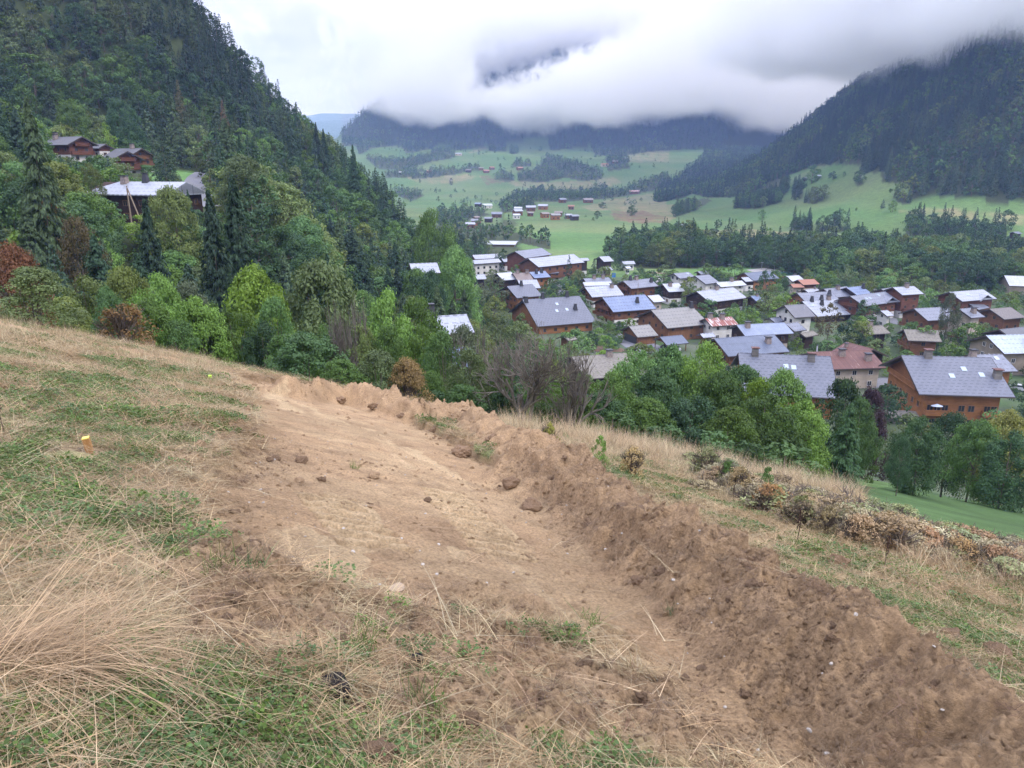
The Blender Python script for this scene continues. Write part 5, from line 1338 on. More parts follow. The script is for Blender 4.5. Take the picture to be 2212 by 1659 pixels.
# --- trees of the left hill named one by one
h_('4', 135, 505, 240, Y=118, kind='spruce', col=SPL, label='tall spruce with brownish tips left of the upper chalets')
h_('4', 770, 1050, 180, Y=104, kind='spruce', col=SPR, label='dark spruce standing in front of the hip-roofed chalet, left')
h_('4', 1110, 1005, 150, Y=100, kind='spruce', col=SPR, label='thin spruce with a pale bare lower trunk, right of the hip-roofed chalet')
h_('4', 1235, 920, 150, Y=106, kind='spruce', col=SPR, label='ragged spruce below the road bend')
h_('4', 1000, 1010, 10, Y=150, kind='spruce', col=SPR, label='narrow spruce at the right corner of the hip-roofed chalet')
h_('4', 590, 930, 72, Y=185, kind='round', col=LIM, label='small lime-green tree above the hip-roofed chalet')
h_('4', 905, 992, 150, Y=140, kind='round', col=OLV, label='yellowish tree in front of the hip-roofed chalet', )
h_('4', 465, 865, 150, Y=160, kind='loose', col=OLV, label='olive tree with light foliage left of the lime-green one')
h_('4', 255, 1060, 130, Y=125, kind='loose', col=(.14, .08, .035), label='rusty brown tree on the left slope')
h_('4', 390, 1150, 150, Y=112, kind='loose', col=(.11, .085, .03), label='brown-tinged tree below the rusty one')
h_('4', 1110, 750, 190, Y=255, kind='round', col=(.08, .10, .03), label='tree with a brown dead side above the road bend')
h_('4', 640, 515, 220, Y=305, kind='round', col=DKG, label='large dark broadleaf above the chalet with carved gable')
h_('4', 380, 530, 150, Y=300, kind='round', col=GRN, label='mid-green tree above the upper chalets')
h_('4', 560, 655, 100, Y=290, kind='oval', col=BRT, label='light tree right above the carved-gable chalet')
h_('4', 130, 280, 260, Y=330, kind='round', col=BRT, label='bright broadleaf tree high on the left hillside at the picture edge')
h_('4', 270, 330, 130, Y=325, kind='round', col=BRT, label='second bright broadleaf tree high on the left hillside')
h_('4', 420, 330, 170, Y=330, kind='round', col=GRN, label='domed green tree beside the two bright ones on the left hillside')
h_('4', 240, 420, 130, Y=310, kind='spruce', col=SPL, label='greyish spruce under the bright hillside trees')
h_('4', 945, 420, 120, Y=350, kind='larch', col=(.10, .09, .035), label='yellow-brown larch in the middle of the left hillside')
h_('4', 1185, 530, 120, Y=350, kind='larch', col=(.11, .075, .04), label='brownish larch right of the yellow-brown one')
h_('4', 1435, 410, 60, Y=470, kind='spruce', col=SPR, label='tall pointed spruce on the skyline of the left hill')
h_('4', 1475, 435, 60, Y=465, kind='spruce', col=SPR, label='pointed spruce next to the tallest on the skyline')
h_('4', 1540, 525, 60, Y=440, kind='spruce', col=SPR, label='spruce lower on the skyline of the left hill')
h_('4', 1580, 545, 75, Y=435, kind='spruce', col=SPR, label='broad spruce at the step of the left skyline')
h_('4', 1688, 650, 50, Y=400, kind='spruce', col=SPR, label='small spruce where the left skyline flattens')
h_('4', 1728, 685, 50, Y=395, kind='spruce', col=SPR, label='small spruce right of the one where the skyline flattens')
h_('4', 1885, 770, 70, Y=365, kind='spruce', col=SPR, label='dark spruce clump against the distant meadows')
h_('4', 1325, 320, 120, Y=470, kind='loose', col=DKG, label='overhanging tree at the rocky bulge of the left skyline')
h_('4', 1165, 940, 70, Y=205, kind='spruce', col=(.035, .06, .05), label='blue-green spruce beside the road on the left hill')
h_('D', 930, 450, 80, Y=235, kind='oval', col=BRT, label='tall light green tree at the foot of the left hill')
h_('D', 985, 530, 70, Y=215, kind='round', col=BRT, label='bright round tree below the tall light green one')
h_('D', 960, 470, 40, Y=260, kind='spruce', col=SPR, label='dark spruce between the tall light tree and the valley')
# --- village trees
V_ = 'garden'
for a in [('3', 130, 85, 190, 440, 'loose', DKG, 'tall dark birch in front of the tennis courts'), ('3', 945, 340, 240, 545, 'round', DKG, 'dark round tree in front of the long pale roofs'),
    ('3', 640, 375, 250, 705, 'loose', (.095, .085, .04), 'brownish olive tree right of the white house'), ('3', 830, 480, 180, 695, 'oval', GRN, 'green tree between the brownish tree and the mossy roofs'),
    ('3', 960, 480, 180, 575, 'shrub', GRN, 'green garden bush under the dark round tree'), ('3', 1410, 330, 130, 560, 'oval', GRN, 'upright green tree in front of the brown chalet gable'),
    ('3', 1630, 290, 170, 745, 'loose', GRY, 'tall grey-green birch in front of the balconied house'), ('3', 1400, 540, 260, 800, 'round', BRT, 'light green tree covering the mossy-roofed barn'),
    ('3', 1310, 680, 200, 805, 'round', (.13, .17, .035), 'yellow-green tree behind the big orange chalet'), ('3', 960, 650, 180, 810, 'oval', DKG, 'dark tree behind the rusty-roofed house'),
    ('3', 600, 680, 230, 790, 'shrub', GRN, 'garden bushes behind the rusty-roofed house'), ('3', 265, 165, 85, 285, 'round', DKG, 'dark round tree left of the orange roofs'),
    ('3', 600, 150, 50, 205, 'round', BRT, 'small light tree right of the orange roofs'), ('3', 660, 140, 62, 200, 'round', BRT, 'small round green tree beside the sports ground'),
    ('3', 755, 178, 110, 250, 'round', GRN, 'round tree behind the blue ridge roofs'), ('3', 1230, 510, 90, 580, 'round', OLV, 'small olive tree in front of the brown gable'),
    ('3', 1490, 640, 160, 810, 'oval', GRN, 'tree behind the ridge of the big orange chalet'), ('3', 1800, 520, 120, 600, 'round', PUR, 'dark purple tree in front of the balconied house'),
    ('3', 1940, 480, 80, 560, 'shrub', GRN, 'bush in front of the shingled roof at the right'), ('3', 40, 650, 70, 610, 'spruce', SPL, 'little tree poking up before the wide blue roof'),
    ('3', 360, 610, 110, 760, 'loose', GRY, 'thin grey-green tree by the wide blue roof'), ('3', 230, 640, 70, 760, 'oval', GRN, 'small green tree at the end of the ribbed blue roof'),
    ('2', 1135, 190, 230, 480, 'loose', OLV, 'large olive tree between the light blue roof and the dark chalet'), ('2', 865, 275, 110, 450, 'oval', DKG, 'dark bush-like tree beside the light blue roof'),
    ('2', 1340, 420, 230, 605, 'round', GRN, 'green tree in front of the dark brown chalet'), ('2', 1750, 470, 230, 650, 'round', DKG, 'dark tree right below the dark brown chalet'),
    ('2', 1590, 455, 150, 640, 'oval', GRN, 'light green tree between the two dark ones below the dark chalet'), ('2', 2110, 200, 85, 335, 'round', DKG, 'dark tree near the white canvas roof'),
    ('2', 1460, 90, 125, 240, 'oval', GRN, 'green tree behind the white-edged grey roofs'), ('2', 650, 75, 90, 215, 'oval', OLV, 'lone olive tree on the playing field'),
    ('2', 735, 180, 60, 240, 'round', DKG, 'small dark tree at the edge of the playing field'), ('2', 80, 320, 170, 470, 'round', DKG, 'dark round tree left of the blue-roofed chalet'),
    ('2', 1900, 560, 10, 640, 'round', GRN, 'tiny tree by the stone chimney'), ('2', 1580, 265, 150, 310, 'shrub', DKG, 'hedge-like bushes behind the dark chalet'),
    ('1', 1420, 50, 115, 305, 'spruce', SPR, 'tall dark spruce right of the balconied apartment house'), ('1', 1630, 80, 95, 205, 'spruce', (.03, .05, .045), 'bluish spruce in front of the brown chalet by the hedge'),
    ('1', 1260, 250, 100, 345, 'round', GRN, 'round green tree by the street bend'), ('1', 690, 105, 165, 215, 'round', BRT, 'vivid green round tree below the terraced chalets'),
    ('1', 870, 0, 130, 180, 'round', DKG, 'dark trees left of the parked cars'), ('1', 990, 5, 110, 140, 'spruce', SPR, 'dark spruce above the parked cars'),
    ('1', 810, 20, 60, 185, 'spruce', SPL, 'slim spruce left of the parked cars'), ('1', 800, 225, 300, 500, 'loose', GRY, 'large grey-green willow left of the slate roofs'),
    ('1', 520, 330, 190, 480, 'round', OLV, 'yellowing bush on the small lawn'), ('1', 650, 250, 130, 470, 'spruce', SPR, 'dark spruce beside the large willow'),
    ('1', 250, 285, 150, 440, 'round', OLV, 'olive bush left of the small lawn'), ('1', 400, 180, 170, 360, 'oval', DKG, 'dark trees below the half-hidden blue roof'),
    ('1', 60, 140, 150, 420, 'oval', BRT, 'fresh green tree left of the half-hidden blue roof'), ('1', 1220, 300, 60, 420, 'round', GRN, 'narrow green tree beside the street'),
    ('1', 1480, 315, 45, 385, 'oval', DKG, 'small conical tree by the street corner'), ('1', 130, 290, 130, 520, 'round', GRN, 'green tree above the pale-roofed house in the hollow'),
    ('1', 1780, 720, 150, 810, 'shrub', DKG, 'dark hedge bushes beside the driveway'), ('1', 1410, 215, 40, 300, 'spruce', SPR, 'small spruce at the foot of the tall dark one'),
    ('1', 1530, 210, 110, 300, 'round', DKG, 'dark bush between the tall spruce and the field'), ('1', 1850, 60, 110, 190, 'round', DKG, 'dark tree by the small white hut'), ('1', 1780, 40, 100, 180, 'round', DKG, 'dark tree right of the brown chalets'),
    ('7', 1060, 900, 90, 1000, 'round', GRN, 'large tree beside the hut on the far slope'), ('7', 1168, 935, 55, 980, 'round', DKG, 'round tree right of the hut on the far slope'), ('7', 1230, 938, 20, 968, 'oval', DKG, 'little tree further right of the hut on the far slope'),
    ('7', 783, 1145, 48, 1215, 'oval', GRN, 'lone round tree on the meadow below the far wood'), ('7', 1445, 1088, 38, 1138, 'spruce', SPR, 'lone dark spruce on the far meadow'), ('7', 1500, 1095, 55, 1160, 'round', GRN, 'grey-green round tree on the far meadow beside the lone spruce'),
    ('7', 1295, 1135, 14, 1155, 'oval', DKG, 'tiny shrub alone in the middle of the far meadow'), ('7', 975, 980, 60, 1090, 'spruce', SPR, 'pointed spruce on the far slope left of the small wood'), ('7', 720, 1222, 18, 1243, 'round', DKG, 'small bush at the bottom of the far meadow'),
    ('6', 1275, 910, 60, 963, 'round', DKG, 'dark round tree alone on the hazy pasture'), ('6', 1438, 912, 26, 942, 'round', DKG, 'small round tree on the hazy pasture right of the dark one'), ('6', 1795, 1315, 50, 1368, 'round', DKG, 'dark round tree right of the far hamlet'),
    ('6', 1830, 1262, 55, 1302, 'round', DKG, 'dark tree on the dry far pasture'), ('6', 1440, 1155, 60, 1215, 'oval', DKG, 'tall tree in the hazy tree belt'), ('6', 1845, 1155, 30, 1215, 'spruce', SPR, 'pointed spruce in the hazy tree belt'), ('6', 2010, 1280, 80, 1345, 'round', DKG, 'round thicket on the brown far pasture'),
    ('6', 880, 1110, 30, 1155, 'round', GRY, 'pale tree on the far pasture near the dry patch'), ('6', 685, 1115, 16, 1145, 'round', DKG, 'small tree at the left end of the dry patch'), ('6', 1187, 1018, 20, 1042, 'round', DKG, 'small round tree near the uppermost hamlet')]:
    fr, xc, yt, wp, yb, kd, c, lb = a
    if wp <= 10: continue
    hero(fr, xc, yt, wp, yb=yb, kind=kd, col=c, label=lb)
print('heroes', time.time() - T0)
# ------------------------------------------------------------------ woods
CAND = []      # (score, kind, x, y, z, h, w, colour, zone)
def ncol(c, s, seed):
    return tuple(v * s for v in c)
def jitter_grid(x0, x1, y0, y1, sp):
    gx, gy = np.meshgrid(np.arange(x0, x1, sp), np.arange(y0, y1, sp))
    gx = gx.ravel() + RNG.uniform(-.45, .45, gx.size) * sp; gy = gy.ravel() + RNG.uniform(-.45, .45, gy.size) * sp
    return gx, gy
def near_house(x, y, pad=2):
    for hx, hy, r in FOOT:
        if (x - hx) ** 2 + (y - hy) ** 2 < (r + pad) ** 2: return True
    return False
def near_hero(x, y, k=.3):
    for hx, hy, r in HERO:
        if abs(hx - x) < r and (x - hx) ** 2 + (y - hy) ** 2 < (r * k) ** 2: return True
    return False
# left hill
x, y = jitter_grid(-330, 12, 78, 540, 6.0)
z = base(x, y)
xr = np.interp(y, [0, 78, 100, 165, 230, 280, 350, 500, 700], [-5, -22, -24, -10, -14, -24, -20, -17, -10])
px, py = proj(x, y, z)
ok = (x < xr) & (px > -50) & (px < 500) & (py > -90)
fk = fbm(x / 38., y / 38., 3, 301); fc = fbm(x / 22., y / 22., 3, 302)
dens = RNG.uniform(0, 1, len(x))
for i in np.nonzero(ok)[0]:
    con = fk[i] + .3 * (py[i] < 150) * .6 - .05 + RNG.normal(0, .22) > .02
    h = RNG.uniform(13, 22) if con else RNG.uniform(9, 16)
    if y[i] < 130: h *= .8
    wd = h * (RNG.uniform(.42, .6) if con else RNG.uniform(.75, 1.1))
    if not con: wd = min(wd, 13)
    if near_house(x[i], y[i], 2 + wd * .2) or near_hero(x[i], y[i]): continue
    q = fit(x[i], y[i], z[i], h, wd)
    if q is None: continue
    h, wd = q
    pb = proj(x[i], y[i], z[i])
    if inpoly(np.array([pb[0]]), np.array([pb[1]]), PP('5', [(850, 650), (1040, 740), (1300, 680), (1590, 690), (1600, 800), (1500, 880), (1800, 1140), (1700, 1220), (1500, 1150), (1380, 900), (1180, 780), (930, 900), (800, 800)]))[0] and 150 < y[i] < 420: continue
    up = sst(np.array(py[i]), 60, 200)
    if con: c = SPR if fc[i] < .15 else SPL; kd = 'spruce' if RNG.random() < .8 else 'larch'
    else:
        c = DKG if fc[i] < -.15 else (GRN if fc[i] < .25 else OLV); kd = ['round', 'oval', 'round', 'loose'][RNG.integers(4)]
        if y[i] < 150 and RNG.random() < .15: c = BRT
    CAND.append([h / (y[i]), kd, x[i], y[i], z[i], h, wd, ncol(c, .8 + .35 * float(up), 0), 'left'])
# foot of the left hill and the hollow behind the near row
x, y = jitter_grid(-70, 20, 60, 100, 7.5); z = base(x, y)
for i in range(len(x)):
    if x[i] > -18 + RNG.normal(0, 3) - (y[i] - 60) * .1: continue
    h = RNG.uniform(6, 10); wd = h * RNG.uniform(.8, 1.1)
    if near_house(x[i], y[i], 3) or near_hero(x[i], y[i]) or blocked(x[i], y[i], z[i], h, wd): continue
    CAND.append([h / y[i], ['round', 'oval', 'loose'][RNG.integers(3)], x[i], y[i], z[i], h, wd, (GRN, OLV, BRT)[RNG.integers(3)], 'hollow'])
# belt behind the village and scattered wood
def poly_trees(polys, sp, zone, hr, ymin, ymax, xr_, pc, jit=1.0, kinds=('round', 'oval', 'loose'), maxz=1e9, cols=None, skip=0.0):
    n0 = len(CAND)
    x, y = jitter_grid(xr_[0], xr_[1], ymin, ymax, sp)
    z = base(x, y); px, py = proj(x, y, z)
    m = np.zeros(len(x), bool)
    for q in polys: m |= inpoly(px, py, q)
    m &= (px > -40) & (px < 1064) & (z < maxz)
    fk = fbm(x / (sp * 5), y / (sp * 5), 3, 311 + len(zone)); fc = fbm(x / (sp * 3), y / (sp * 3), 3, 312)
    for i in np.nonzero(m)[0]:
        if RNG.random() < skip: continue
        con = RNG.random() < pc + .9 * fk[i]
        h = RNG.uniform(*hr) * (1.05 if con else .8)
        wd = h * (RNG.uniform(.36, .5) if con else RNG.uniform(.7, 1.05))
        if y[i] < 560 and (near_house(x[i], y[i], 3) or near_hero(x[i], y[i])): continue
        if con: c = SPR if fc[i] < .2 else SPL; kd = 'spruce'
        else: c = (DKG if fc[i] < .0 else (GRN if fc[i] < .3 else OLV)); kd = kinds[RNG.integers(len(kinds))]
        if cols: c = cols[RNG.integers(len(cols))] if not con else c
        CAND.append([h / y[i], kd, x[i], y[i], z[i], h, wd, c, zone])
    print(zone, len(CAND) - n0)
poly_trees(BELT, 6.8, 'belt', (13, 23), 330, 640, (-40, 470), .22)
rwood = FOREST[15:]
valley = [q for q in FOREST[1:15]]
poly_trees([rwood[1]], 9, 'right hill', (14, 20), 900, 1450, (100, 900), .6)
poly_trees(valley, 13, 'valley', (10, 19), 500, 2700, (-900, 900), .3)
poly_trees(rwood[2:] , 7.5, 'meadow wood', (13, 20), 480, 1000, (100, 700), .55)
poly_trees([rwood[0]], 8.2, 'right hill', (15, 23), 560, 1620, (150, 1100), .62, maxz=235)
poly_trees([rwood[1]], 12, 'cloud mountain', (14, 22), 1450, 2000, (-100, 1000), .6)
poly_trees([rwood[0]], 11, 'cloud mountain', (14, 22), 1620, 2500, (100, 1500), .6, maxz=300)
poly_trees([FOREST[0], rwood[1]], 15, 'cloud mountain', (15, 24), 2000, 3500, (-900, 1500), .75, maxz=500)
# hedgerows and loose trees dotted over the far pastures
x, y = jitter_grid(-600, 1000, 620, 2500, 60); z = base(x, y); px, py = proj(x, y, z)
fq = fbm(x / 200., y / 200., 3, 330)
for i in range(len(x)):
    if px[i] < 380 or px[i] > 1050 or fq[i] < .05 or RNG.random() < .45: continue
    if x[i] > np.interp(y[i], [480, 560, 700, 890, 1300, 2000], [300, 260, 220, 190, 220, 400]) : continue
    for k in range(RNG.integers(1, 5)):
        xx = x[i] + RNG.normal(0, 14); yy = y[i] + RNG.normal(0, 14); h = RNG.uniform(4, 10)
        CAND.append([h / yy, 'round' if RNG.random() < .75 else 'spruce', xx, yy, float(base(np.array([xx]), np.array([yy]))[0]), h, h * RNG.uniform(.6, 1), DKG, 'valley'])
# village greenery between the houses
x, y = jitter_grid(-20, 330, 105, 370, 6.5); z = base(x, y); px, py = proj(x, y, z)
nv = 0
VIS = [q for q in VISROOF]
for i in range(len(x)):
    if y[i] < 118 and x[i] < 40: continue
    if px[i] < 470 or px[i] > 1060 or near_house(x[i], y[i], -.8) or RNG.random() < .12: continue
    h = RNG.uniform(2.5, 6.5) if RNG.random() < .75 else RNG.uniform(7, 11)
    wd = h * RNG.uniform(.8, 1.2)
    a = np.array([proj(x[i] + o * wd, y[i], z[i] + h * t) for o in (-.4, 0, .4) for t in (.3, .9)])
    if any(inpoly(a[:, 0], a[:, 1], q).any() and y[i] < Yq for q, Yq in VIS): continue
    if inpoly(np.array([px[i]]), np.array([py[i]]), PP('1', [(1540, 170), (2212, 150), (2212, 290), (1700, 270)]))[0]: continue
    if x[i] > 45 and y[i] < 112: continue
    CAND.append([h / y[i], ['round', 'oval', 'round'][RNG.integers(3)], x[i], y[i], z[i], h, wd, (GRN, DKG, BRT, OLV)[RNG.integers(4)], 'village']); nv += 1
print('village bushes', nv)
LBL = {'left': ('%s in the crowded forest on the left hillside', '%s of the forest on the left hillside'), 'hollow': ('%s in the hollow behind the near row of trees', '%s in the hollow behind the near row'),
       'belt': ('%s in the tree belt behind the village', '%s of the belt behind the village'), 'valley': ('small hazy %s among the far pastures', '%s among the far pastures'),
       'meadow wood': ('%s in the small woods on the far right meadow', '%s of the small woods on the right meadow'), 'right hill': ('%s in the dense forest of the right mountainside', '%s of the right mountainside'),
       'cloud mountain': ('%s on the mountain under the cloud', '%s on the cloudy mountain'), 'village': ('small garden %s between the village chalets', 'garden %ss between the chalets')}
CN = {}
def cname(c, kd):
    k = round(c[0] * 1000)
    if kd == 'larch': return 'loose-branched larch'
    if kd == 'spruce': return 'dark spruce' if c[0] < .036 else 'olive-tipped spruce'
    r = c[0] / c[1]
    return {'round': 'round', 'oval': 'egg-shaped', 'loose': 'open-crowned'}[kd] + (' dark' if c[1] < .068 else (' olive' if r > .7 else (' bright' if c[1] > .12 else ' green'))) + ' broadleaf tree'
lim = {'con': 262, 'br': 150}
CAND.sort(key=lambda q: -q[0])
rest = {}
cnt = {'con': 0, 'br': 0}
nv = 0
for q in CAND:
    kd = 'con' if q[1] in ('spruce', 'larch') else 'br'
    s, kind, x_, y_, z_, h, wd, c, zone = q
    if cnt[kd] < lim[kd] :
        cnt[kd] += 1
        nm = cname(c, kind)
        fr_, gr_ = LBL[zone]
        qx, qy = proj(x_, y_, z_ + h * .6)
        if zone == 'left':
            w_ = ('high on the left hillside, in the upper left corner' if qy < 100 and qx < 110 else 'high on the left hillside below the skyline' if qy < 100 else 'on the right end of the left hill above the valley' if qx > 330 else
                  'beside and behind the upper chalets of the left hill' if qx < 160 and qy < 190 else 'on the left slope below the hip-roofed house' if qx < 200 and qy >= 190 else 'in the middle of the left hillside, right of the road' if qy < 200 else 'low on the left hill behind the bright near trees')
            fr_ = '%s ' + w_; gr_ = '%ss ' + w_
        elif zone == 'belt':
            w_ = ('behind the playing field' if qx < 700 else 'behind the sports ground' if qx < 830 else 'at its right end near the warehouse')
            fr_ = '%s of the tree belt ' + w_; gr_ = '%ss of the tree belt ' + w_
        place_tree(kind, x_, y_, z_ - .3, h, wd, c, fr_ % nm, (gr_ % {'con': 'conifer', 'br': 'broadleaf tree'}[kd]) + ', ' + nm, lod='near' if h / y_ * FPX > 62 else 'mid')
    else: rest.setdefault((zone, kind, c), []).append(q)
zl = {'left': 'dense mixed forest covering the left hillside', 'hollow': 'thicket in the hollow left of the village', 'belt': 'long dark belt of trees behind the village', 'valley': 'hazy copses and hedges on the far pastures',
      'meadow wood': 'small woods on the green meadow at the right', 'right hill': 'dense conifer forest on the right mountainside', 'cloud mountain': 'hazy blue forest on the mountain below the cloud', 'village': 'garden bushes between the village chalets'}
byz = {}
for (zone, kind, c), L in rest.items(): byz.setdefault((zone, kind, tuple(round(v, 2) for v in c)), []).extend(L)
for (zone, kind, _), L in byz.items():
    if len(L) == 0: continue
    c = tuple(np.mean([q[7] for q in L], 0))
    lod = 'mid' if np.mean([q[0] for q in L]) * FPX > 11 else 'far'
    ms = [p[2] for p in protos(kind, lod)]
    A = np.array([q[2:7] for q in L])
    rot = np.zeros((len(L), 3)); rot[:, 2] = RNG.uniform(0, 2 * pi, len(L))
    scatter({'village': 'garden_bushes'}.get(zone, 'forest'), np.stack([A[:, 0], A[:, 1], A[:, 2] - .3], 1), rot, np.stack([A[:, 4], A[:, 4], A[:, 3]], 1), ms, c,
            zl[zone] + ', ' + {'spruce': 'its spruces', 'larch': 'its larches', 'round': 'its round broadleaf trees', 'oval': 'its egg-shaped broadleaf trees', 'loose': 'its open-crowned broadleaf trees'}[kind], 'forest')
print('forest', len(CAND), len(rest), time.time() - T0)
# ------------------------------------------------------------------ roads and small surfaces in the village
M_ASPH = simple_mat('asphalt', (.17, .17, .18), .9, 2, .15); M_CONC = simple_mat('pale_paving', (.34, .33, .31), .9, 1, .15); M_DIRT = simple_mat('bare_dirt', (.27, .21, .15), .95, 1, .2)
M_CGRN = simple_mat('green_court', (.06, .17, .11), .8); M_CRED = simple_mat('red_court', (.33, .11, .09), .8); M_BED = simple_mat('tilled_earth', (.14, .09, .06), .95, 3, .4)
def patch(name, fr, pts, mat, up=.08, kind='structure'):
    vs = []
    n = len(pts)
    for i in range(n):
        a, b = pts[i], pts[(i + 1) % n]
        for k in range(3):
            q = hit(*P(fr, a[0] + (b[0] - a[0]) * k / 3, a[1] + (b[1] - a[1]) * k / 3), ymin=70)
            if q: vs.append((q[0], q[1], float(base(np.array([q[0]]), np.array([q[1]]))[0]) + up))
    mb = MB(); mb.poly(vs); o = mb.build(name, mat); o['kind'] = kind
    bm = bmesh.new(); bm.from_mesh(o.data); bmesh.ops.triangulate(bm, faces=bm.faces); bm.normal_update()
    for f in bm.faces:
        if f.normal.z < 0: f.normal_flip()
    bm.to_mesh(o.data); bm.free()
    return o
patch('road', '1', [(1262, 372), (1340, 345), (1465, 328), (1475, 360), (1370, 378), (1290, 418)], M_ASPH)
patch('driveway', '1', [(1745, 712), (1850, 702), (1880, 770), (2010, 812), (2130, 795), (2250, 850), (2150, 875), (1960, 868), (1880, 822), (1800, 765)], M_ASPH)
patch('road', '3', [(960, 995), (1110, 985), (1110, 1070), (960, 1070)], M_ASPH)
patch('car_park', '1', [(880, 125), (1150, 142), (1130, 192), (900, 192)], M_ASPH)
patch('car_park', '2', [(1700, 130), (1880, 112), (2212, 165), (2200, 188), (1950, 160), (1760, 150)], M_CONC)
patch('road', '3', [(855, 212), (1045, 250), (1035, 282), (930, 262)], M_CONC)
patch('road', '3', [(1380, 300), (1492, 322), (1482, 342), (1368, 322)], M_CONC)
patch('yard', '3', [(2085, 238), (2300, 250), (2300, 335), (2120, 292)], M_CONC)
patch('path', '2', [(690, 152), (800, 148), (950, 172), (960, 185), (850, 172), (720, 168)], M_DIRT)
patch('path', '2', [(770, 178), (870, 200), (880, 262), (780, 262), (830, 215)], M_CONC)
patch('street', '2', [(925, 470), (1065, 472), (1085, 505), (930, 500)], M_ASPH)
patch('street', '3', [(1090, 490), (1170, 500), (1200, 560), (1120, 540)], M_ASPH)
patch('tennis_court', '3', [(165, 150), (250, 146), (250, 182), (165, 182)], M_CRED, .14)
patch('sports_court', '3', [(185, 118), (340, 132), (320, 150), (180, 138)], M_CGRN, .14)
patch('vegetable_bed', '1', [(1560, 790), (1700, 775), (1890, 850), (1900, 868), (1600, 862)], M_BED)
def strip(name, fr, pts, wd, mat, up=.25):
    c = []
    for (a, b, Y) in pts:
        d = ray(*P(fr, a, b)); c.append((d[0] / d[1] * Y, Y))
    c = np.array(c); V = []; F = []
    ts = np.linspace(0, len(c) - 1, 50)
    cx = np.interp(ts, range(len(c)), c[:, 0]); cyy = np.interp(ts, range(len(c)), c[:, 1])
    k = np.ones(5) / 5
    cx[2:-2] = np.convolve(cx, k, 'valid'); cyy[2:-2] = np.convolve(cyy, k, 'valid')
    tx = np.gradient(cx); ty = np.gradient(cyy); l = np.hypot(tx, ty)
    zc = base(cx, cyy) + up; zc[2:-2] = np.convolve(zc, k, 'valid')
    for i in range(50):
        for s in (-1, 1): V.append((cx[i] + s * ty[i] / l[i] * wd / 2, cyy[i] - s * tx[i] / l[i] * wd / 2, zc[i] - (0 if s < 0 else 0)))
    for i in range(49): F.append([2 * i, 2 * i + 1, 2 * i + 3, 2 * i + 2])
    mb = MB(); mb.v = V; mb.f = F; o = mb.build(name, mat); o['kind'] = 'structure'
    return o
strip('hill_road', '5', [(1380, 705, 292), (1590, 735, 275), (1500, 800, 258), (1440, 900, 238), (1540, 1000, 215), (1640, 1090, 200), (1740, 1180, 188)], 5.0, M_ASPH)
# ------------------------------------------------------------------ cars
def paint(n, c): return simple_mat(n, c, .3, spec=.6)
M_TYRE = simple_mat('tyre', (.02, .02, .02), .8); M_RIM = simple_mat('rim', (.4, .4, .42), .4, metal=.8)
def car(fr, a, b, yaw, col, label, Y=None, s=1.0, z=None):
    if Y is None: q = hit(*P(fr, a, b), ymin=70); x, y, z = q
    else: d = ray(*P(fr, a, b)); x, y = d[0] / d[1] * Y, Y; z = float(base(np.array([x]), np.array([y]))[0])
    r = thing('parked_car', label, 'car', (x, y, z + .12), radians(yaw))
    mb = MB(); w = .86
    mb.prism([(-2.1, .32), (-2.15, .75), (-1.9, .95), (-.95, 1.02), (1.7, 1.02), (2.05, .85), (2.1, .35)], -w, w)   # profile runs along y
    bd = mb.build('body', paint('car_paint', col), r)
    mb = MB(); mb.prism([(-.95, 1.023), (-.35, 1.42), (1.15, 1.44), (1.75, 1.023)], -w * .86, w * .86); mb.build('windows', M_GLASS, r)
    mb = MB(); mb.prism([(-.38, 1.43), (-.3, 1.48), (1.1, 1.5), (1.18, 1.45)], -w * .8, w * .8); mb.build('car_roof', bd.data.materials[0], r)
    for sx in (-1, 1):
        for yy in (-1.35, 1.3):
            mb = MB(); mb.cyl((sx * (w - .16), yy, .32), (sx * (w + .02), yy, .32), .32, 12); t = mb.build('wheel', M_TYRE, r)
            mb = MB(); mb.cyl((sx * (w + .021), yy, .32), (sx * (w + .03), yy, .32), .18, 10); mb.build('rim', M_RIM, t)
    return r
car('1', 1010, 160, 60, (.55, .56, .58), 'silver car in the row parked below the brown apartment house')
car('1', 1050, 165, 60, (.6, .6, .6), 'white car parked beside the silver one below the apartment house')
car('1', 965, 168, 30, (.3, .31, .33), 'grey car parked by the dark spruce')
car('1', 1335, 330, 70, (.6, .6, .62), 'white van-like car parked by the street bend')
car('1', 1378, 330, 75, (.03, .12, .40), 'blue car parked by the street bend')
car('1', 1318, 350, 80, (.25, .26, .28), 'grey car in front of the white one at the street bend')
x_, y_ = CARPORT[0].location[0], CARPORT[0].location[1]
for dx, c, lb in ((-1.7, (.03, .03, .035), 'dark car under the carport'), (1.4, (.45, .46, .48), 'light car under the carport with its front in the open')):
    d = (x_ + dx, y_ - 1.2)
    r = car('2', 880, 900, 10, c, lb, Y=y_); r.location = (d[0], d[1], CARPORT[0].location[2] + .1)
car('3', 2190, 285, 80, (.05, .05, .06), 'dark vehicle in front of the warehouse')
car('3', 2170, 1095, 60, (.5, .51, .53), 'light car behind the big orange chalet at the right edge')
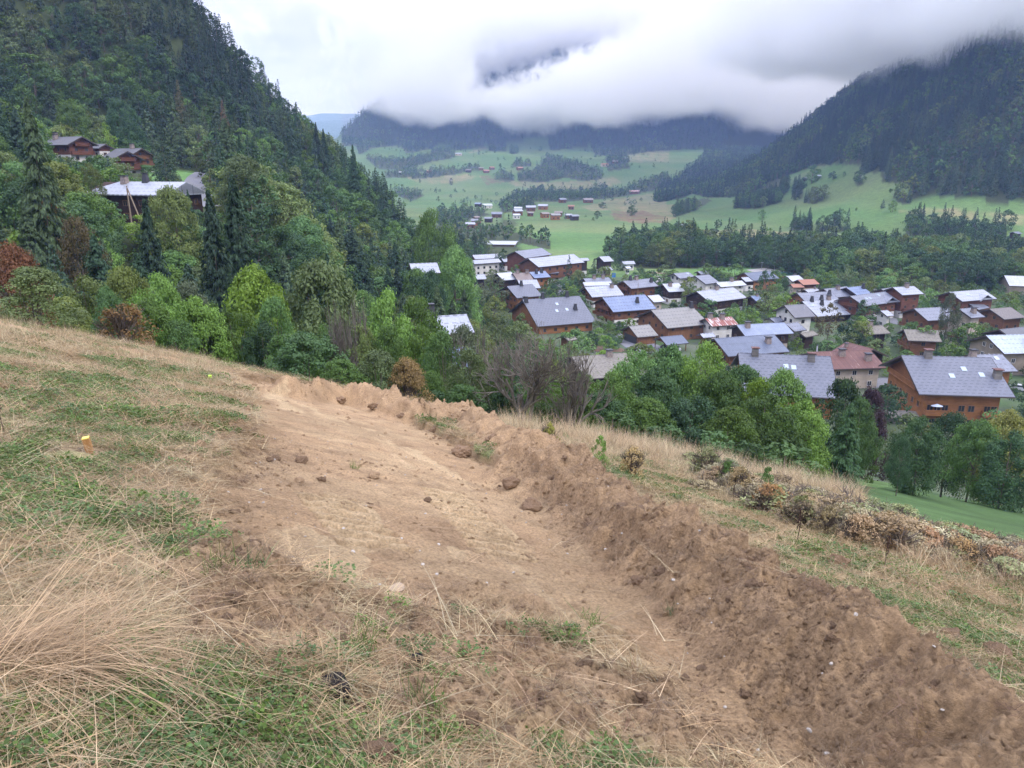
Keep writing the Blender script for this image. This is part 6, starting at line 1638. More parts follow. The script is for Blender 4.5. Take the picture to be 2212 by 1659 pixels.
# ------------------------------------------------------------------ poles, lamps, small things
M_POLE = simple_mat('weathered_pole', (.26, .20, .14), .9, 5, .3); M_METAL = simple_mat('grey_metal', (.35, .36, .38), .4, metal=.6)
def at(fr, a, b, Y): d = ray(*P(fr, a, b)); return np.array([d[0] / d[1] * Y, Y, d[2] / d[1] * Y])
def pole(fr, a, bt, bb, Y, label, brace=None, r=.16):
    p = at(fr, a, bt, Y); q = at(fr, a, bb, Y); z0 = min(q[2], float(base(np.array([p[0]]), np.array([Y]))[0]) + 3)
    t = thing('utility_pole', label, 'utility pole', (p[0], p[1], z0)); h = p[2] - z0
    mb = MB(); mb.cyl((0, 0, -2), (0, 0, h), r, 8, r * .7); mb.build('pole', M_POLE, t)
    if brace: mb = MB(); mb.cyl((brace, 0, -2), (.1, 0, h * .93), r * .9, 8, r * .7); mb.build('brace', M_POLE, t)
    mb = MB()
    for k in (-.35, 0, .35): mb.cyl((k, -.12, h - .5 + abs(k)), (k, -.12, h - .25 + abs(k)), .06, 6)
    mb.build('insulators', M_METAL, t)
pole('5', 525, 918, 1190, 146, 'double wooden utility pole in front of the hip-roofed house', brace=2.4)
pole('5', 1655, 565, 830, 240, 'wooden utility pole beside the hill road')
pole('1', 1995, 290, 420, 300, 'thin pole between the blue-roofed chalet and the field', r=.1)
def lamp(fr, a, bt, bb, label):
    q = hit(*P(fr, a, bb), ymin=80); p = at(fr, a, bt, q[1]); h = max(p[2] - q[2], 4)
    t = thing('street_lamp', label, 'street lamp', q, 0, 'lamps around the sports ground')
    mb = MB(); mb.cyl((0, 0, -.5), (0, 0, h), .1, 8, .07); mb.build('post', M_METAL, t)
    mb = MB(); mb.box(-.75, .75, -.2, .2, h + .003, h + .2); mb.build('lamp_head', M_METAL, t)
for i, (a, bt, bb, lb) in enumerate([(1528, 90, 150, 'first lamp from the left at the sports ground'), (1655, 82, 135, 'lamp right of the first one, before the dark belt'), (1855, 72, 130, 'lamp standing over the car park at the sports ground'), (1985, 62, 125, 'rightmost lamp at the sports ground')]): lamp('2', a, bt, bb, lb)
q = hit(*P('2', 378, 222), ymin=80); t = thing('notice_board', 'small blue board standing on the playing field', 'board', q)
mb = MB(); mb.box(-.9, .9, -.05, .05, .9, 3.0); mb.build('panel', simple_mat('blue_panel', (.03, .16, .45), .5), t)
for s in (-1, 1): mb = MB(); mb.cyl((s * .6, 0, -.5), (s * .6, 0, .897), .05, 6); mb.build('leg', M_METAL, t)
# umbrella on the balcony
root, L, W, X, Yh = BIG
c, s_ = math.cos(root.rotation_euler[2]), math.sin(root.rotation_euler[2])
lx, ly = -X + 2.2, -Yh - .75
u = thing('parasol', 'pale blue-white parasol open on the balcony of the big orange chalet', 'parasol', (root.location[0] + lx * c - ly * s_, root.location[1] + lx * s_ + ly * c, root.location[2] + 2.9), root.rotation_euler[2])
mb = MB(); mb.cyl((0, 0, 0), (0, 0, 2.0), .03, 6); mb.build('pole', M_METAL, u)
mb = MB(); K = 10
mb.v = [(0, 0, 2.15)] + [(1.15 * math.cos(2 * pi * i / K), .68 * math.sin(2 * pi * i / K), 1.7) for i in range(K)] + [(0, 0, 2.11)] + [(1.15 * math.cos(2 * pi * i / K), .68 * math.sin(2 * pi * i / K), 1.66) for i in range(K)]
mb.f = [[0, 1 + i, 1 + (i + 1) % K] for i in range(K)] + [[K + 1, K + 2 + (i + 1) % K, K + 2 + i] for i in range(K)] + [[1 + i, K + 2 + i, K + 2 + (i + 1) % K, 1 + (i + 1) % K] for i in range(K)]
mb.build('canopy', simple_mat('parasol_cloth', (.55, .62, .75), .8), u)
# gravel mound by the belt
q = hit(*P('3', 1590, 240), ymin=80)
V, T = broadleaf(77, 3, 3, .1)
bm = bmesh.new(); bmesh.ops.create_icosphere(bm, subdivisions=4, radius=1)
for v in bm.verts: v.co *= 1 + .12 * float(fbm(np.array([v.co.x * 2 + 5]), np.array([v.co.y * 2 + v.co.z]), 3, 400)[0])
me = bpy.data.meshes.new('gravel_heap'); bm.to_mesh(me); bm.free()
o = link('gravel_heap', me, simple_mat('gravel', (.20, .16, .14), .95, 3, .3)); o.location = (q[0], q[1] + 25, q[2]); o.scale = (11, 8, 10); o['label'] = 'grey-brown gravel heap rising between the belt trees'; o['category'] = 'heap'
# ------------------------------------------------------------------ the hedge by the driveway, the hedge on the hill
def hedge(fr, a0, b0, a1, b1, h, wd, label, Y0=None, Y1=None):
    p = hit(*P(fr, a0, b0), ymin=70) if Y0 is None else tuple(at(fr, a0, b0, Y0)); q = hit(*P(fr, a1, b1), ymin=70) if Y1 is None else tuple(at(fr, a1, b1, Y1))
    L = math.hypot(q[0] - p[0], q[1] - p[1]); rng = np.random.default_rng(int(a0))
    n = int(L * 260); t = rng.uniform(0, 1, n); an = rng.uniform(0, pi, n)
    u = np.array([(q[0] - p[0]) / L, (q[1] - p[1]) / L]); nn = np.array([-u[1], u[0]])
    rr = rng.uniform(.8, 1.05, n)
    sx = np.clip(np.cos(an) * 1.5, -1, 1) * rr; sz = np.clip(np.sin(an) * 1.5, 0, 1) * rr
    cx = p[0] + (q[0] - p[0]) * t + nn[0] * sx * wd / 2; cy2 = p[1] + (q[1] - p[1]) * t + nn[1] * sx * wd / 2
    cz = base(cx, cy2) + sz * h * (1 + .1 * np.sin(t * 23))
    N = unit(np.stack([nn[0] * sx, nn[1] * sx, sz], 1) + rng.normal(0, .5, (n, 3)))
    v, f = leaf_quads(np.stack([cx, cy2, cz], 1), N, .32, rng)
    B = NB(); B.add(v, f, 0, np.repeat(rng.uniform(0, 1, n), 4)); me = B.mesh('hedge', [M_LEAF]); o = link('hedge', me); o.color = (*GRN, 1)
    o['label'] = label; o['category'] = 'hedge'
hedge('1', 1680, 688, 1905, 680, 2.2, 2.2, 'clipped dark hedge in front of the blue-roofed log chalet')
hedge('1', 1560, 215, 1745, 210, 2.4, 2.5, 'long clipped hedge at the top of the playing field')
hedge('5', 640, 690, 900, 760, 2.4, 2.5, 'clipped hedge below the carved-gable chalet on the left hill', 268, 258)
hedge('3', 540, 215, 700, 225, 2.2, 2.2, 'hedge right of the orange-roofed house')
hedge('1', 1310, 290, 1440, 305, 1.6, 1.6, 'low hedge by the parked cars at the street bend')
# ------------------------------------------------------------------ near things on the slope
def on_ground(fr, a, b):
    x, y = on_plane(*P(fr, a, b))
    for _ in range(12):
        z = float(H(np.array([x]), np.array([y]))[0]); d = ray(*P(fr, a, b)); r = z / d[2]; x = .5 * x + .5 * d[0] * r; y = .5 * y + .5 * d[1] * r
    return x, y, float(H(np.array([x]), np.array([y]))[0])
x, y, z = on_ground('C', 503, 1040); STAKE = (x, y)
t = thing('wooden_stake', 'short square wooden survey stake with a yellow-painted top in the meadow', 'stake', (x, y, z)); t.rotation_euler = (.05, -.12, .3)
hs = 98 / 2.4578 * S5 / FPX * math.hypot(y, z)
M_STAKE = wall_mat('stake_wood', (.46, .25, .09), (.34, .17, .06), .03, vert=True, amt=.2)
mb = MB(); w_ = hs * .17; mb.box(-w_, w_, -w_, w_, -.15, hs * .93); mb.build('post', M_STAKE, t)
mb = MB(); mb.box(-w_ - .001, w_ + .001, -w_ - .001, w_ + .001, hs * .93, hs * .985); mb.build('painted_top', simple_mat('yellow_paint', (.72, .58, .13), .6), t)
for a, b, hh, lb in ((1163, 638, 32, 'fluorescent yellow-green survey marker near the head of the track'), (1036, 502, 14, 'smaller fluorescent marker higher on the meadow')):
    x, y, z = on_ground('C', a, b); h = hh / 2.4578 * S5 / FPX * y * 1.05
    mb = MB(); mb.v = []; mb.prism([(-.03, -.1), (.03, -.1), (.045, h * .6), (.03, h), (-.05, h * .95)], -.05, .05)
    o = mb.build('survey_marker', simple_mat('fluorescent_paint', (.45, .80, .03), .5)); o.location = (x, y, z); o.rotation_euler = (0, .15, .5); o['label'] = lb; o['category'] = 'marker'
x, y, z = on_ground('C', 440, 345)
p0 = at('C', 400, 325, y); p1 = at('C', 525, 362, y)
mb = MB(); mb.cyl((0, 0, 0), tuple(p1 - p0), .05, 8); o = mb.build('metal_pipe', M_METAL); o.location = p0 + np.array([0, 0, .02]); o['label'] = 'grey metal pipe lying at the edge of the meadow under the orange bush'; o['category'] = 'pipe'
def lump_mesh(name, seed, sub=3, amp=.35, flat=.6):
    bm = bmesh.new(); bmesh.ops.create_icosphere(bm, subdivisions=sub, radius=1)
    co = np.array([v.co[:] for v in bm.verts])
    d = 1 + amp * fbm(co[:, 0] * 1.7 + seed, co[:, 1] * 1.7 + co[:, 2] * 1.3, 4, seed) + amp * .5 * fbm(co[:, 2] * 4 + seed, co[:, 1] * 4 + co[:, 0] * 3, 3, seed + 5)
    for v, k in zip(bm.verts, d): v.co = v.co * float(k); v.co.z *= flat
    me = bpy.data.meshes.new(name); bm.to_mesh(me); bm.free(); return me
M_SOIL = simple_mat('loose_earth', (.42, .285, .16), .97, 14, .45, bump=.9)
M_SOILD = simple_mat('dark_sod', (.27, .175, .10), .97, 16, .5, bump=1.0)
M_PALE = simple_mat('pale_stone', (.38, .34, .28), .8, 8, .2)
M_BLACK = simple_mat('black_peaty_clod', (.022, .018, .018), .55, 10, .5, bump=.8)
def single(name, fr, a, b, size, mat, label, cat, seed, flat=.6, sub=4, up=.3):
    x, y, z = on_ground(fr, a, b); me = lump_mesh(name, seed, sub, .45, flat); o = link(name, me, mat); s = size / FR[fr][2] * S5 / FPX * math.sqrt(y * y + z * z) * .5
    o.scale = (s, s * .9, s); o.location = (x, y, z + s * up); o.rotation_euler = (0, 0, seed); o['label'] = label; o['category'] = cat
single('stone', 'B', 968, 438, 30, M_PALE, 'white flat stone on the flank of the earth bank', 'stone', 3, .35)
single('flat_stone', 'E', 1100, 1128, 80, simple_mat('tan_stone', (.33, .25, .165), .9, 6, .2), 'flat tan stone slab in the broken crust in the middle foreground', 'stone', 4, .2)
single('earth_clod', 'B', 1410, 528, 90, M_SOILD, 'brown sod clod lying alone on the grass right of the bank', 'clod', 6)
single('earth_clod', 'B', 1900, 850, 90, M_SOILD, 'sod clod at the grass edge near the right border', 'clod', 7)
single('earth_clod', 'B', 2100, 920, 100, M_SOILD, 'large sod clod at the far right grass edge', 'clod', 8)
single('earth_clod', 'B', 1300, 640, 80, M_SOILD, 'dark clod with grass on the right flank of the bank', 'clod', 9)
single('earth_clod', 'B', 80, 285, 80, M_SOILD, 'dark sod clod at the foot of the bank, upper left', 'clod', 10)
single('earth_clod', 'E', 1420, 455, 100, M_SOILD, 'dark sod clod half way up the inner side of the bank', 'clod', 11)
single('earth_clod', 'E', 1770, 725, 120, M_SOILD, 'dark clod cluster at the foot of the bank beside the tread marks', 'clod', 12)
single('earth_clod', 'E', 1665, 610, 90, M_SOILD, 'dark clod below the lumpy summit of the bank', 'clod', 13)
single('earth_clod', 'E', 620, 490, 70, M_SOILD, 'dark flat clod on the track, upper left', 'clod', 14)
single('earth_clod', 'E', 492, 475, 50, M_SOILD, 'dark clod left of the flat one on the track', 'clod', 15)
single('earth_clod', 'E', 610, 592, 55, M_SOIL, 'rounded brown clod in the middle of the track', 'clod', 16)
single('earth_clod', 'E', 980, 567, 60, M_SOIL, 'rounded clod right of the grass tuft on the track', 'clod', 17)
single('earth_clod', 'E', 1252, 685, 40, M_SOILD, 'small dark clod between the two tread marks', 'clod', 18)
single('earth_clod', 'E', 815, 195, 60, M_SOILD, 'dark clod near the far end of the track', 'clod', 19)
single('earth_clod', 'E', 980, 222, 50, M_SOILD, 'dark clod at the foot of the far bank', 'clod', 20)
single('peat_clod', 'A', 1440, 800, 150, M_BLACK, 'large black wet clod in the grass at the bottom of the picture', 'clod', 21, .7)
single('peat_clod', 'A', 1160, 810, 70, M_BLACK, 'small black clod left of the large one', 'clod', 22, .6)
single('peat_clod', 'A', 1330, 850, 90, M_SOILD, 'crumbly dark brown clod between the two black ones', 'clod', 23, .6)
single('peat_clod', 'A', 1540, 880, 90, M_SOILD, 'brown crumbling clod right of the large black one', 'clod', 24, .6)
single('peat_clod', 'A', 1800, 650, 60, M_BLACK, 'small dark clod among the weeds at the bottom centre', 'clod', 25, .6)
single('earth_clod', 'A', 1640, 1090, 150, M_SOILD, 'brown clod cut by the bottom picture edge', 'clod', 26, .6)
# ------------------------------------------------------------------ grass, straw, loose earth
def strips(base_, dirs, ln, wd, droop, rng, seg=3):
    """curved tapering blades as quads"""
    k = len(ln); side = unit(np.cross(dirs, np.array([0, 0, 1.0])) + rng.normal(0, .2, (k, 3)))
    rows = []
    for i in range(seg + 1):
        t = i / seg
        p = base_ + dirs * (ln * t)[:, None]; p[:, 2] -= droop * ln * t * t
        w = (wd * (1 - t * .8) * .5)[:, None]
        rows.append(p - side * w); rows.append(p + side * w)
    v = np.stack(rows, 1).reshape(-1, 3); m = 2 * (seg + 1)
    f = []
    b = np.arange(k)[:, None] * m
    for i in range(seg): f.append(b + np.array([2 * i, 2 * i + 1, 2 * i + 3, 2 * i + 2])[None])
    return v, np.concatenate(f), m
def dirs_(rng, k, e0, e1, az=None, spread=0):
    el = np.radians(rng.uniform(e0, e1, k)); a = rng.uniform(0, 2 * pi, k) if az is None else rng.normal(az, spread, k)
    return np.stack([np.cos(el) * np.cos(a), np.cos(el) * np.sin(a), np.sin(el)], 1)
def clump(name, mat, n, rad, e0, e1, l0, l1, w, droop, seed, leaflets=0, lsz=.02, lh=.05):
    rng = np.random.default_rng(seed); B = NB()
    if n:
        r = rad * np.sqrt(rng.uniform(0, 1, n)); a = rng.uniform(0, 2 * pi, n)
        b0 = np.stack([r * np.cos(a), r * np.sin(a), np.full(n, -.01)], 1)
        ln = rng.uniform(l0, l1, n); v, f, m = strips(b0, dirs_(rng, n, e0, e1), ln, w * rng.uniform(.6, 1.4, n), droop * rng.uniform(.3, 1.2, n), rng)
        B.add(v, f, 0, np.repeat(rng.uniform(0, 1, n), m))
    if leaflets:
        r = rad * 1.1 * np.sqrt(rng.uniform(0, 1, leaflets)); a = rng.uniform(0, 2 * pi, leaflets)
        c = np.stack([r * np.cos(a), r * np.sin(a), rng.uniform(.01, lh, leaflets)], 1)
        v, f = leaf_quads(c, unit(rng.normal(0, .45, (leaflets, 3)) + np.array([0, 0, 1.])), lsz, rng, .75); B.add(v, f, 0, np.repeat(rng.uniform(.2, 1, leaflets), 4))
    return B.mesh(name, [mat])
M_STRAW = foliage_mat('straw', .15); M_GRASS = foliage_mat('grass_blade', .3)
for m_ in (M_STRAW,):
    for nd in m_.node_tree.nodes:
        if nd.type == 'MIX': nd.inputs[7].default_value = (1, 1, 1, 1)
C_STRAW = (.38, .285, .145); C_GR = (.085, .145, .038)
straw_kinds = [clump('straw', M_STRAW, 34, .16, 2, 28, .12, .42, .0038, .22, 500 + i) for i in range(5)]
up_kinds = [clump('dry_grass', M_STRAW, 34, .13, 45, 85, .22, .62, .0042, .35, 520 + i) for i in range(4)]
green_kinds = [clump('green_grass', M_GRASS, 34, .10, 25, 80, .05, .16, .0045, .5, 540 + i, 40, .022, .05) for i in range(3)] + [clump('clover', M_GRASS, 8, .11, 30, 80, .05, .12, .004, .5, 550 + i, 90, .024, .06) for i in range(3)]
long_kinds = [clump('long_straw', M_STRAW, 5, .05, 2, 22, .45, .95, .0045, .16, 560 + i) for i in range(4)]
def sample(n, r0, r1, a0=-48, a1=48):
    r = np.sqrt(RNG.uniform(r0 * r0, r1 * r1, n)); a = np.radians(RNG.uniform(a0, a1, n))
    return r * np.sin(a), r * np.cos(a)
BOOST = [(*on_plane(*P('D', a, b)), g) for a, b, g in [(420, 1560, .55), (250, 1600, .4), (600, 1600, .5), (830, 1400, .35), (930, 1400, .35), (480, 1215, .35), (620, 1215, .2), (1130, 1480, .25), (1950, 1310, 1.2), (2120, 1390, 1.0), (1800, 1200, 1.2), (300, 1180, .6), (420, 1130, .5), (250, 960, 1.0), (120, 900, 1.2), (300, 900, 1.2), (150, 830, 1.5), (330, 800, 1.5), (60, 1000, .8)]]
def veg(n, r0, r1, sc, share):
    x, y = sample(n, r0, r1); z = H(x, y)
    tr, be, hr, f, inn, par = fine_masks(x, y)
    soil = np.maximum(tr, be)
    gr = sst(fbm(x * .8 + 3, y * .8, 5, 220, .65) + .05, .0, .5)
    for bx_, by_, g in BOOST: gr = gr + .55 * np.exp(-((x - bx_) ** 2 + (y - by_) ** 2) / (g * g))
    dtk, _, _ = plinedist(x, y, TRACK + [TRACK[0]])
    tear = np.exp(-(dtk / .45) ** 2)
    keep = RNG.uniform(0, 1, n) > soil * (1.0 - .0) + .55 * tear * (RNG.uniform(0, 1, n))
    keep &= ((x - STAKE[0]) ** 2 / .09 + (y - STAKE[1] + .25) ** 2 / .3) > 1
    keep &= RNG.uniform(0, 1, n) > np.clip(churn(x, y) * 1.5, 0, .96)
    bpx, bpy = proj(x, y, z)
    keep &= ~(inpoly(bpx, bpy, PP('D', [(1850, 1095), (1990, 1148), (2230, 1208), (2260, 1060), (2100, 1040), (1880, 1055)])) & (y > 22))
    right = (inn == False) & (bpx > 500)
    u = RNG.uniform(0, 1, n)
    green = keep & (u < np.clip(gr, 0, 1) * .6)
    up = keep & ~green & right & (u > .78) & (r0 > 2)
    dry = keep & ~green & ~up
    return x, y, z, green, up, dry, np.clip(gr, 0, 1)
def rotz(n, tilt=.1): return np.stack([RNG.normal(0, tilt, n) - .25, RNG.normal(0, tilt, n) + .2, RNG.uniform(0, 2 * pi, n)], 1)
def slope_rot(n, tilt=.12):
    # align roughly with the hillside, any heading
    hd = RNG.uniform(0, 2 * pi, n); out_ = np.empty((n, 3))
    from mathutils import Euler, Matrix, Vector
    N = Vector((.222, .309, 1)).normalized(); q = Vector((0, 0, 1)).rotation_difference(N).to_matrix()
    tb = []
    for k in range(64):
        e = (q @ Euler((random.gauss(0, tilt), random.gauss(0, tilt), 2 * pi * k / 64)).to_matrix()).to_euler(); tb.append(tuple(e))
    return np.array(tb)[RNG.integers(0, 64, n)]
acc = {'green': [], 'up': [], 'dry': []}
for n, r0, r1, sc in ((7600, .8, 4.5, .85), (17000, 4.5, 11, 1.1), (22000, 11, 24, 1.7), (20000, 24, 42, 2.5)):
    x, y, z, gm_, um_, dm_, gr = veg(n, r0, r1, sc, 1)
    for k, m_ in (('green', gm_), ('up', um_), ('dry', dm_)):
        s = sc * RNG.uniform(.7, 1.25, m_.sum())
        acc[k].append(np.stack([x[m_], y[m_], z[m_] + .005, s], 1))
# upright dry grass fringe along the crests
fr_pts = [(0, 700), (100, 715), (200, 735), (300, 765), (400, 790), (470, 805)]
fr2 = [(1080, 905), (1200, 950), (1300, 965), (1400, 985), (1500, 1010), (1620, 1060), (1750, 1110), (1900, 1160), (2050, 1200), (2212, 1250)]
for pts, n in ((fr_pts, 500), (fr2, 1700)):
    for _ in range(n):
        i = random.randrange(len(pts) - 1); t = random.random(); a = pts[i][0] + (pts[i + 1][0] - pts[i][0]) * t; b = pts[i][1] + (pts[i + 1][1] - pts[i][1]) * t + random.gauss(0, 18)
        x, y = on_plane(*P('D', a, b)); 
        if math.hypot(x, y) > 42 or float(berm_parts(np.array([x]), np.array([y]))[1][0]) > .05: continue
        acc['up'].append(np.array([[x, y, float(H(np.array([x]), np.array([y]))[0]), random.uniform(.9, 1.6)]]))
lab = {'dry': 'flattened dry straw covering the mown meadow', 'green': 'short green grass and clover growing through the straw', 'up': 'upright pale dry grass on the slope and its crest'}
for k, kinds, c, nm in (('dry', straw_kinds, C_STRAW, 'straw'), ('green', green_kinds, C_GR, 'green_grass'), ('up', up_kinds, (.42, .33, .19), 'dry_grass')):
    A = np.concatenate(acc[k]); s = A[:, 3]
    rt = slope_rot(len(A)) if k != 'up' else np.stack([RNG.normal(0, .1, len(A)), RNG.normal(0, .1, len(A)), RNG.uniform(0, 6.28, len(A))], 1)
    scatter(nm, A[:, :3], rt, np.stack([s, s, s * (.8 if k == 'dry' else 1)], 1), kinds, c, lab[k], 'grass')
x, y = sample(1500, .9, 9); z = H(x, y); tr, be, *_ = fine_masks(x, y)
m_ = RNG.uniform(0, 1, len(x)) > np.maximum(np.maximum(tr, be), churn(x, y)) * .95
s = RNG.uniform(.6, 1.1, m_.sum()); scatter('long_straw', np.stack([x[m_], y[m_], z[m_] + .02], 1), slope_rot(m_.sum(), .08), np.stack([s, s, s], 1), long_kinds, (.46, .36, .21), 'long dry stalks lying loose over the meadow', 'straw')
# roots and straw bits mixed in the earth
x, y = sample(8000, 1.2, 14); z = H(x, y); tr, be, hr, f, *_ = fine_masks(x, y)
dtk, _, _ = plinedist(x, y, TRACK + [TRACK[0]])
m_ = RNG.uniform(0, 1, len(x)) < np.maximum(np.maximum(be * .35, np.exp(-(dtk / .6) ** 2) * .9), churn(x, y))
s = RNG.uniform(.25, .6, m_.sum()); scatter('root_bits', np.stack([x[m_], y[m_], z[m_] + .01], 1), slope_rot(m_.sum(), .3), np.stack([s, s, s], 1), straw_kinds[:3], (.15, .10, .06), 'roots and straw bits mixed into the dug earth', 'roots')
# the big dry tuft at the lower left
rng = np.random.default_rng(900); B = NB()
bx_, by_, bz_ = on_ground('D', 20, 1440)
def hz_(x, y): return H(np.asarray(x), np.asarray(y))
n = 700
r = .2 * np.sqrt(rng.uniform(0, 1, n)); a = rng.uniform(0, 2 * pi, n)
b0 = np.stack([bx_ + r * np.cos(a) * 1.8, by_ + r * np.sin(a), bz_ + rng.uniform(-.02, .05, n)], 1)
grp = rng.uniform(0, 1, n)
az = np.where(grp < .5, rng.normal(.5, .38, n), np.where(grp < .8, rng.normal(-.2, .3, n), rng.uniform(-pi, pi, n)))
el = np.radians(np.where(grp < .5, rng.uniform(8, 58, n), rng.uniform(2, 34, n)))
D = np.stack([np.cos(el) * np.cos(az), np.cos(el) * np.sin(az), np.sin(el)], 1)
v, f, m_ = strips(b0, D, rng.uniform(.35, 1.0, n), rng.uniform(.0018, .0045, n), rng.uniform(.02, .75, n), rng, 6)
B.add(v, f, 0, np.repeat(rng.uniform(0, 1, n), m_))
o = link('dry_grass_tuft', B.mesh('dry_grass_tuft', [M_STRAW])); o.color = (.52, .39, .215, 1); o['label'] = 'large combed-over tuft of long dry grass at the lower left'; o['category'] = 'grass tuft'
# green tufts named one by one
def tuft(fr, a, b, s, label, seed, col=C_GR):
    x, y, z = on_ground(fr, a, b); me = clump('grass_tuft', M_GRASS, 60, .09, 35, 88, .10, .30, .005, .4, seed, 20, .02, .05); o = link('grass_tuft', me); o.location = (x, y, z); o.scale = (s, s, s); o.color = (*col, 1)
    o['label'] = label; o['category'] = 'grass tuft'
tuft('E', 215, 1040, 1.1, 'bright green grass tuft at the near left edge of the track', 601)
tuft('E', 375, 1020, .9, 'smaller green tuft right of the bright one at the track edge', 602)
tuft('E', 885, 520, .9, 'green tuft growing alone on the track', 603)
tuft('B', 690, 735, .7, 'grass tuft on the inner flank of the bank', 604, (.10, .13, .06))
tuft('B', 335, 770, .9, 'leafy green sprout at the near end of the pit', 605)
tuft('B', 1440, 920, .8, 'dark grass tuft on the broad part of the bank', 606, (.06, .09, .035))
tuft('A', 1560, 610, 1.0, 'green tuft left of the weeds at the bottom centre', 607)
tuft('A', 1850, 860, 1.0, 'green tuft in the straw right of the black clods', 608)
# loose earth
soil_kinds = [lump_mesh('clod', 700 + i, 2, .5, .7) for i in range(6)]
for m_ in soil_kinds: m_.materials.append(M_SOIL)
dk_kinds = [lump_mesh('sod', 720 + i, 3, .7, .65) for i in range(4)]
for m_ in dk_kinds: m_.materials.append(M_SOILD)
P_, S_ = [], []; P2, S2 = [], []
for n, r0, r1, s0, s1 in ((26000, 1.3, 6, .006, .022), (22000, 6, 14, .012, .04), (14000, 14, 34, .02, .07)):
    x, y = sample(n, r0, r1); tr, be, hr, f, *_ = fine_masks(x, y); z = H(x, y)
    dtk, _, _ = plinedist(x, y, TRACK + [TRACK[0]])
    w_ = np.clip(be * .8 + .9 * np.exp(-(dtk / .5) ** 2) + .09 * tr, 0, 1) * np.clip(.7 + 1.3 * fbm(x * 1.5, y * 1.5, 3, 730), .1, 1)
    w_ = np.maximum(w_, churn(x, y) * .8); m_ = RNG.uniform(0, 1, n) < w_; k = m_.sum(); sz = s0 + (s1 - s0) * RNG.uniform(0, 1, k) ** 3
    P_.append(np.stack([x[m_], y[m_], z[m_]], 1)); S_.append(sz)
    m_ = RNG.uniform(0, 1, n) < w_ * .010; k = m_.sum()
    P2.append(np.stack([x[m_], y[m_], z[m_] - s1 * .5], 1)); S2.append((s1 * .9 + s1 * 1.5 * RNG.uniform(0, 1, k)))
P_ = np.concatenate(P_); S_ = np.concatenate(S_); P2 = np.concatenate(P2); S2 = np.concatenate(S2)
scatter('loose_earth', P_, RNG.uniform(0, 6, (len(P_), 3)), np.stack([S_, S_, S_ * .8], 1), soil_kinds, (1, 1, 1), 'loose crumbs of brown earth on the track and bank', 'earth')
scatter('sod_lumps', P2, RNG.uniform(0, 6, (len(P2), 3)) * np.array([.1, .1, 1]), np.stack([S2, S2, S2], 1), dk_kinds, (1, 1, 1), 'small dark sod lumps scattered over the dug earth', 'earth')
x, y = sample(900, 1.5, 16); tr, be, *_ = fine_masks(x, y); m_ = RNG.uniform(0, 1, 900) < np.maximum(tr * .6, be * .8); s = .006 + .018 * RNG.uniform(0, 1, m_.sum()) ** 2
peb = [lump_mesh('pebble', 760 + i, 2, .3, .55) for i in range(3)]
for q_ in peb: q_.materials.append(M_PALE)
scatter('pebbles', np.stack([x[m_], y[m_], H(x, y)[m_] + .004], 1), RNG.uniform(0, 6, (m_.sum(), 3)) * np.array([.1, .1, 1]), np.stack([s, s, s], 1), peb, (1, 1, 1), 'pale pebbles scattered in the dug earth', 'pebbles')
# dead dock stalks
M_DOCK = simple_mat('dead_dock', (.055, .03, .022), .9)
def dock(fr, a, bt, bb, label, seed, Y=None):
    x, y, z = on_ground(fr, a, bb); p = at(fr, a, bt, y); h = max(p[2] - z, .3); rng = random.Random(seed); t = thing('dock_stalk', label, 'weed', (x, y, z))
    mb = MB(); mb.cyl((0, 0, -.05), (rng.uniform(-.08, .08) * h, 0, h * .97), .008 * max(1, h), 5, .003); mb.build('stem', M_DOCK, t)
    mb = MB()
    for i in range(60):
        k = .42 + .56 * i / 60; an = rng.uniform(0, 6.28); r = .03 * h * (1.3 - k)
        c = np.array([r * math.cos(an), r * math.sin(an), h * k]); mb.cyl(tuple(c), tuple(c + np.array([rng.uniform(-.02, .02), rng.uniform(-.02, .02), .03]) * h), .010 * h, 4, .003)
    mb.build('seed_head', M_DOCK, t)
dock('C', 25, 640, 930, 'dead brown dock stalk at the left picture edge', 1)
dock('B', 1228, 280, 440, 'dead dock stalk on the slope, middle one beyond the bank', 2)
dock('B', 1610, 400, 545, 'dead dock stalk leaning on the slope, rightmost', 3)
dock('B', 955, 180, 255, 'dead dock stalk on the slope behind the bank, left one', 4)
dock('F', 755, 775, 915, 'thin dead stalk just right of the lumpy summit of the bank', 5)
print('near', time.time() - T0)
# ------------------------------------------------------------------ haze and cloud
def vol_box(name, x0, x1, y0, y1, z0, z1):
    mb = MB(); mb.box(x0, x1, y0, y1, z0, z1)
    return mb.build(name, None)
def vol_mat(name):
    m = bpy.data.materials.new(name); m.use_nodes = True; t = NT(m.node_tree)
    o = t.n('ShaderNodeOutputMaterial'); v = t.n('ShaderNodeVolumePrincipled')
    t.t.links.new(v.outputs[0], o.inputs['Volume'])
    return m, t, v
hz = vol_box('haze', -9500, 9500, -120, 9400, -85, 900)
m, t, v = vol_mat('haze'); v.inputs['Color'].default_value = (.37, .54, 1.0, 1); v.inputs['Absorption Color'].default_value = (1, 1, 1, 1); v.inputs['Density'].default_value = 1.2e-4; v.inputs['Anisotropy'].default_value = 0.0
hz.data.materials.append(m); hz['kind'] = 'stuff'; hz['label'] = 'thin bluish haze over the valley'; hz['category'] = 'haze'
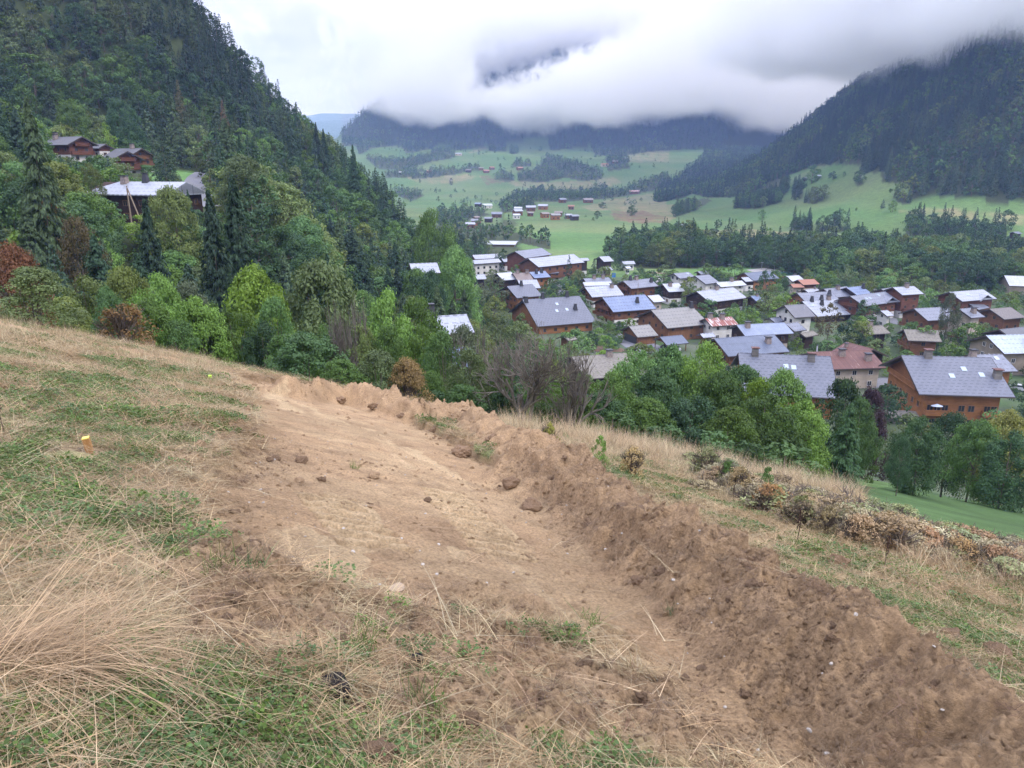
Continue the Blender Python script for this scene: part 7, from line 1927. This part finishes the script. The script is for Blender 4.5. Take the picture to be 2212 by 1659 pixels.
def cloud(name, box, label, dens, zb, soft, gap=None, nscale=1 / 420., thr=.46, xfade=None, tilt=0.0, y0=0.0):
    o = vol_box(name, *box); m, t, v = vol_mat(name)
    v.inputs['Color'].default_value = (1, 1, 1, 1); v.inputs['Absorption Color'].default_value = (1, 1, 1, 1); v.inputs['Anisotropy'].default_value = .0
    tc = t.n('ShaderNodeTexCoord'); ob = tc.outputs['Object']; sp = t.n('ShaderNodeSeparateXYZ'); t.set(sp, 0, ob)
    n = t.noise(ob, nscale, 8, .64, .4)
    X, Y, Z = sp.outputs
    if tilt: Z = t.math('SUBTRACT', Z, t.math('MULTIPLY', t.math('SUBTRACT', Y, y0), tilt))
    zz = t.mapr(Z, zb, zb + soft, -.55, .75)
    q = t.math('MULTIPLY_ADD', t.math('SUBTRACT', n, .5), 3.4, zz)
    if xfade: q = t.math('ADD', q, t.mapr(X, xfade[0], xfade[1], -.9, 0.0))
    if gap:
        for (xa, za, xb, zb_, r, a) in gap:
            dx, dz = xb - xa, zb_ - za; L2 = dx * dx + dz * dz
            tt = t.math('ADD', t.math('MULTIPLY', t.math('SUBTRACT', X, xa), dx / L2), t.math('MULTIPLY', t.math('SUBTRACT', Z, za), dz / L2), clamp=True)
            ex = t.math('SUBTRACT', X, t.math('MULTIPLY_ADD', tt, dx, xa)); ez = t.math('SUBTRACT', Z, t.math('MULTIPLY_ADD', tt, dz, za))
            d = t.math('SQRT', t.math('ADD', t.math('MULTIPLY', ex, ex), t.math('MULTIPLY', ez, ez)))
            d = t.math('MULTIPLY_ADD', t.math('SUBTRACT', t.noise(ob, 1 / 70., 6, .7, .8), .5), 380.0, d)
            q = t.math('SUBTRACT', q, t.mapr(d, r * .4, r * 1.8, a, 0.0, True))
    t.set(v, 'Density', t.math('MULTIPLY', t.mapr(q, thr, thr + .5, 0, 1, True), dens))
    o.data.materials.append(m); o['kind'] = 'stuff'; o['label'] = label; o['category'] = 'cloud'
    return o
cloud('cloud', (-900, 1900, 2380, 3300, 60, 690), 'white cloud bank lying across the mountain', .014, 70, 110, gap=[(-60, 290, 350, 430, 42, 1.2)], thr=0.0, xfade=(-520, -270), nscale=1 / 330.)
cloud('cloud', (300, 1500, 640, 1900, 60, 480), 'grey mist hiding the top of the right mountainside', .013, 66, 80, thr=0.0, nscale=1 / 170., xfade=(330, 560), tilt=.085, y0=850)
print('air', time.time() - T0)
